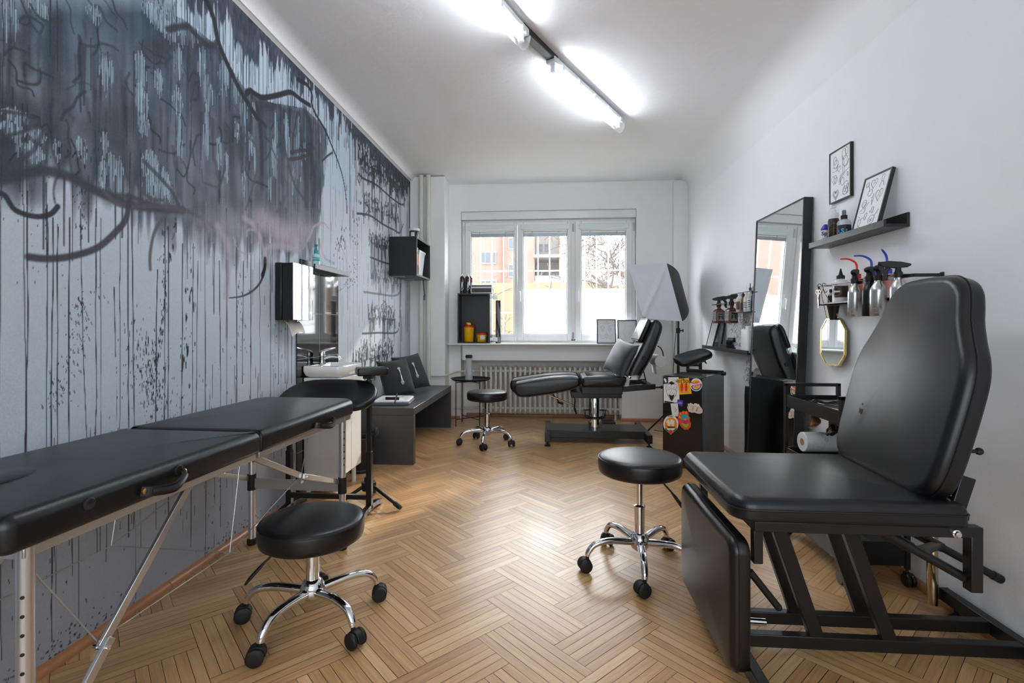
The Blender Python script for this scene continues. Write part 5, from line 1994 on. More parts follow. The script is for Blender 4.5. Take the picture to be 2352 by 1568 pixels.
spray_can('leftmost black spray can on top of the sill cabinet', 1062, 6.29, 1)
spray_can('middle black spray can on the sill cabinet, beside the case', 1074, 6.28, 2)
spray_can('black spray can half hidden behind the flight case', 1080.5, 6.38, 3)
a, b2 = at(1082, 673, y=6.24), at(1124, 654, y=6.24)
ks = thing('flight_case', 'small aluminium-edged black case on top of the sill cabinet', 'case', ((a.x + b2.x) / 2, 6.32, cz1))
s = MB()
s.box((a.x, 6.24, cz1), (b2.x + 0.03, 6.41, b2.z))
wpart(s, 'case_shell', mat('dark_case_panel', (58, 54, 54), 0.45, bump=0.1, bscale=60), ks, bevel=0.002)
s = MB()
hh = b2.z - cz1
x0, x1 = a.x - 0.003, b2.x + 0.033
for z in (cz1 + 0.002, cz1 + hh * 0.62, cz1 + hh * 0.72, b2.z - 0.006):
    s.box((x0, 6.236, z), (x1, 6.414, z + 0.007))
for x in (x0, x1 - 0.008):
    for y in (6.236, 6.406):
        s.box((x, y, cz1), (x + 0.008, y + 0.008, b2.z + 0.001))
wpart(s, 'edge_profile', ALU, ks, smooth=0)
for y in (6.28, 6.36):
    s = MB()
    s.box((x1, y, cz1 + hh * 0.45), (x1 + 0.005, y + 0.02, cz1 + hh * 0.9))
    wpart(s, 'latch', CHROME, ks, bevel=0.001)
c = at(1144.5, 786, y=6.30)
c.z = SZ
rl = thing('film_roll', 'tall dark roll in clear wrapping standing on the sill', 'roll', c)
h = at(1144.5, 690, y=6.30).z - SZ
s = MB()
s.lathe([(0.033, 0), (0.033, h), (0.022, h), (0.022, h - 0.03)], n=28)
part(s, 'roll_core', mat('dark_film', (44, 38, 36), 0.25, var=0.3, vscale=12), rl)
s = MB()
s.grid(lambda a2, c2: ((0.0345 + 0.004 * math.sin(9 * c2 + 5 * a2) * a2) * math.cos(2.6 * a2 - 2.2), (0.0345 + 0.004 * math.sin(9 * c2 + 5 * a2)) * math.sin(2.6 * a2 - 2.2), 0.01 + (h - 0.02) * c2), 16, 24)
part(s, 'clear_wrapping', mat('clear_film', (225, 225, 222), 0.1, alpha=0.25, bump=0.5, bscale=30), rl)


def doodles(M, w, h, items, name, parent, m, r=0.0011, label=None):
    """thin ink lines on a sheet; items are polylines in sheet units (0..1, 0..1)"""
    s = MB()
    for it in items:
        pts = [Vector(((x - 0.5) * w, (y - 0.5) * h, 0)) for x, y in it]
        if len(pts) > 2:
            pts = catmull(pts, 4)
        s.tube([M @ p for p in pts], r, 4, caps=False, flat=0.5)
    return part(s, name, m, parent, label)


def circ(cx, cy, rx, ry=None, n=10, a0=0, a1=2 * PI):
    ry = rx if ry is None else ry
    return [(cx + rx * math.cos(a0 + (a1 - a0) * k / n), cy + ry * math.sin(a0 + (a1 - a0) * k / n)) for k in range(n + 1)]


def heart(cx, cy, s_, ay=1.0):
    out = []
    for k in range(17):
        t = 2 * PI * k / 16
        out.append((cx + s_ * 16 * math.sin(t) ** 3 / 17, cy + ay * s_ * (13 * math.cos(t) - 5 * math.cos(2 * t) - 2 * math.cos(3 * t) - math.cos(4 * t)) / 17))
    return out


def picture(name, label, BL_, xdir, ydir, w, h, fw, fd, fm, sheet, items, group=None, ink=INK, inkr=0.0011, base=None, cat='picture'):
    """framed sheet: BL_ lower-left corner of the frame front seen from the front"""
    M = frame(BL_, xdir, ydir)
    t = thing(name, label, cat, BL_ if base is None else base, 0, group)
    L = Matrix.Translation(Vector(t.location) * -1) @ M
    s = MB()
    for lo, hi in (((0, 0, -fd), (fw, h, 0)), ((w - fw, 0, -fd), (w, h, 0)), ((fw, 0, -fd), (w - fw, fw, 0)), ((fw, h - fw, -fd), (w - fw, h, 0))):
        s.box(lo, hi, T=L)
    part(s, 'frame', fm, t, smooth=0)
    s = MB()
    s.box((fw * 0.6, fw * 0.6, -fd * 0.9), (w - fw * 0.6, h - fw * 0.6, -0.004), T=L)
    sh = part(s, 'sheet', sheet, t, smooth=0)
    doodles(L @ Matrix.Translation((w / 2, h / 2, -0.0035)), w - 2 * fw, h - 2 * fw, items, 'drawing', sh, ink, inkr)
    return t


GFR = mat('grey_frame', (94, 96, 108), 0.4, bump=0.02)
SHEET = mat('drawing_sheet', (240, 242, 244), 0.5, var=0.01)
face = [circ(0.28, 0.62, 0.1, 0.11), circ(0.28, 0.62, 0.13, 0.15, 8, 0.2, PI - 0.2), [(0.2, 0.63), (0.24, 0.65), (0.26, 0.63)], [(0.3, 0.63), (0.33, 0.65), (0.36, 0.63)], [(0.28, 0.62), (0.27, 0.57), (0.29, 0.57)], [(0.25, 0.54), (0.28, 0.53), (0.32, 0.545)],
        circ(0.7, 0.58, 0.08), circ(0.7, 0.58, 0.04), [(0.58, 0.72), (0.66, 0.76), (0.72, 0.72), (0.62, 0.7)], [(0.75, 0.75), (0.86, 0.8), (0.9, 0.76), (0.8, 0.72)], [(0.5, 0.5), (0.52, 0.4), (0.46, 0.3), (0.5, 0.15), (0.55, 0.3), (0.5, 0.42)],
        [(0.12, 0.4), (0.2, 0.3), (0.35, 0.28), (0.44, 0.38)], [(0.88, 0.42), (0.8, 0.3), (0.65, 0.28), (0.56, 0.38)], [(0.15, 0.25), (0.3, 0.16), (0.42, 0.24)], [(0.85, 0.25), (0.7, 0.16), (0.58, 0.24)], [(0.4, 0.8), (0.25, 0.88)], [(0.6, 0.8), (0.75, 0.9)], [(0.45, 0.82), (0.38, 0.92)]]
a, b2 = at(1371, 787, y=6.26), at(1416, 732, y=6.30)
w_ = at(1416, 787, y=6.26).x - a.x
fr1 = picture('framed_drawing', 'grey framed face drawing standing on the sill, clear of chair', (a.x, 6.255, SZ), (1, 0.05, 0), (0.03, 0.12, 1), w_, (787 - 731) / 1150 * 6.3, 0.014, 0.018, GFR, SHEET, face, 'framed drawings on the sill')
s = MB()
s.lathe([(0.021, 0), (0.021, 0.001), (0, 0.001)], c=Vector((w_ * 0.53, 0.03, 0.262)), axis=(0, -1, 0.12), n=18)
part(s, 'white_moon', PAPER, fr1)
a = at(1419, 787, y=6.27)
picture('framed_drawing', 'tilted grey framed drawing on the sill behind the reclined chair back', (a.x, 6.275, SZ + 0.0), (1, 0.04, 0.0), (0.13, 0.13, 1), w_, (787 - 733) / 1150 * 6.3, 0.014, 0.018, GFR, SHEET,
        [[(0.3, 0.1), (0.35, 0.3), (0.3, 0.5), (0.4, 0.7), (0.38, 0.9)], [(0.45, 0.1), (0.4, 0.35), (0.5, 0.6)], [(0.55, 0.7), (0.65, 0.8), (0.75, 0.72)], [(0.6, 0.3), (0.7, 0.45), (0.62, 0.5)]], 'framed drawings on the sill', ink=mat('pencil', (150, 146, 150), 0.7))

# ================================================================== softbox on its stand
SX, SY = 1.47, 5.92
sb_ = thing('softbox_light', 'grey-white softbox lamp on a black stand in the right window corner', 'studio light', (SX, SY, 0))
TLc, TRc, BRc, BLc = at(1443, 608, y=5.62), at(1531, 604, y=5.72), at(1567, 738, y=5.60), at(1477, 731, y=5.50)
AP = at(1556, 668, y=5.93)
AP.x = min(AP.x, 1.60)
FRONT = mat('softbox_diffuser', (206, 210, 218), 0.6, bump=0.12, bscale=14, var=0.02, sheen=0.3)
DARKF = mat('softbox_black_fabric', (30, 30, 33), 0.6, bump=0.2, bscale=60, var=0.2, vscale=15)


def face_pt(a, c):
    p = TLc.lerp(TRc, a).lerp(BLc.lerp(BRc, a), c)
    nn = (TRc - TLc).cross(BLc - TLc).normalized()
    e = min(a, 1 - a, c, 1 - c)
    d = 0.018 * math.exp(-((a + c - 1) / 0.06) ** 2) * (1 if e > 0.02 else 0.2) - 0.012 * min(1, e * 6) + 0.006 * math.exp(-((a - c * 0.35 - 0.12) / 0.04) ** 2)
    return p + nn * d * -1 if nn.y > 0 else p + nn * d


s = MB()
s.grid(face_pt, 40, 50)
wpart(s, 'diffuser', FRONT, sb_, smooth=1.4)
corn = [TLc, TRc, BRc, BLc]
for i in range(4):
    p, q = corn[i], corn[(i + 1) % 4]
    mid = (TLc + TRc + BRc + BLc) / 4
    ax = (AP - mid)

    def side(a, c, p=p, q=q):
        e = p.lerp(q, a)
        t = c
        m = mid + ax * math.sin(t * PI / 2)
        k = (math.cos(t * PI / 2) ** 0.8 * 0.55 + (1 - t) * 0.45) * 0.9 + 0.1
        return m + (e - mid) * k
    s = MB()
    s.grid(side, 14, 12)
    g = wpart(s, 'side_panel', DARKF, sb_, smooth=1.2)
s = MB()
s.cyl(AP + Vector((0, -0.02, 0)), AP + Vector((0.02, 0.11, -0.01)), 0.045, n=20)
s.cyl(AP + Vector((0.0, 0.03, 0)), (SX + 0.0, SY, 1.30), 0.016, n=12)
wpart(s, 'lamp_head', BLACKM, sb_)
s = MB()
s.cyl((SX, SY, 0.12), (SX, SY, 0.78), 0.0165, n=14)
s.cyl((SX, SY, 0.76), (SX, SY, 1.32), 0.0125, n=14)
wpart(s, 'pole', STEELB, sb_)
for z in (0.80, 1.14, 0.30):
    s = MB()
    s.cyl((SX, SY, z - 0.03), (SX, SY, z + 0.03), 0.021, n=14)
    s.cyl((SX + 0.015, SY - 0.01, z), (SX + 0.05, SY - 0.02, z), 0.006, n=8)
    s.cyl((SX + 0.042, SY - 0.018, z), (SX + 0.054, SY - 0.021, z), 0.017, n=12)
    wpart(s, 'clamp_knob', RUBBER, sb_)
for a in (205, 320, 85):
    d = Vector((math.cos(math.radians(a)), math.sin(math.radians(a)), 0))
    L = 0.42 if a == 205 else 0.17 if a == 320 else 0.3
    s = MB()
    s.cyl(Vector((SX, SY, 0.32 if a == 205 else 0.30)), Vector((SX, SY, 0.012)) + d * L, 0.0095, n=10)
    s.cyl(Vector((SX, SY, 0.13)), Vector((SX, SY, 0.16)) + d * L * 0.5, 0.006, n=8)
    wpart(s, 'leg', STEELB, sb_)
s = MB()
s.tube(catmull([AP + Vector((0.0, 0.08, -0.03)), (SX - 0.03, SY - 0.03, 1.18), (SX - 0.06, SY - 0.06, 0.9), (SX - 0.085, SY - 0.1, 0.55), (SX - 0.1, SY - 0.12, 0.2), (SX - 0.16, SY - 0.16, 0.02), (SX - 0.3, SY - 0.1, 0.006)], 6), 0.0035, 6)
wpart(s, 'power_cord', RUBBER, sb_)

# ================================================================== reclined tattoo chair in front of the radiator
YNr, YF = 5.0, 5.58
tch = thing('tattoo_chair', 'black reclined hydraulic tattoo chair on chrome column before the radiator', 'treatment chair', (0.3, 5.29, 0))


def profpts(px_list, y=YNr, n=4):
    P = [at(x, yv, y=y) for x, yv in px_list]
    return [(p.x, p.y) for p in catmull([Vector((p.x, p.z, 0)) for p in P], n, closed=True)]


def Tside(yfar):
    return Matrix(((1, 0, 0, 0), (0, 0, -1, yfar), (0, 1, 0, 0), (0, 0, 0, 1)))


leg_px = [(1182, 884), (1190, 880), (1225, 874), (1262, 868.5), (1300, 866), (1324, 867.5), (1332, 873), (1331, 886), (1312, 895), (1282, 902), (1240, 908.5), (1206, 912), (1190, 910), (1181, 899)]
lp = profpts(leg_px)
for nm, y0, y1, ext in (('leg_cushion', YNr, 5.275, 0.0), ('leg_cushion', 5.285, YF, 0.06)):
    q = [(x - ext * max(0, min(1, (0.1 - x) / 0.4)), z) for x, z in lp]
    s = MB()
    s.cushion(q, 0, y1 - y0, 0.028, 0.004, T=Tside(y1), rb=0.028, rings=3)
    o = wpart(s, nm, LEATHER, tch, smooth=0.9)
    for yy in (y0 + 0.012, y1 - 0.012):
        s = MB()
        s.tube([(cx_, yy, cz_ + 0.002) for cx_, cz_ in q], 0.0035, 6, closed=True)
        wpart(s, 'piping', LEATHER, o)
seat_px = [(1338, 873), (1344, 867.5), (1372, 865.5), (1410, 865.5), (1436, 866), (1438, 871), (1432, 886), (1424, 889), (1380, 890), (1344, 890), (1337, 885)]
sp_ = profpts(seat_px)
s = MB()
s.cushion(sp_, 0, YF - YNr, 0.03, 0.003, T=Tside(YF), rings=3)
seat = wpart(s, 'seat', LEATHER, tch, smooth=0.9)
s = MB()
for yy in (YNr + 0.012, YF - 0.012):
    s.tube([(x, yy, z + 0.002) for x, z in sp_], 0.0035, 6, closed=True)
zt = at(1372, 865.5, y=YNr).z
for yy in (5.14, 5.2, 5.26, 5.32, 5.38, 5.44):
    s.cyl((at(1350, 866, y=YNr).x, yy, zt - 0.001), (at(1430, 866, y=YNr).x, yy, zt - 0.001), 0.004, n=6)
wpart(s, 'stitching', LEATHER, seat)
back_px = [(1445, 861), (1452, 842), (1478, 788), (1499, 743), (1505, 735.5), (1513, 737), (1520, 745), (1521, 756), (1515, 775), (1498, 818), (1480, 850), (1468, 871), (1460, 876), (1449, 871)]
bp_ = profpts(back_px)
s = MB()
s.cushion(bp_, 0, YF - YNr - 0.02, 0.03, 0.003, T=Tside(YF - 0.01), rb=0.03, rings=3)
bk = wpart(s, 'backrest', LEATHER, tch, smooth=0.9)
for yy in (YNr + 0.02, YF - 0.02):
    s = MB()
    s.tube([(x, yy, z) for x, z in bp_], 0.0035, 6, closed=True)
    wpart(s, 'piping', LEATHER, bk)
s = MB()
c0 = at(1478, 822, y=YNr + 0.005)
s.lathe([(0.019, 0), (0.02, 0.005), (0.013, 0.008), (0.008, 0.004), (0, 0.004)], c=c0, axis=(0, -1, 0), n=20)
wpart(s, 'air_vent', RUBBER, bk)
B0, B1 = at(1446, 858, y=YNr), at(1502, 738, y=YNr)
up = (B1 - B0)
LB = up.length
up.normalize()
nb = Vector((0, 1, 0)).cross(up).normalized()
if nb.x > 0:
    nb = -nb
s = MB()
Th = Matrix((Vector((0, -1, 0)), up, Vector((0, -1, 0)).cross(up))).transposed().to_4x4()
zdir = Vector((0, -1, 0)).cross(up)
Th.translation = B0 + up * (LB * 0.80) + Vector((0, 0.28, 0)) + (zdir if zdir.dot(nb) > 0 else -zdir) * 0.006
if zdir.dot(nb) < 0:
    Th = Matrix((Vector((0, 1, 0)), up, nb)).transposed().to_4x4()
    Th.translation = B0 + up * (LB * 0.80) + Vector((0, 0.28, 0)) + nb * 0.006
s.cushion(rrect(-0.25, -0.125, 0.25, 0.125, [0.03, 0.08, 0.08, 0.03], 6), 0, 0.05, 0.03, 0.012, T=Th, rings=5)
hr_ = wpart(s, 'head_pad', LEATHER, tch, smooth=0.9)
s = MB()
s.tube([Th @ Vector((x * 0.97, y * 0.97, 0.043)) for x, y in rrect(-0.25, -0.125, 0.25, 0.125, [0.03, 0.08, 0.08, 0.03], 6)], 0.004, 6, closed=True)
wpart(s, 'piping', LEATHER, hr_)
YC = (YNr + YF) / 2


def pxbox(s, x0, y0, x1, y1, ya, yb, yp=YNr):
    a, b3 = at(x0, y1, y=yp), at(x1, y0, y=yp)
    s.box((a.x, ya, a.z), (b3.x, yb, b3.z))


s = MB()
pxbox(s, 1337, 889, 1431, 905, YNr + 0.02, YF - 0.02)
a, b3, c, d = at(1431, 887, y=5.02), at(1506, 882, y=5.02), at(1506, 894, y=5.02), at(1431, 900, y=5.02)
for ya, yb in ((5.02, 5.06), (5.50, 5.54)):
    s.add([(p.x, ya, p.z) for p in (a, b3, c, d)] + [(p.x, yb, p.z) for p in (a, b3, c, d)], [(0, 3, 2, 1), (4, 5, 6, 7), (0, 1, 5, 4), (1, 2, 6, 5), (2, 3, 7, 6), (3, 0, 4, 7)])
s.box((c.x - 0.06, 5.06, c.z), (c.x - 0.01, 5.50, c.z + 0.04))
wpart(s, 'seat_frame', STEELB, tch, bevel=0.004)
s = MB()
pxbox(s, 1313, 903, 1431, 916, YNr + 0.08, YF - 0.08)
wpart(s, 'carrier_plate', STEELB, tch, bevel=0.005)
s = MB()
h1 = at(1509, 890, y=5.04)
s.cyl(h1 - Vector((0.03, 0, 0)), h1 + Vector((0.035, 0, 0.005)), 0.008, n=10)
s.sphere(h1 + Vector((0.045, 0, 0.005)), 0.016, 12)
wpart(s, 'release_knob', RUBBER, tch)
s = MB()
g1, g2, g3 = at(1447, 866, y=5.0), at(1468, 860, y=5.0), at(1436, 887, y=5.0)
s.prism([(p.x, p.z) for p in (at(1432, 888, y=5), at(1444, 886, y=5), at(1446, 872, y=5), at(1466, 872, y=5), at(1470, 861, y=5), at(1452, 862, y=5), at(1442, 866, y=5))], 0, 0.006, T=Tside(4.996))
s.lathe([(0.016, 0), (0.016, 0.012), (0.008, 0.016), (0, 0.017)], c=at(1446, 866, y=4.99), axis=(0, -1, 0), n=16)
wpart(s, 'hinge_bracket', CHROME, tch)
s = MB()
s.cyl(at(1258, 905, y=5.2), at(1325, 935, y=5.2), 0.008, n=12)
wpart(s, 'adjust_rod', mat('bronze_rod', (190, 160, 120), 0.25, metal=0.9, rvar=0.05), tch)
s = MB()
s.cyl(at(1281, 923, y=5.16), at(1293, 927, y=5.14), 0.012, n=12)
s.cyl(at(1270, 905, y=5.3), at(1286, 925, y=5.16), 0.005, n=8)
wpart(s, 'clamp_handle', RUBBER, tch)
s = MB()
s.tube([at(1318, 900, y=5.1), at(1321, 920, y=5.1), at(1319, 938, y=5.1)], 0.008, 8)
s.tube([at(1319, 936, y=5.1), at(1324, 950, y=5.1)], [0.013, 0.009], 10)
wpart(s, 'crank', STEELB, tch)
ccx = at(1366, 930, y=YC).x
zc0 = 0.13
s = MB()
s.lathe([(0.073, zc0), (0.073, 0.44), (0.069, 0.455), (0.045, 0.458)], c=(ccx, YC, 0), n=36)
s.cyl((ccx, YC, 0.45), (ccx, YC, 0.53), 0.026, n=20)
wpart(s, 'hydraulic_column', CHROME, tch)
s = MB()
zz = at(1366, 957, y=YC).z
s.tube([(ccx + 0.1 * math.cos(a_), YC + 0.1 * math.sin(a_), zz) for a_ in [2 * PI * k_ / 32 for k_ in range(32)]], 0.010, 8, closed=True)
wpart(s, 'pump_ring', STEELB, tch)
for e in (-1, 1):
    s = MB()
    z1 = at(1366, 940, y=YC).z
    s.tube([(ccx + e * 0.065, YC - 0.03, z1), (ccx + e * 0.11, YC - 0.05, z1)], 0.007, 8)
    s.box((ccx + e * 0.105 - 0.014, YC - 0.075, z1 - 0.004), (ccx + e * 0.105 + 0.014, YC - 0.03, z1 + 0.006))
    s.cyl((ccx + e * 0.105, YC - 0.05, z1), (ccx + e * 0.1, YC - 0.02, zz), 0.005, n=8)
    wpart(s, 'pump_pedal', STEELB, tch)
s = MB()
xa, xb = at(1256, 1000, y=5.05).x, at(1487, 1000, y=5.05).x
s.box((xa, 5.12, 0.055), (xb, 5.50, 0.13))
wpart(s, 'base_beam', STEELB, tch, bevel=0.006)
for x in (xa - 0.02, xb - 0.02):
    s = MB()
    s.box((x, 4.97, 0.045), (x + 0.055, 5.68, 0.125))
    ft = wpart(s, 'base_foot', STEELB, tch, bevel=0.004)
    for y in (5.0, 5.64):
        s = MB()
        s.cyl((x + 0.027, y, 0.015), (x + 0.027, y, 0.05), 0.008, n=8)
        s.lathe([(0.03, 0), (0.031, 0.006), (0.02, 0.016), (0.01, 0.018)], c=(x + 0.027, y, 0), n=18)
        wpart(s, 'levelling_foot', RUBBER, ft)
s = MB()
e0 = at(1510, 794, y=5.3)
e1 = at(1517, 829, y=5.3)
s.tube(catmull([e0, at(1518, 800, y=5.3), at(1523, 812, y=5.3), at(1522, 826, y=5.3), at(1515, 829, y=5.3)], 6), 0.006, 8)
s.cyl(e1, e1 + Vector((-0.02, 0.26, 0)), 0.006, n=8)
s.cyl(at(1478, 852, y=5.3), at(1486, 884, y=5.3), 0.006, n=8)
wpart(s, 'roll_holder', STEELB, tch)
TISS = mat('white_roll_paper', (236, 236, 234), 0.85, bump=0.15, bscale=80)
pr_ = thing('paper_roll', 'white paper roll hanging behind the reclined tattoo chair back', 'paper roll', e1 + Vector((-0.03, 0.02, -0.062)))
s = MB()
s.lathe([(0.02, 0), (0.06, 0), (0.06, 0.24), (0.02, 0.24)], c=e1 + Vector((0.0, -0.01, 0)), axis=(-0.08, 1, 0), n=32)
wpart(s, 'roll', TISS, pr_)
s = MB()
s.grid(lambda a2, c2: e1 + Vector((-0.055 - 0.06 * c2 * 0 + 0.02 * c2, 0.0 + 0.23 * a2, 0.0 - 0.14 * c2)), 4, 8)
g = wpart(s, 'loose_sheet', TISS, pr_)
g.modifiers.new('solid', 'SOLIDIFY').thickness = 0.001
pillow('cushion', 'black cushion leaning on the back of the reclined tattoo chair', at(1425, 821, y=5.18), (-0.80, -0.40, 0.42), up, 0.40, 0.37, 0.13, mat('black_satin_cotton', (30, 33, 42), 0.5, bump=0.3, bscale=400, sheen=0.2), False, None, seed=5)
fp = thing('foot_pedal', 'black pedal box on the floor behind the tattoo chair base', 'pedal', (0.62, 5.86, 0), 0.1)
s = MB()
s.cushion(rrect(-0.125, -0.11, 0.125, 0.11, [0.1, 0.03, 0.03, 0.1], 6), 0.0, 0.095, 0.015, 0.0, rb=0.004, rings=2)
part(s, 'housing', RUBBER, fp, smooth=0.8)
s = MB()
s.tube(catmull([(0.0, -0.1, 0.03), (0.02, -0.14, 0.055), (0.05, -0.14, 0.03), (0.12, -0.12, 0.008), (0.3, -0.02, 0.006)], 6), 0.004, 6)
part(s, 'cord', RUBBER, fp)

# ================================================================== black cabinet with stickers, and the arm rest behind it
ZK = 0.77
C0, L0, R0 = at(1613, 868, z=ZK), at(1522, 862, z=ZK), at(1684, 857, z=ZK)
L0.z = C0.z = R0.z = ZK
xd = (C0 - L0).normalized()
dd = Vector((-xd.y, xd.x, 0))
wid = (C0 - L0).length
dep = 0.58
kb2 = thing('sticker_cabinet', 'black cabinet covered in colourful stickers on its front door', 'cabinet', (L0 + (C0 - L0) / 2 + dd * dep / 2) * 1.0 - Vector((0, 0, ZK)))
F = frame((L0.x, L0.y, 0), xd, dd)
GLOSSB = mat('black_gloss_board', (17, 17, 19), 0.22, coat=0.3, bump=0.02, bscale=40, rvar=0.08, vscale=5)
s = MB()
s.box((0, 0.018, 0.02), (wid, dep, ZK), T=F)
wpart(s, 'body', GLOSSB, kb2, bevel=0.003)
s = MB()
s.box((0.001, 0.0, 0.03), (wid - 0.001, 0.0175, ZK - 0.006), T=F)
dr = wpart(s, 'door', GLOSSB, kb2, bevel=0.002)
s = MB()
s.box((0.01, dep - 0.035, ZK), (wid + 0.002, dep - 0.015, ZK + 0.022), T=F)
s.cyl(F @ Vector((wid - 0.05, dep - 0.02, ZK - 0.005)), F @ Vector((wid + 0.02, dep - 0.02, ZK - 0.005)), 0.017, n=12)
wpart(s, 'rear_rail', BLACKM, kb2, bevel=0.003)
s = MB()
for x in (0.03, wid - 0.03):
    for y in (0.05, dep - 0.05):
        s.cyl(F @ Vector((x, y, 0)), F @ Vector((x, y, 0.021)), 0.018, n=10)
wpart(s, 'feet', RUBBER, kb2)
FN = dd.copy()


def fl(zx, zy):
    """zoomed photo coordinates of the sticker close-up -> door coordinates (along, up)"""
    p = onplane(1500 + zx / 6.815, 770 + zy / 6.815, L0, FN)
    return ((p - Vector((L0.x, L0.y, 0))).dot(xd), p.z)


def stick(poly, lay, m, name='sticker', label=None, parent=None, raw=False):
    s = MB()
    q = poly if raw else [fl(*p) for p in poly]
    ar = sum(q[i][0] * q[(i + 1) % len(q)][1] - q[(i + 1) % len(q)][0] * q[i][1] for i in range(len(q)))
    if ar < 0:
        q = q[::-1]
    T = frame(Vector((L0.x, L0.y, 0)) - dd * (0.0002 + 0.0004 * lay), xd, (0, 0, 1))
    s.prism(q, 0, 0.0004, T=T)
    return wpart(s, name, m, parent or kb2, label, smooth=0)


def ink_on(lines, lay, m, name, parent, r=0.0012):
    s = MB()
    for L in lines:
        pts = [Vector((*fl(*p), 0)) for p in L]
        if len(pts) > 2:
            pts = catmull(pts, 4)
        T = frame(Vector((L0.x, L0.y, 0)) - dd * (0.0004 + 0.0004 * lay), xd, (0, 0, 1))
        s.tube([T @ p for p in pts], r, 4, flat=0.5)
    return wpart(s, name, m, parent)


def ell(cx, cy, rx, ry, n=24, a0=0.0, a1=2 * PI):
    m = n if abs(a1 - a0 - 2 * PI) < 1e-6 else n + 1
    return [(cx + rx * math.cos(a0 + (a1 - a0) * k / n), cy + ry * math.sin(a0 + (a1 - a0) * k / n)) for k in range(m)]


cm = lambda n, c, r=0.5: mat('print_' + n, c, r, rvar=0.02)
WHS, NAVY, YLW, BRN, ORG, REDP, BLU, PUR, CRM, TEA, GRN, BLK = (cm('white', (232, 232, 232)), cm('navy', (52, 52, 70)), cm('yellow', (240, 178, 28)), cm('brown', (96, 46, 24)), cm('orange', (238, 132, 28)), cm('red', (214, 40, 36)),
                                                          cm('blue', (26, 70, 150)), cm('violet', (66, 56, 160)), cm('cream', (236, 208, 188)), cm('teal', (40, 168, 190)), cm('green', (58, 110, 52)), cm('black', (26, 26, 28)))
a = stick([(165, 762), (238, 755), (238, 655), (402, 655), (415, 1050), (168, 1055)], 1, WHS, label='white sheet with black demon-mask drawing')
mask = [(290, 720), (345, 760), (380, 790), (370, 860), (360, 920), (340, 950), (320, 990), (290, 1025), (262, 990), (240, 940), (215, 900), (200, 800), (230, 770)]
ink_on([mask + [mask[0]], [(205, 790), (225, 850), (210, 880)], [(375, 800), (350, 850), (368, 880)], [(240, 800), (270, 830), (255, 850), (235, 830)], [(345, 800), (310, 830), (325, 850), (345, 830)], [(290, 740), (285, 800), (290, 860), (270, 890), (290, 905), (312, 890)],
        [(245, 900), (265, 930), (290, 940), (320, 930), (340, 900)], [(255, 950), (270, 980), (265, 1000)], [(325, 950), (312, 985), (318, 1000)], [(290, 945), (290, 1025)], [(240, 770), (290, 750), (345, 775)], [(220, 920), (245, 960)], [(360, 930), (335, 965)],
        [(250, 815), (262, 822)], [(325, 815), (335, 820)], [(338, 690), (345, 735)]], 1.6, BLK, 'mask_drawing', a, 0.0019)
stick([(240, 745), (290, 716), (345, 750), (290, 775)], 2, BLK, 'dark_crest', parent=a)
stick([(245, 925), (290, 940), (335, 925), (318, 985), (290, 1028), (264, 985)], 2, BLK, 'dark_beard', parent=a)
a = stick([(152, 645), (236, 642), (238, 755), (158, 762)], 2.5, NAVY, label='small dark portrait card')
stick([(165, 685), (185, 668), (205, 690), (215, 730), (195, 738), (180, 710)], 3.5, WHS, 'pale_smear', parent=a)
a = stick([(370, 680), (560, 664), (608, 912), (415, 926)], 3, YLW, label='yellow hot dog poster sticker')
Td = frame(Vector((L0.x, L0.y, 0)) - dd * 0.0021, xd, (0, 0, 1))


def word(t, zx, zy, size, ang, m, parent, sx=1.0, bold=0.0008, name='lettering'):
    u, v = fl(zx, zy)
    M = Matrix.Translation(-Vector(kb2.location)) @ Td @ Matrix.Translation((u, v, 0)) @ rot('Z', ang)
    r = parent
    while r is not kb2 and r is not None:
        M = Matrix.Translation(-Vector(r.location)) @ M
        r = r.parent
    return text(t, name, m, parent, size, M, 0.0002, sx=sx, bold=bold)


word('HOT DOGS', 482, 722, 0.034, 0.06, BRN, a, 0.78, 0.0012)
word('THE', 470, 688, 0.012, 0.06, BRN, a)
for cx_ in (452, 520):
    stick(ell(cx_, 815, 34, 72, 20), 4.2, ORG, 'bun', parent=a)
    stick(ell(cx_, 805, 17, 70, 18), 5.0, REDP, 'sausage', parent=a)
ink_on([[(430, 790), (415, 830)], [(545, 780), (570, 820)], [(440, 880), (435, 895)], [(462, 882), (470, 895)], [(510, 880), (505, 895)], [(532, 878), (545, 890)], [(428, 898), (570, 890)]], 4.5, BRN, 'limbs', a, 0.0012)
a = stick(ell(676, 772, 94, 101, 36), 3, WHS, label='round white TRASH-POKING burger sticker')
stick(ell(672, 735, 58, 42, 18, PI, 2 * PI), 4, YLW, 'upper_bun', parent=a)
stick(ell(688, 800, 54, 34, 18, 0, PI), 4, YLW, 'lower_bun', parent=a)
oc = ell(676, 772, 82, 88, 24, -0.15, PI * 0.92) + ell(676, 768, 66, 74, 24, -0.15, PI * 0.92)[::-1]
stick(oc, 4, BLU, 'blue_swoosh', parent=a)
word('TRASH-', 668, 742, 0.0225, 0.28, REDP, a, 0.95, 0.001)
word('POKING', 688, 783, 0.0225, 0.28, REDP, a, 0.95, 0.001)
a = stick([(178, 1022), (325, 1045), (325, 1062), (178, 1052)], 3, BLK, label='narrow black label')
ink_on([[(200, 1040), (212, 1050), (225, 1046)]], 3.6, WHS, 'white_squiggle', a, 0.0012)
a = stick([(380, 1010), (392, 1000), (476, 1020), (460, 1116), (378, 1080)], 3, PUR, label='small violet-blue sticker')
stick([(386, 1050), (430, 1035), (460, 1058), (452, 1075), (392, 1072)], 4, cm('light_violet', (140, 124, 200)), 'pale_band', parent=a)
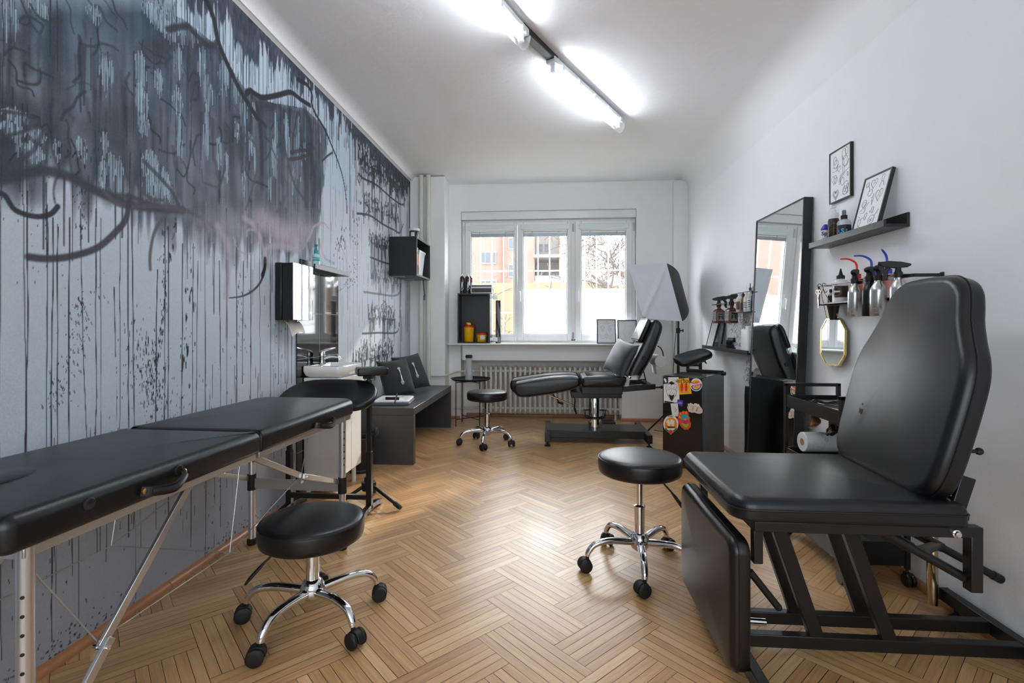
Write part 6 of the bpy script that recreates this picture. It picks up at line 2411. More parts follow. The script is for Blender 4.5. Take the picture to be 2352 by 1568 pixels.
a = stick([(275, 1066), (385, 1060), (410, 1264), (302, 1268)], 3.5, WHS, label='white card with handwritten scrawl')
ink_on([[(312, 1092), (325, 1130), (318, 1160)], [(328, 1100), (340, 1140), (352, 1128), (345, 1160)], [(325, 1178), (345, 1150), (360, 1185), (375, 1150)], [(330, 1215), (350, 1180), (362, 1212), (378, 1190)], [(350, 1130), (372, 1165)], [(318, 1246), (385, 1242)]], 4, BLK, 'scrawl', a, 0.0014)
out8 = [(535, 1130), (548, 1095), (545, 1060), (565, 1075), (585, 1055), (605, 1065), (635, 1080), (650, 1062), (690, 1068), (705, 1085), (712, 1065), (728, 1100), (760, 1135), (778, 1175), (770, 1210), (735, 1226), (690, 1220), (650, 1205), (600, 1208), (555, 1190)]
a = stick(out8, 3, WHS, label='cream cut-out sticker of three round bodies')
for cx_, cy_, r1, r2 in ((590, 1140, 46, 60), (660, 1150, 42, 52), (722, 1165, 44, 50)):
    stick(ell(cx_, cy_, r1, r2, 20), 4, CRM, 'round_body', parent=a)
ink_on([ell(590, 1140, 46, 58) + [(636, 1140)], ell(660, 1150, 42, 50) + [(702, 1150)], ell(722, 1165, 44, 48) + [(766, 1165)], [(575, 1090), (600, 1110), (610, 1090)], [(645, 1095), (665, 1110), (680, 1095)], [(705, 1120), (725, 1130), (735, 1115)],
        [(570, 1155), (590, 1170), (612, 1150)], [(645, 1160), (662, 1180), (685, 1160)], [(705, 1175), (722, 1190), (745, 1175)]], 5, BRN, 'outline', a, 0.001)
a = stick(ell(280, 1385, 118, 138, 36) + [], 3, WHS, label='round ship tattoo sticker with orange sky')
stick([(235, 1500), (330, 1500), (280, 1552)], 3.2, WHS, 'point', parent=a)
stick(ell(280, 1395, 96, 112, 32), 4, ORG, 'orange_sky', parent=a)
stick(ell(280, 1372, 70, 70, 24), 4.4, YLW, 'yellow_sky', parent=a)
for pl in ([(205, 1350), (240, 1310), (262, 1345), (250, 1395)], [(250, 1390), (285, 1315), (335, 1340), (330, 1385)], [(225, 1400), (260, 1385), (265, 1420)], [(290, 1405), (330, 1385), (325, 1425)]):
    stick(pl, 5, WHS, 'sail', parent=a)
stick([(205, 1395), (230, 1420), (335, 1425), (350, 1410), (335, 1450), (240, 1452)], 5.4, BRN, 'hull', parent=a)
stick(ell(282, 1462, 62, 24, 20), 5.2, cm('sea', (206, 226, 232)), 'sea', parent=a)
for e in (-1, 1):
    stick([(280 + e * 20, 1500), (280 + e * 95, 1440), (280 + e * 90, 1478), (280 + e * 60, 1512)], 5.6, GRN, 'leaves', parent=a)
stick(ell(278, 1508, 30, 32, 16), 6, REDP, 'red_flower', parent=a)
word('TATTOO', 268, 1266, 0.013, 0.02, BLK, a)
out10 = [(398, 1215), (430, 1195), (455, 1200), (465, 1175), (500, 1185), (530, 1180), (555, 1205), (560, 1260), (582, 1290), (575, 1340), (598, 1370), (590, 1430), (550, 1475), (505, 1478), (450, 1440), (415, 1390), (380, 1310), (390, 1260)]
a = stick(out10, 4.5, cm('vermilion', (226, 74, 30)), label='red-orange cartoon cloud sticker')
stick([(430, 1290), (455, 1245), (490, 1225), (530, 1240), (560, 1280), (555, 1310), (500, 1300), (455, 1320)], 5.5, TEA, 'teal_cloud', parent=a)
stick([(460, 1340), (500, 1305), (545, 1320), (560, 1360), (520, 1380), (480, 1375)], 5.5, cm('magenta', (170, 50, 120)), 'magenta_swirl', parent=a)
stick([(440, 1380), (470, 1370), (510, 1400), (545, 1380), (560, 1400), (530, 1440), (490, 1430)], 5.5, cm('lime', (120, 190, 50)), 'green_swirl', parent=a)
stick([(400, 1270), (420, 1250), (432, 1280), (415, 1300)], 5.5, YLW, 'yellow_spot', parent=a)
stick(ell(505, 1312, 22, 18, 14), 6, ORG, 'orange_spot', parent=a)
for x_, y_ in ((432, 1228), (470, 1205), (520, 1210)):
    stick(ell(x_, y_, 10, 16, 12), 5.5, YLW, 'yellow_tip', parent=a)

ar = thing('leg_rest_stand', 'black curved rest pad on twin posts behind the sticker cabinet', 'arm rest', (1.40, 5.15, 0))
cpt = at(1591, 819, y=5.12)
s = MB()
Ta = Matrix.Translation(cpt - Vector((0, 0, 0.03))) @ rot('Z', 0.25) @ rot('Y', -0.26) @ rot('X', 0.30)
s.cushion([(-0.19, -0.06), (-0.16, -0.11), (-0.05, -0.12), (0.08, -0.105), (0.16, -0.10), (0.195, -0.05), (0.195, 0.05), (0.16, 0.10), (0.05, 0.115), (-0.08, 0.115), (-0.16, 0.10), (-0.19, 0.05)], 0, 0.055, 0.022, 0.004, T=Ta,
          dent=lambda x, y: -0.022 * math.exp(-((y) / 0.06) ** 2))
wpart(s, 'pad', LEATHER, ar, smooth=0.9, subsurf=1)
s = MB()
s.box((-0.09, -0.06, -0.03), (0.11, 0.06, 0.001), T=Ta)
wpart(s, 'pad_bracket', STEELB, ar, bevel=0.004)
xs_ = [at(p, 845, y=5.15).x for p in (1579.5, 1608.5)]
for x in xs_:
    s = MB()
    s.bar((x, 5.15, 0.03), (x, 5.15, 0.80 if x < 1.38 else 0.84), 0.027)
    wpart(s, 'post', STEELB, ar, bevel=0.002)
    s = MB()
    s.bar((x, 4.98, 0.016), (x, 5.34, 0.016), 0.036, 0.03)
    wpart(s, 'foot', STEELB, ar, bevel=0.002)
s = MB()
s.bar((xs_[0], 5.15, 0.80), (xs_[1], 5.15, 0.80), 0.02)
s.bar((xs_[0], 5.15, 0.12), (xs_[1], 5.15, 0.12), 0.02)
wpart(s, 'crossbar', STEELB, ar, bevel=0.002)
s = MB()
hpt = at(1614, 826, y=5.05)
s.cyl(at(1603, 822, y=5.05), hpt, 0.006, n=8)
s.cyl(hpt + Vector((-0.01, 0, 0.018)), hpt + Vector((0.035, 0, -0.035)), 0.007, n=8)
wpart(s, 'tilt_lever', STEELB, ar)
# ================================================================== leaning mirror
mr_ = thing('leaning_mirror', 'tall black-framed mirror leaning against the right wall', 'mirror', (1.60, 3.74, 0))
MT, MB_, MH = 1.628, 1.545, 2.025
upm = Vector((MT - MB_, 0, MH)).normalized()
Tm2 = frame((MB_, 4.12, 0.003), (0, -1, 0), upm)          # x along the mirror towards the camera, y up, z out of the glass
MWd, MHt, FD = 0.76, Vector((MT - MB_, 0, MH)).length, 0.056
s = MB()
fw = 0.012
for lo, hi in (((0, 0, -FD), (fw, MHt, 0)), ((MWd - fw, 0, -FD), (MWd, MHt, 0)), ((fw, 0, -FD), (MWd - fw, fw, 0)), ((fw, MHt - fw, -FD), (MWd - fw, MHt, 0))):
    s.box(lo, hi, T=Tm2)
wpart(s, 'frame', BLACK, mr_, smooth=0)
s = MB()
s.box((fw, fw, -0.012), (MWd - fw, MHt - fw, -0.005), T=Tm2)
wpart(s, 'glass', MIRROR, mr_, smooth=0)
s = MB()
s.box((fw, fw, -FD), (MWd - fw, MHt - fw, -0.014), T=Tm2)
wpart(s, 'backing', BWOOD, mr_, smooth=0)
s = MB()
s.prism([(4.30, 0), (4.30, 0.10), (4.285, 0.22), (4.29, 0.62), (4.275, 0.70), (4.20, 0.70), (4.20, 0)], 1.60, 1.625, T=Matrix(((0, 0, 1, 0), (1, 0, 0, 0), (0, 1, 0, 0), (0, 0, 0, 1))))
wtag(s, 'folded_board', BLACKM, 'narrow black board standing on the floor beside the mirror edge', 'board', bevel=0.004)

# ================================================================== far ledge, its things and the rack above it
ledge('ledge_shelf', 'black ledge shelf between window corner and mirror, low on right wall', XR, -1, 4.16, 5.37, 0.962, 0.115, BWOOD, group='picture ledges')
FRB = mat('black_frame', (28, 28, 30), 0.35, bump=0.02)
lines_ = [[(0.15, 0.9 - 0.055 * k), (0.15 + 0.5 + 0.2 * ((k * 7) % 3) / 3, 0.9 - 0.055 * k)] for k in range(15)]
picture('framed_list', 'black framed text sheet leaning at the far end of low ledge', Vector((1.598, 5.33, 0.9765)), (0, -1, 0), (0.075, 0, 0.3), 0.215, 0.305, 0.012, 0.016, FRB, PAPER, lines_, inkr=0.0009)
c = Vector((1.635, 5.03, 0.9765))
t = thing('tablet_holder', 'black upright phone holder standing on the low ledge', 'holder', c)
s = MB()
s.box((-0.035, -0.05, 0), (0.03, 0.05, 0.012))
s.box((0.0, -0.045, 0.01), (0.014, 0.045, 0.27), T=rot('Y', 0.14))
part(s, 'stand', BLACK, t, bevel=0.002)
c = Vector((1.63, 4.78, 0.9765))
t = thing('ink_tray', 'small black stepped tray on the low ledge beside the holder', 'tray', c)
for k in range(3):
    s = MB()
    s.box((-0.04 + 0.012 * k, -0.10 + 0.04 * k, 0.024 * k), (0.04, 0.10 - 0.01 * k, 0.024 * k + 0.0235))
    part(s, 'step', BLACK, t, bevel=0.002)
s = MB()
s.box((-0.04, -0.10, 0.072), (0.04, -0.06, 0.09))
s.box((0.02, -0.10, 0.0725), (0.04, 0.05, 0.11))
part(s, 'lip', BLACK, t, bevel=0.002)
c = Vector((1.628, 4.26, 0.9765))
t = thing('white_canister', 'white plastic canister with moulded neck on the low ledge', 'canister', c)
s = MB()
s.cushion(rrect(-0.042, -0.075, 0.042, 0.075, 0.014, 4), 0, 0.195, 0.014, 0.0, rb=0.006, rings=2)
part(s, 'body', PLASTIC, t, smooth=0.8)
s = MB()
s.lathe([(0.022, 0.19), (0.022, 0.215), (0.018, 0.22), (0, 0.221)], c=(0, 0.02, 0), n=20)
part(s, 'cap', PLASTIC, t)
PENC = mat('violet_ink', (112, 104, 134), 0.8, var=0.4, vscale=30)


def scribbles(n, seed, r0=0.38, kx=1.0):
    rs = random.Random(seed)
    out = []
    for k in range(n):
        a = rs.uniform(0, 2 * PI)
        q = rs.uniform(0, 1) ** 0.6 * r0
        x, y = 0.5 + q * math.cos(a) * kx, 0.5 + q * math.sin(a)
        d = rs.uniform(0, 2 * PI)
        L = rs.uniform(0.03, 0.12)
        out.append([(x, y), (x + L * math.cos(d) + rs.gauss(0, 0.02), y + L * math.sin(d)), (x + 1.5 * L * math.cos(d + 0.9), y + 1.5 * L * math.sin(d + 0.9))])
    return out


t = thing('ink_drawing', 'white sheet of tangled ink drawing propped on ledge under bottle rack', 'drawing', (XR - 0.014, 4.5, 0.978))
M = frame((XR - 0.02, 4.88, 0.978), (0, -1, 0), (0.02, 0, 1))
L = Matrix.Translation(Vector(t.location) * -1) @ M
s = MB()
s.box((0, 0, -0.003), (0.72, 0.40, 0), T=L)
sh = part(s, 'sheet', PAPER, t, smooth=0)
doodles(L @ Matrix.Translation((0.36, 0.2, 0.0005)), 0.72, 0.40, scribbles(170, 4, 0.5), 'drawing', sh, PENC, 0.0016)
t = thing('ink_wall_scrawl', 'violet ink scrawl drawn on the right wall below the ledge', 'drawing', (XR - 0.001, 4.30, 0.68))
L = Matrix.Translation(Vector(t.location) * -1) @ frame((XR - 0.0012, 4.30, 0.79), (0, -1, 0), (0, 0, 1))
doodles(L, 0.42, 0.34, scribbles(150, 9, 0.5), 'ink', t, mat('dark_violet_ink', (104, 98, 140), 0.8, var=0.5, vscale=30), 0.0014)


def bottle_lathe(t, prof, m, name='bottle', **k):
    s = MB()
    s.lathe(prof, n=24, **k)
    return part(s, name, m, t)


def trigger(t, z, r, m, a=0.0, big=1.0):
    """trigger spray head on a neck at height z, nozzle towards angle a"""
    M = Matrix.Translation((0, 0, z)) @ rot('Z', a) @ Matrix.Scale(big, 4)
    s = MB()
    s.lathe([(0.0155, 0), (0.016, 0.004), (0.0165, 0.024), (0.012, 0.028), (0.01, 0.046)], n=18)
    v0 = len(s.v)
    s.prism([(-0.045, 0.052), (-0.03, 0.044), (0.012, 0.042), (0.05, 0.05), (0.062, 0.058), (0.06, 0.072), (0.03, 0.074), (-0.01, 0.068), (-0.042, 0.058)], -0.0105, 0.0105, T=Matrix(((1, 0, 0, 0), (0, 0, -1, 0), (0, 1, 0, 0), (0, 0, 0, 1))))
    s.cyl((0.058, 0, 0.064), (0.07, 0, 0.066), 0.0085, n=12)
    s.v = [tuple(M @ Vector(p)) for p in s.v]
    h = part(s, 'spray_head', m, t, bevel=0.002)
    s = MB()
    s.tube([(0.032, 0, 0.05), (0.045, 0, 0.03), (0.043, 0, 0.008), (0.05, 0, -0.008)], [0.006, 0.0065, 0.006, 0.004], 8, flat=1.5)
    s.v = [tuple(M @ Vector(p)) for p in s.v]
    part(s, 'trigger', m, h)
    return h


AMB = mat('amber_brown', (86, 40, 28), 0.25, rvar=0.05, coat=0.3)
for k, (px, py0, py1, lb) in enumerate(((1651, 712, 742, 'square amber spray bottle with black label, further from the mirror'), (1680, 708, 742, 'square amber spray bottle with black label, beside bottle rack'))):
    c = at(px, py1, x=1.585)
    hgt = c.z
    t = thing('square_spray_bottle', lb, 'spray bottle', c, 0.15, 'amber spray bottles hung on the wall')
    s = MB()
    s.cushion(rrect(-0.042, -0.042, 0.042, 0.042, 0.010, 4), 0, 0.125, 0.022, 0.014, rb=0.006, rings=5)
    s.lathe([(0.02, 0.13), (0.017, 0.15), (0.016, 0.16)], n=20)
    bt = part(s, 'bottle', AMB, t, smooth=0.8)
    for e in (0, 1):
        s = MB()
        if e == 0:
            s.box((-0.035, -0.0432, 0.018), (0.035, -0.0422, 0.108))
        else:
            s.box((-0.0432, -0.035, 0.018), (-0.0422, 0.035, 0.108))
        lab = part(s, 'label_sheet', BLACKM, bt, smooth=0)
        s = MB()
        T = frame((0, -0.0434, 0.062), (1, 0, 0), (0, 0, 1)) if e == 0 else frame((-0.0434, 0, 0.062), (0, -1, 0), (0, 0, 1))
        for q in range(2):
            s.tube([T @ Vector((x, y, 0)) for x, y in rrect(-0.03 + 0.004 * q, -0.04 + 0.004 * q, 0.03 - 0.004 * q, 0.04 - 0.004 * q, 0.006, 3)], 0.0006, 4, closed=True)
        for y, w2 in ((0.026, 0.016), (0.012, 0.02), (-0.022, 0.014), (-0.03, 0.02)):
            s.cyl(T @ Vector((-w2, y, 0)), T @ Vector((w2, y, 0)), 0.0012, n=4)
        s.tube([T @ Vector((0.008 * math.cos(a), -0.006 + 0.011 * math.sin(a), 0)) for a in [2 * PI * q / 12 for q in range(12)]], 0.001, 4, closed=True)
        part(s, 'white_print', PAPER, lab)
    trigger(t, 0.155, 0.02, RUBBER, -0.5, 1.35)
rk = thing('bottle_rack', 'narrow black wire rack of small bottles at mirror edge', 'rack', (1.62, 4.25, 1.30))
z0, z1_ = 1.307, 1.47
s = MB()
s.box((1.575, 4.14, z0), (1.688, 4.52, z0 + 0.006))
wpart(s, 'base_plate', STEELB, rk, bevel=0.001)
s = MB()
for a, b2 in (((1.575, 4.14, z1_), (1.575, 4.52, z1_)), ((1.575, 4.52, z1_), (1.688, 4.52, z1_)), ((1.575, 4.14, z1_), (1.688, 4.14, z1_)), ((1.575, 4.52, z0), (1.575, 4.52, z1_)), ((1.575, 4.25, z0), (1.575, 4.25, z1_)),
              ((1.53, 4.52, 1.395), (1.53, 4.90, 1.395)), ((1.686, 4.52, 1.395), (1.53, 4.52, 1.395)), ((1.686, 4.90, 1.395), (1.53, 4.90, 1.395))):
    s.bar(a, b2, 0.006)
wpart(s, 'rails', STEELB, rk)
for k, (y, h, r, col, cc, lb) in enumerate(((4.46, 0.15, 0.030, (214, 222, 222), (226, 228, 228), 'clear flat bottle with brown label, far end of the narrow rack'), (4.38, 0.13, 0.026, (150, 108, 58), (30, 30, 32), 'amber bottle with dark cap second along the narrow rack'),
                                            (4.30, 0.15, 0.026, (220, 224, 226), (220, 224, 226), 'white bottle with striped label in middle of the narrow rack'), (4.228, 0.17, 0.022, (206, 214, 218), (44, 60, 70), 'slim clear dropper bottle near the mirror edge'),
                                            (4.172, 0.14, 0.022, (70, 112, 126), (24, 24, 26), 'teal bottle with black dropper top half behind mirror edge'))):
    t = thing('care_bottle', lb, 'bottle', (1.625, y, z0 + 0.0065), 0.3 * k, 'bottles in the narrow wall rack')
    bo = bottle_lathe(t, [(r * 0.92, 0), (r, 0.004), (r, h * 0.72), (r * 0.8, h * 0.84), (r * 0.45, h * 0.92), (r * 0.45, h)], mat('bottle_col_%d' % k, col, 0.15, alpha=0.9, rvar=0.03))
    s = MB()
    s.lathe([(r * 0.52, h), (r * 0.52, h + 0.022), (r * 0.2, h + 0.03), (r * 0.14, h + 0.06 if k > 1 else h + 0.034), (0, h + 0.062 if k > 1 else h + 0.035)], n=16)
    part(s, 'cap', mat('cap_col_%d' % k, cc, 0.4, rvar=0.03), t)
    s = MB()
    s.lathe([(r * 1.01, h * 0.15), (r * 1.015, h * 0.16), (r * 1.015, h * 0.6), (r * 1.01, h * 0.61)], n=24)
    lab = part(s, 'label_band', mat('band_%d' % k, ((96, 76, 52), (40, 36, 34), (232, 232, 230), (224, 224, 222), (36, 66, 78))[k], 0.5, rvar=0.02), bo)
    if k in (2, 3):
        s = MB()
        for q in range(4):
            s.lathe([(r * 1.02, h * (0.2 + 0.1 * q)), (r * 1.022, h * (0.2 + 0.1 * q) + 0.001), (r * 1.022, h * (0.2 + 0.1 * q) + 0.006), (r * 1.02, h * (0.2 + 0.1 * q) + 0.007)], n=20)
        part(s, 'label_stripes', INK, lab)

# ================================================================== near shelf with bottles and pictures
PINKB = mat('taupe_black_laminate', (54, 46, 48), 0.3, bump=0.03, bscale=100)
ledge('ledge_shelf', 'dark ledge shelf with picture and bottles above the spray rack', XR, -1, 2.50, 3.19, 1.667, 0.118, BWOOD, group='picture ledges')
flash1 = [heart(0.28, 0.13, 0.16, 0.75), heart(0.28, 0.13, 0.12, 0.75), heart(0.28, 0.13, 0.08, 0.75), heart(0.2, 0.45, 0.14, 0.75), heart(0.28, 0.42, 0.1, 0.75), heart(0.45, 0.62, 0.1, 0.7), circ(0.25, 0.82, 0.08), circ(0.3, 0.74, 0.12, 0.08), [(0.12, 0.7), (0.3, 0.66), (0.4, 0.72)],
          [(0.1, 0.62), (0.3, 0.6), (0.4, 0.64)], circ(0.7, 0.86, 0.1), circ(0.82, 0.9, 0.07), circ(0.75, 0.72, 0.13, 0.1), [(0.62, 0.86), (0.64, 0.5), (0.7, 0.5), (0.68, 0.8)], [(0.7, 0.6), (0.85, 0.62), (0.95, 0.72)],
          [(0.45, 0.34), (0.52, 0.46), (0.62, 0.49), (0.75, 0.5), (0.95, 0.55)], [(0.5, 0.34), (0.55, 0.43), (0.65, 0.46)], [(0.45, 0.3), (0.5, 0.32), (0.54, 0.42)], circ(0.62, 0.34, 0.08), [(0.62, 0.38), (0.62, 0.42)], [(0.86, 0.4), (0.9, 0.4), (0.9, 0.47), (0.86, 0.47), (0.86, 0.4)],
          circ(0.8, 0.24, 0.1, 0.07), circ(0.75, 0.14, 0.12, 0.08), circ(0.72, 0.15, 0.04), circ(0.82, 0.13, 0.04), [(0.62, 0.1), (0.7, 0.06), (0.85, 0.07), (0.9, 0.12)], circ(0.88, 0.2, 0.05)]
flash2 = [heart(0.42, 0.86, 0.13, 0.8), [(0.4, 0.84), (0.44, 0.88), (0.5, 0.85)], circ(0.75, 0.9, 0.05, 0.07), [(0.68, 0.74), (0.72, 0.82), (0.8, 0.83), (0.86, 0.74)], [(0.15, 0.86), (0.25, 0.82), (0.32, 0.72)], circ(0.34, 0.7, 0.09, 0.06), [(0.08, 0.9), (0.18, 0.92), (0.2, 0.85), (0.12, 0.83), (0.08, 0.9)],
          [(0.52, 0.66), (0.5, 0.56), (0.53, 0.45), (0.56, 0.56), (0.52, 0.66)], [(0.51, 0.6), (0.47, 0.58)], [(0.52, 0.54), (0.48, 0.52)], heart(0.75, 0.6, 0.14, 0.9), [(0.72, 0.55), (0.76, 0.66), (0.8, 0.7)], [(0.78, 0.56), (0.82, 0.64)], circ(0.2, 0.52, 0.09, 0.07), circ(0.2, 0.5, 0.05, 0.05), [(0.1, 0.38), (0.22, 0.44), (0.32, 0.4), (0.26, 0.34), (0.12, 0.36)],
          [(0.25, 0.4), (0.4, 0.52)], [(0.1, 0.3), (0.16, 0.26)], [(0.6, 0.4), (0.68, 0.38), (0.66, 0.28), (0.6, 0.32), (0.6, 0.4)], [(0.54, 0.34), (0.56, 0.3)], [(0.36, 0.3), (0.44, 0.32), (0.42, 0.2), (0.36, 0.22), (0.36, 0.3)], circ(0.68, 0.16, 0.12, 0.08), circ(0.64, 0.15, 0.025), circ(0.71, 0.16, 0.025), [(0.58, 0.08), (0.64, 0.06), (0.72, 0.08)],
          [(0.76, 0.22), (0.84, 0.26), (0.88, 0.32)], circ(0.18, 0.17, 0.06), [(0.12, 0.06), (0.18, 0.11), (0.26, 0.06)], [(0.1, 0.24), (0.15, 0.21)], [(0.22, 0.22), (0.3, 0.25)]]
picture('framed_flash', 'black framed tattoo flash with revolver hanging on the right wall', Vector((XR - 0.018, 3.155, 1.925)), (0, -1, 0), (0, 0, 1), 0.215, 0.305, 0.007, 0.018, FRB, SHEET, flash1, 'framed flash sheets', inkr=0.0010)
picture('framed_flash', 'black framed tattoo flash leaning on the bottle shelf', Vector((XR - 0.098, 2.80, 1.682)), (0, -1, 0), (0.075, 0, 0.3), 0.215, 0.305, 0.008, 0.018, FRB, SHEET, flash2, 'framed flash sheets', inkr=0.0010)
c = Vector((XR - 0.06, 3.115, 1.6815))
t = thing('small_bottle', 'white bottle with blue top and violet print, shelf end by mirror', 'bottle', c)
bo = bottle_lathe(t, [(0.021, 0), (0.023, 0.004), (0.023, 0.085), (0.012, 0.105)], PLASTIC)
s = MB()
s.lathe([(0.024, 0.082), (0.024, 0.092), (0.016, 0.108), (0.009, 0.118), (0, 0.119)], n=20)
part(s, 'blue_top', mat('royal_blue', (34, 42, 160), 0.4, rvar=0.02), t)
text('Sp', 'lettering', mat('violet_print', (86, 34, 130), 0.5), bo, 0.032, frame((-0.016, -0.0185, 0.062), (0.75, -0.66, 0), (0, 0, 1)), bold=0.001)
s = MB()
s.grid(lambda a, c2: (0.0236 * math.cos(-2.6 + 0.9 * a), 0.0236 * math.sin(-2.6 + 0.9 * a), 0.012 + 0.022 * c2), 6, 1)
part(s, 'violet_block', mat('violet_print', (86, 34, 130), 0.5), bo)
c = Vector((XR - 0.062, 3.025, 1.6815))
t = thing('foam_bottle', 'dark foam pump bottle with clear cap on the shelf', 'bottle', c)
bo = bottle_lathe(t, [(0.026, 0), (0.0285, 0.004), (0.0285, 0.122), (0.026, 0.13), (0.026, 0.134)], mat('dark_brown_label', (38, 32, 32), 0.4, var=0.2, vscale=50))
s = MB()
s.lathe([(0.027, 0.132), (0.0275, 0.155), (0.024, 0.165), (0.013, 0.17), (0.013, 0.182), (0.006, 0.184), (0.006, 0.195), (0.014, 0.196), (0.014, 0.204), (0, 0.206)], n=22)
part(s, 'pump', PLASTIC, t)
s = MB()
s.lathe([(0.029, 0.14), (0.029, 0.205), (0.027, 0.212), (0, 0.213)], n=22)
part(s, 'clear_cap', mat('clear_cap', (235, 238, 240), 0.08, alpha=0.2, rvar=0.02), t)
s = MB()
for z in (0.05, 0.066, 0.094):
    s.tube([(0.0288 * math.cos(a), 0.0288 * math.sin(a), z + 0.01 * math.sin(a * 2.3)) for a in [-3.2 + 2.4 * q / 16 for q in range(17)]], 0.0009, 4)
part(s, 'gold_lines', mat('gold_print', (186, 136, 60), 0.4), bo)
c = Vector((XR - 0.066, 2.915, 1.6815))
t = thing('ink_spray_bottle', 'clear atomiser bottle with blue crest on black label', 'bottle', c)
bo = bottle_lathe(t, [(0.031, 0), (0.034, 0.004), (0.034, 0.085), (0.03, 0.098), (0.014, 0.106), (0.014, 0.112)], mat('clear_pet', (222, 228, 232), 0.06, alpha=0.5, rvar=0.02))
s = MB()
s.lathe([(0.0155, 0.108), (0.0165, 0.11), (0.0165, 0.128), (0.012, 0.13)], n=20)
part(s, 'collar', RUBBER, t)
s = MB()
s.lathe([(0.010, 0.13), (0.010, 0.155), (0.007, 0.158), (0, 0.159)], n=16)
part(s, 'atomiser', mat('smoke_plastic', (96, 112, 124), 0.25, rvar=0.02), t)
s = MB()
s.lathe([(0.0342, 0.008), (0.0345, 0.009), (0.0345, 0.072), (0.0342, 0.073)], n=30)
lab = part(s, 'label_band', BLACKM, bo)
CY = mat('cyan_print', (52, 176, 222), 0.5, rvar=0.02)
Tq = frame((-0.0225, -0.0265, 0.038), (0.76, -0.65, 0), (0, 0, 1))
text('S', 'crest_letter', CY, lab, 0.034, Tq, bold=0.0014)
s = MB()
for e in (-1, 1):
    for q in range(4):
        a = 0.5 + q * 0.42
        p = Tq @ Vector((e * 0.019 * math.sin(a), -0.016 * math.cos(a) + 0.003, -0.0035 * abs(math.sin(a))))
        s.sphere(p, 0.0034, 8)
part(s, 'laurel', CY, lab)

# ================================================================== wall rack with spray bottles
rk = thing('spray_rack', 'black wall rack holding bottles with spray bottles hung in front', 'rack', (1.64, 2.75, 1.32))
ya, yb, zb, zt = 2.30, 3.13, 1.318, 1.436
s = MB()
s.box((1.60, 2.46, zb), (1.688, yb, zb + 0.006))
s.box((1.60, 2.46, zb), (1.603, yb, zb + 0.014))
wpart(s, 'base_plate', PINKB, rk, smooth=0)
s = MB()
for a, b2 in (((1.60, 2.46, zt), (1.60, yb, zt)), ((1.60, yb, zt), (1.688, yb, zt)), ((1.60, yb, zb), (1.60, yb, zt)), ((1.60, 2.46, zb), (1.60, 2.46, zt)), ((1.60, 2.46, zt), (1.688, 2.46, zt))):
    s.bar(a, b2, 0.008, 0.006)
wpart(s, 'frame', PINKB, rk)
s = MB()
for a, b2 in (((1.57, 2.30, 1.418), (1.57, 2.78, 1.418)), ((1.57, 2.30, 1.418), (1.688, 2.30, 1.418)), ((1.57, 2.46, 1.418), (1.604, 2.46, 1.43)), ((1.686, 2.30, 1.30), (1.686, 2.30, 1.43))):
    s.bar(a, b2, 0.009, 0.014)
wpart(s, 'hanging_bar', STEELB, rk)
for y in (3.11, 3.06):
    s = MB()
    s.tube(catmull([(1.605, y, 1.436), (1.595, y, 1.447), (1.584, y, 1.436), (1.592, y - 0.005, 1.40), (1.600, y - 0.01, 1.392), (1.604, y - 0.012, 1.402)], 4), 0.0018, 6)
    wpart(s, 'hook', BLACKM, rk)
SILVB = mat('brushed_aluminium_bottle', (204, 206, 208), 0.3, metal=0.95, bump=0.06, bscale=300)
for k, (px, body, rr, lb, ang) in enumerate(((1963, SILVB, 0.031, 'silver spray bottle hanging leftmost on rack bar', 0.9), (1996, BLACK, 0.029, 'glossy black spray bottle hanging between two silver ones', 0.8), (2017, SILVB, 0.034, 'silver spray bottle hanging beside the black chair back', 0.8),
                                             (2063, SILVB, 0.031, 'silver spray bottle hanging nearest camera, partly behind chair back', 2.6))):
    c = at(px, 725, x=1.555)
    bz = 1.245
    t = thing('spray_bottle', lb, 'spray bottle', (1.555, c.y, bz), 0, 'spray bottles hung on the rack')
    bo = bottle_lathe(t, [(rr - 0.002, 0), (rr, 0.003), (rr, 0.118), (rr * 0.97, 0.128), (rr * 0.72, 0.145), (0.016, 0.158), (0.0155, 0.172)], body)
    if k in (0, 2):
        s = MB()
        s.grid(lambda a, c2: ((rr + 0.0004) * math.cos(-2.7 + 1.1 * a), (rr + 0.0004) * math.sin(-2.7 + 1.1 * a), 0.034 + 0.006 * c2), 8, 1)
        s.grid(lambda a, c2: ((rr + 0.0004) * math.cos(-2.6 + 0.7 * a), (rr + 0.0004) * math.sin(-2.6 + 0.7 * a), 0.012 + 0.006 * c2), 8, 1)
        part(s, 'label_print', mat('grey_print', (150, 152, 154), 0.5), bo)
    trigger(t, 0.168, rr, RUBBER, ang, 1.05)
c = Vector((1.645, 2.985, zb + 0.0062))
t = thing('clipper_oil_bottle', 'white squeeze bottle with black cone cap and dark label, wall rack', 'bottle', c)
bo = bottle_lathe(t, [(0.038, 0), (0.041, 0.004), (0.041, 0.115), (0.034, 0.13), (0.018, 0.138), (0.018, 0.142)], mat('milky_plastic', (222, 226, 228), 0.4, rvar=0.03))
s = MB()
s.lathe([(0.021, 0.14), (0.021, 0.158), (0.012, 0.162), (0.007, 0.18), (0.0035, 0.198), (0, 0.199)], n=20)
part(s, 'cone_cap', RUBBER, t)
s = MB()
s.grid(lambda a, c2: (0.0414 * math.cos(-2.9 + 1.9 * a), 0.0414 * math.sin(-2.9 + 1.9 * a), 0.034 + 0.064 * c2), 14, 1)
lab = part(s, 'label_sheet', mat('dark_label', (40, 34, 36), 0.5, var=0.1, vscale=30), bo)
s = MB()
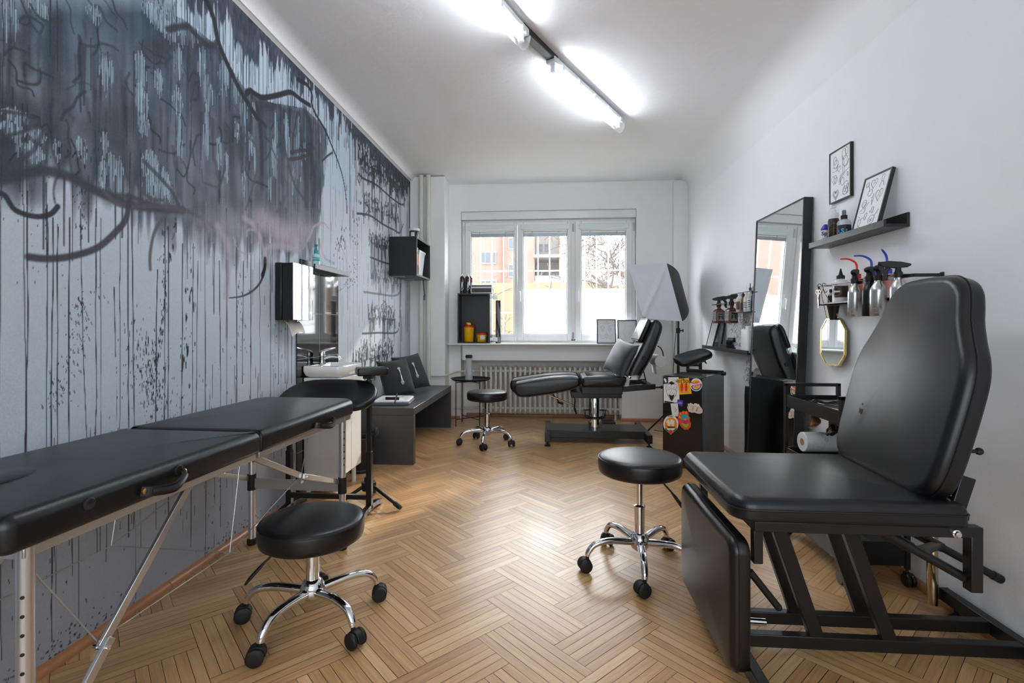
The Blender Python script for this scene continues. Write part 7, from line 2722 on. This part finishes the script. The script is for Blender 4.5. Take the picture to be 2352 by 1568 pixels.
for r_ in (0.026, 0.021):
    s.tube([(0.0418 * math.cos(-2.6 + r_ / 0.0414 * math.cos(q)), 0.0418 * math.sin(-2.6 + r_ / 0.0414 * math.cos(q)), 0.066 + r_ * math.sin(q)) for q in [2 * PI * e / 20 for e in range(20)]], 0.0008, 4, closed=True)
part(s, 'round_emblem', mat('copper_print', (170, 110, 84), 0.4), lab)
s = MB()
s.grid(lambda a, c2: (0.0421 * math.cos(-3.1 + 0.95 * a), 0.0421 * math.sin(-3.1 + 0.95 * a), 0.062 + 0.01 * c2), 8, 1)
part(s, 'emblem_banner', PAPER, lab)
for k, (y, lb) in enumerate(((3.085, 'small black-capped bottle at the mirror end of rack'), (3.04, 'clear flat bottle beside the hanging scissors in rack'))):
    t = thing('care_bottle', lb, 'bottle', (1.65, y, zb + 0.0062), 0, 'small bottles at the rack end')
    bo = bottle_lathe(t, [(0.02, 0), (0.021, 0.003), (0.021, 0.055 + 0.015 * k), (0.01, 0.065 + 0.015 * k), (0.01, 0.072 + 0.015 * k)], mat('small_bottle_%d' % k, ((206, 212, 214), (196, 204, 208))[k], 0.1, alpha=0.75, rvar=0.02))
    s = MB()
    s.lathe([(0.013, 0.068 + 0.015 * k), (0.013, 0.088 + 0.015 * k), (0, 0.089 + 0.015 * k)], n=16)
    part(s, 'cap', RUBBER, t)
    s = MB()
    s.lathe([(0.0213, 0.01), (0.0214, 0.05), (0.0213, 0.051)], n=20)
    part(s, 'label_band', BLACKM, bo)
PINKL = mat('pink_liquid_bottle', (226, 150, 142), 0.3, alpha=0.95, rvar=0.03)
for k, (y, tipc, nozz, ddir, lb) in enumerate(((2.845, (214, 30, 34), 'red', 1, 'pink wash bottle with red bent nozzle on the rack'), (2.72, (22, 74, 178), 'blue', 1, 'pink wash bottle with blue nozzle arching left, wall rack'), (2.60, (22, 74, 178), 'blue', -0.2, 'pink wash bottle with upright blue nozzle, wall rack'))):
    t = thing('wash_bottle', lb, 'bottle', (1.65, y, zb + 0.0062), 0, 'pink wash bottles in the rack')
    bottle_lathe(t, [(0.034, 0), (0.037, 0.004), (0.037, 0.112), (0.03, 0.126), (0.018, 0.13), (0.018, 0.134)], PINKL)
    tm = mat('nozzle_' + nozz, tipc, 0.35, rvar=0.02)
    s = MB()
    s.lathe([(0.0215, 0.13), (0.0215, 0.152), (0.012, 0.156), (0.0065, 0.16)], n=18)
    s.tube(catmull([(0, 0, 0.155), (0, 0, 0.20), (-0.006, 0.012 * ddir, 0.222), (-0.022, 0.04 * ddir, 0.240), (-0.034, 0.085 * ddir, 0.246)], 5), [0.0062 - 0.0001 * q for q in range(21)], 10)
    part(s, 'bent_nozzle', tm, t)
sc = thing('scissors', 'pair of barber scissors hanging from the rack hook', 'scissors', (1.582, 3.10, 1.30))
STL = mat('pink_steel', (214, 190, 186), 0.18, metal=1.0, rvar=0.04)
for e in (-1, 1):
    s = MB()
    s.tube([(0.0, e * 0.013 + 0.011 * math.cos(q), 0.098 + 0.012 * math.sin(q)) for q in [2 * PI * k / 16 for k in range(16)]], 0.002, 6, closed=True)
    s.tube([(0.0, e * 0.009, 0.087), (e * 0.001, e * 0.003, 0.066), (e * 0.0005, -e * 0.002, 0.05), (0, -e * 0.001, 0.0)], [0.0026, 0.003, 0.0036, 0.001], 6)
    part(s, 'blade', STL, sc)
cp = thing('shaver_case', 'black tapered holder hanging under the rack behind octagonal mirror', 'holder', (1.645, 3.06, 1.232))
s = MB()
s.lathe([(0.018, 0), (0.032, 0.08), (0.034, 0.084), (0.03, 0.082), (0.016, 0.006)], n=22)
part(s, 'cup', BLACK, cp)
hm = thing('hand_mirror', 'gold-rimmed octagonal mirror hanging by a chain from the rack', 'mirror', (1.655, 3.09, 0.968))
oc_ = [(-0.062, 0.0), (0.062, 0.0), (0.118, 0.062), (0.118, 0.208), (0.062, 0.27), (-0.062, 0.27), (-0.118, 0.208), (-0.118, 0.062)]
Th2 = frame((0, 0, 0), (0.03, -1, 0), (0.02, 0.0, 1))
s = MB()
s.prism([(x * 0.96, 0.135 + (y - 0.135) * 0.97) for x, y in oc_], -0.006, 0.002, T=Th2)
part(s, 'mirror_glass', MIRROR, hm, smooth=0)
GOLD = mat('brass_rim', (226, 200, 132), 0.25, metal=0.9, rvar=0.05)
s = MB()
for k in range(8):
    a, b2 = oc_[k], oc_[(k + 1) % 8]
    s.bar(Th2 @ Vector((*a, -0.002)), Th2 @ Vector((*b2, -0.002)), 0.007, 0.014, up=tuple(Th2.to_3x3() @ Vector((0, 0, 1))))
part(s, 'rim', GOLD, hm)
for x, yt in ((-0.062, 0.02), (0.062, 0.0)):
    p, q = Th2 @ Vector((x, 0.27, 0)), Vector((-0.06, -0.005 + yt, 0.45))
    s = MB()
    for k in range(22):
        a, b2 = p.lerp(q, k / 22), p.lerp(q, (k + 1.25) / 22)
        s.bar(a, b2, 0.0042 if k % 2 else 0.0018, 0.0018 if k % 2 else 0.0042)
    part(s, 'chain', GOLD, hm)

# ================================================================== trolley
tr_ = thing('trolley', 'black three-tier steel trolley on castors beside the mirror', 'trolley', (1.495, 2.725, 0))
X0, X1, Y0, Y1 = 1.352, 1.640, 2.445, 3.0
s = MB()
for x in (X0, X1):
    for y in (Y0, Y1):
        q = MB()
        q.bar((x, y, 0.075), (x, y, 0.868), 0.02)
        wpart(q, 'post', STEELB, tr_, bevel=0.002)
for y in (Y0, Y1):
    q = MB()
    q.bar((X0 - 0.01, y, 0.860), (X1 + 0.01, y, 0.860), 0.02, 0.018)
    wpart(q, 'top_rail', STEELB, tr_, bevel=0.002)
for nm, z, h in (('top_tray', 0.735, 0.065), ('middle_tray', 0.43, 0.07), ('bottom_tray', 0.09, 0.11)):
    q = MB()
    q.box((X0, Y0, z), (X1, Y1, z + 0.004))
    q.box((X0 - 0.004, Y0, z), (X0, Y1, z + h))
    q.box((X1, Y0, z), (X1 + 0.004, Y1, z + h))
    q.box((X0, Y0 - 0.004, z), (X1, Y0, z + h))
    q.box((X0, Y1, z), (X1, Y1 + 0.004, z + h))
    wpart(q, nm, STEELB, tr_, smooth=0)
for x in (X0, X1):
    for y in (Y0, Y1):
        q = MB()
        q.cyl((x, y, 0.055), (x, y, 0.08), 0.006, n=8)
        q.box((x - 0.012, y - 0.02, 0.03), (x + 0.012, y + 0.012, 0.062))
        cs = wpart(q, 'castor', RUBBER, tr_, bevel=0.003)
        q = MB()
        for e in (-0.011, 0.011):
            q.lathe([(0.012, -0.008), (0.027, -0.008), (0.031, -0.003), (0.031, 0.003), (0.027, 0.008), (0.012, 0.008)], c=(x + e, y - 0.012, 0.0315), axis=(1, 0, 0), n=20)
        wpart(q, 'wheel', BLACK, cs)
pl_ = thing('black_bag', 'crumpled glossy black bag lying in the trolley top tray', 'bag', (1.50, 2.72, 0.7395))
s = MB()
s.cushion(rrect(-0.12, -0.22, 0.12, 0.22, 0.05, 5), 0, 0.045, 0.02, 0.012, rings=12, dent=lambda x, y: 0.008 * math.sin(x * 50 + y * 17) + 0.006 * math.sin(y * 44 - x * 25))
part(s, 'bag', mat('shiny_black_foil', (14, 14, 16), 0.15, bump=0.4, bscale=25), pl_, smooth=1.2)
for k, (y, lb) in enumerate(((2.83, 'brown glass bottle hanging under the trolley top tray, further one'), (2.66, 'dark glossy bottle hanging under trolley top tray by chair back'))):
    t = thing('hanging_bottle', lb, 'bottle', (1.40, y, 0.645), 0, 'bottles clipped below the top tray')
    s = MB()
    T = rot('X', 0.9) if k == 0 else rot('X', 1.0)
    s.lathe([(0.0, 0), (0.008, 0.002), (0.010, 0.02), (0.022, 0.04), (0.024, 0.085), (0.02, 0.09), (0, 0.091)], n=18)
    s.v = [tuple(T @ Vector(p)) for p in s.v]
    part(s, 'bottle', mat('brown_glass' if k == 0 else 'dark_glass', (120, 78, 40) if k == 0 else (34, 24, 20), 0.08, coat=0.5, rvar=0.02), t)
    s = MB()
    s.box((-0.004, -0.08, 0.04), (0.004, -0.02, 0.09), T=Matrix.Identity(4))
    part(s, 'clip', BLACK, t, bevel=0.001)
kr = thing('kitchen_roll', 'white kitchen roll with blue print on the trolley middle tray', 'paper roll', (1.50, 2.90, 0.5005))
R_ = 0.054
s = MB()
s.lathe([(0.019, -0.13), (R_ - 0.003, -0.13), (R_, -0.126), (R_, 0.126), (R_ - 0.003, 0.13), (0.019, 0.13)], c=(0.02, 0, R_), axis=(1, 0.05, 0), n=40)
part(s, 'roll', mat('embossed_paper', (230, 236, 236), 0.85, bump=0.6, bscale=110, bkind='voronoi'), kr)
s = MB()
s.lathe([(0.0175, -0.1305), (0.02, -0.1305), (0.02, 0.1305), (0.0175, 0.1305)], c=(0.02, 0, R_), axis=(1, 0.05, 0), n=24)
part(s, 'core', KRAFT, kr)
s = MB()
rs = random.Random(4)
for k in range(9):
    a0 = PI * 0.55 + k * 0.17
    s.tube([(0.02 - 0.035 + 0.012 * math.sin(k * 1.3) + 0.008 * math.cos(q), (R_ + 0.0005) * math.cos(a0 + 0.12 * math.sin(q)) , R_ + (R_ + 0.0005) * math.sin(a0 + 0.12 * math.sin(q))) for q in [2 * PI * e / 10 for e in range(10)]], 0.0012, 4, closed=True)
part(s, 'blue_print', mat('blue_print', (66, 140, 186), 0.7), kr)
s = MB()
for yy in (2.70, 2.78):
    s.cyl((X0 - 0.002, yy, 0.5005), (X1 + 0.002, yy, 0.5005), 0.004, n=8)
for yy in ():
    pass
wpart(s, 'roll_support', CHROME, tr_)
# ================================================================== big treatment chair
bc = thing('treatment_chair', 'large black padded treatment chair with hanging leg rest, right foreground', 'treatment chair', (1.1, 1.95, 0))
YA, YZ = 1.65, 2.29
YM = (YA + YZ) / 2
s = MB()
s.cushion(rrect(0.585, YA, 1.30, YZ, [0.03, 0.03, 0.05, 0.075], 8), 0.57, 0.645, 0.034, 0.012, rb=0.014, nr=8, rings=8)
st_ = wpart(s, 'seat', LEATHER, bc, smooth=0.9)
s = MB()
s.tube([(x, y, 0.6105) for x, y in rrect(0.583, YA - 0.002, 1.302, YZ + 0.002, [0.03, 0.03, 0.05, 0.075], 8)], 0.003, 6, closed=True)
wpart(s, 'piping', LEATHER, st_)
# backrest: outline (across, along) in the leaning plane
half = [(0.17, -0.012), (0.25, 0.0), (0.292, 0.035), (0.312, 0.10), (0.319, 0.20), (0.321, 0.32), (0.316, 0.41), (0.296, 0.475), (0.262, 0.535), (0.230, 0.60), (0.212, 0.655), (0.190, 0.705), (0.150, 0.742), (0.085, 0.758)]
half = [(x * 1.045, t) for x, t in half]
poly = [Vector((x, t, 0)) for x, t in half] + [Vector((-x, t, 0)) for x, t in half[::-1]]
poly = [(p.x, p.y) for p in catmull(poly, 5, closed=True)]
upb = Vector((0.247, 0, 0.969))
Tb = frame((1.205, YM + 0.025, 0.648), (-0.075, -1, 0), upb)
if (Tb.to_3x3() @ Vector((0, 0, 1))).x > 0:
    Tb = frame((1.205, YM + 0.025, 0.648), (0.075, 1, 0), upb)
s = MB()
s.cushion(poly, -0.085, 0.0, 0.034, 0.016, T=Tb, rb=0.02, nr=8, rings=10,
          dent=lambda x, y: -0.003 * math.exp(-(((x + 0.10) / 0.012) ** 2 + ((y - 0.21) / 0.035) ** 2)))
bk = wpart(s, 'backrest', LEATHER, bc, smooth=0.9)
s = MB()
n = len(poly)
s.tube([Tb @ Vector((x * 1.003, 0.37 + (y - 0.37) * 1.003, -0.034)) for x, y in poly], 0.0028, 6, closed=True)
wpart(s, 'piping', LEATHER, bk)
s = MB()
rs = random.Random(8)
for k in range(7):
    x0 = rs.uniform(-0.13, -0.06)
    y0 = rs.uniform(0.17, 0.26)
    s.sphere(Tb @ Vector((-0.145 + rs.gauss(0, 0.006), 0.20 + rs.gauss(0, 0.012), 0.0125)), (0.003, 0.004, 0.005), 8)
wpart(s, 'torn_patch', mat('worn_fabric', (96, 86, 80), 0.9, bump=0.4, bscale=300), bk)
s = MB()
s.cyl(Tb @ Vector((0, 0.30, -0.085)), Tb @ Vector((0, 0.30, -0.10)), 0.03, n=14)
p = Tb @ Vector((0.0, 0.16, -0.085))
s.sphere((p.x + 0.03, YA + 0.05, 0.80), 0.012, 10)
s.cyl((p.x - 0.0, YA + 0.05, 0.80), (p.x + 0.03, YA + 0.05, 0.80), 0.006, n=8)
wpart(s, 'rear_knob', RUBBER, bc)
# hanging leg rest
Tl = frame((0.642, YM, 0.066), (0, -1, 0), (0.0, 0, 1))
if (Tl.to_3x3() @ Vector((0, 0, 1))).x > 0:
    Tl = frame((0.642, YM, 0.066), (0, 1, 0), (0.0, 0, 1))
s = MB()
s.cushion(rrect(-0.318, 0, 0.318, 0.442, [0.055, 0.05, 0.05, 0.055], 8), 0, 0.066, 0.026, 0.012, T=Tl, rb=0.02, nr=7, rings=8)
lr = wpart(s, 'leg_rest', LEATHER, bc, smooth=0.9)
s = MB()
s.tube([Tl @ Vector((x * 1.003, 0.217 + (y - 0.217) * 1.004, 0.04)) for x, y in rrect(-0.318, 0, 0.318, 0.442, [0.055, 0.05, 0.05, 0.055], 8)], 0.0028, 6, closed=True)
s.tube([Tl @ Vector((-0.09, 0.433, 0.046)), Tl @ Vector((-0.09, 0.437, 0.03)), Tl @ Vector((-0.09, 0.436, 0.012))], 0.0028, 6)
s.tube([Tl @ Vector((0.09, 0.433, 0.046)), Tl @ Vector((0.09, 0.437, 0.03)), Tl @ Vector((0.09, 0.436, 0.012))], 0.0028, 6)
wpart(s, 'piping', LEATHER, lr)
# seat frame
s = MB()
for y in (1.685, 2.255):
    s.bar((0.655, y, 0.552), (1.345, y, 0.552), 0.034, 0.034)
for x in (0.67, 1.20):
    s.bar((x, 1.69, 0.552), (x, 2.25, 0.552), 0.034, 0.034)
wpart(s, 'seat_frame', STEELB, bc, bevel=0.003)
for y in (1.685, 2.255):
    s = MB()
    s.bar((1.326, y, 0.365), (1.326, y, 0.54), 0.036)
    wpart(s, 'rear_post', STEELB, bc, bevel=0.003)
    s = MB()
    s.bar((0.668, y, 0.43), (0.668, y, 0.54), 0.03)
    wpart(s, 'front_post', STEELB, bc, bevel=0.003)
    s = MB()
    s.bar((1.268, y + (0.01 if y < 2 else -0.01), 0.56), (1.318, y + (0.01 if y < 2 else -0.01), 0.72), 0.016, 0.045, up=(1, 0, 0))
    wpart(s, 'back_bracket', STEELB, bc, bevel=0.003)
    s = MB()
    yy = y - 0.017 if y < 2 else y + 0.017
    e = -1 if y < 2 else 1
    s.lathe([(0.013, 0), (0.013, 0.006), (0.009, 0.008), (0.009, 0.014), (0, 0.016)], c=(1.262, yy, 0.55), axis=(0, e, 0), n=12)
    wpart(s, 'bolt', CHROME, bc)
s = MB()
s.grid(lambda a, c: (1.29 + 0.035 * math.sin(PI * a), 1.70 + 0.50 * c, 0.57 + 0.075 * a - 0.02 * math.sin(PI * a)), 10, 2)
g = wpart(s, 'seam_flap', LEATHER, bc)
g.modifiers.new('solid', 'SOLIDIFY').thickness = 0.003
# scissor lift bars and base
for (xa, xb) in ((0.79, 0.945), (1.03, 1.19)):
    for y in (1.865, 2.01):
        s = MB()
        s.bar((xa, y, 0.545), (xb, y, 0.085), 0.03, 0.048, up=(1, 0, 0.3))
        wpart(s, 'lift_bar', STEELB, bc, bevel=0.003)
for y in (1.865, 2.01):
    s = MB()
    s.bar((0.64, y, 0.075), (1.63, y, 0.075), 0.034, 0.045)
    wpart(s, 'base_rail', STEELB, bc, bevel=0.003)
for x, ya, yb in ((1.645, 1.45, 2.24), (0.655, 1.58, 2.25)):
    s = MB()
    s.bar((x, ya, 0.075), (x, yb, 0.075), 0.036, 0.05)
    ft = wpart(s, 'base_foot', STEELB, bc, bevel=0.003)
    for y in (ya + 0.07, yb - 0.07):
        s = MB()
        s.cyl((x, y, 0.02), (x, y, 0.055), 0.008, n=8)
        s.lathe([(0.028, 0), (0.03, 0.005), (0.024, 0.014), (0.012, 0.024)], c=(x, y, 0), n=18)
        wpart(s, 'levelling_foot', RUBBER, ft)
s = MB()
s.cyl((0.69, 1.80, 0.345), (0.785, 1.80, 0.225), 0.0125, n=14)
s.sphere((0.786, 1.80, 0.224), 0.0127, 12)
wpart(s, 'lever', RUBBER, bc)
s = MB()
s.cyl((0.655, 1.94, 0.095), (0.80, 1.94, 0.09), 0.0135, n=14)
wpart(s, 'chrome_pin', CHROME, bc)
for (p, q) in (((1.02, 1.73, 0.56), (1.33, 1.70, 0.388)), ((1.29, 2.0, 0.46), (1.668, 2.0, 0.256))):
    s = MB()
    s.cyl(p, q, 0.0145, n=16)
    a, b2 = Vector(p), Vector(q)
    s.cyl(a.lerp(b2, 0.12), a.lerp(b2, 0.46), 0.0175, n=16)
    if p[1] > 1.9:
        s.cyl(b2 - (b2 - a).normalized() * 0.03, b2 + (b2 - a).normalized() * 0.004, 0.0165, n=16)
    wpart(s, 'arm_tube', STEELB, bc)
s = MB()
s.bar((1.19, 1.72, 0.468), (1.45, 2.0, 0.375), 0.03, 0.02)
wpart(s, 'tube_link', STEELB, bc, bevel=0.002)
s = MB()
s.cyl((1.60, 2.235, 0.03), (1.60, 2.235, 0.60), 0.0195, n=18)
s.bar((1.26, 2.235, 0.585), (1.61, 2.235, 0.585), 0.03, 0.03)
wpart(s, 'support_pole', mat('warm_chrome', (214, 196, 160), 0.15, metal=1.0, rvar=0.04), bc)
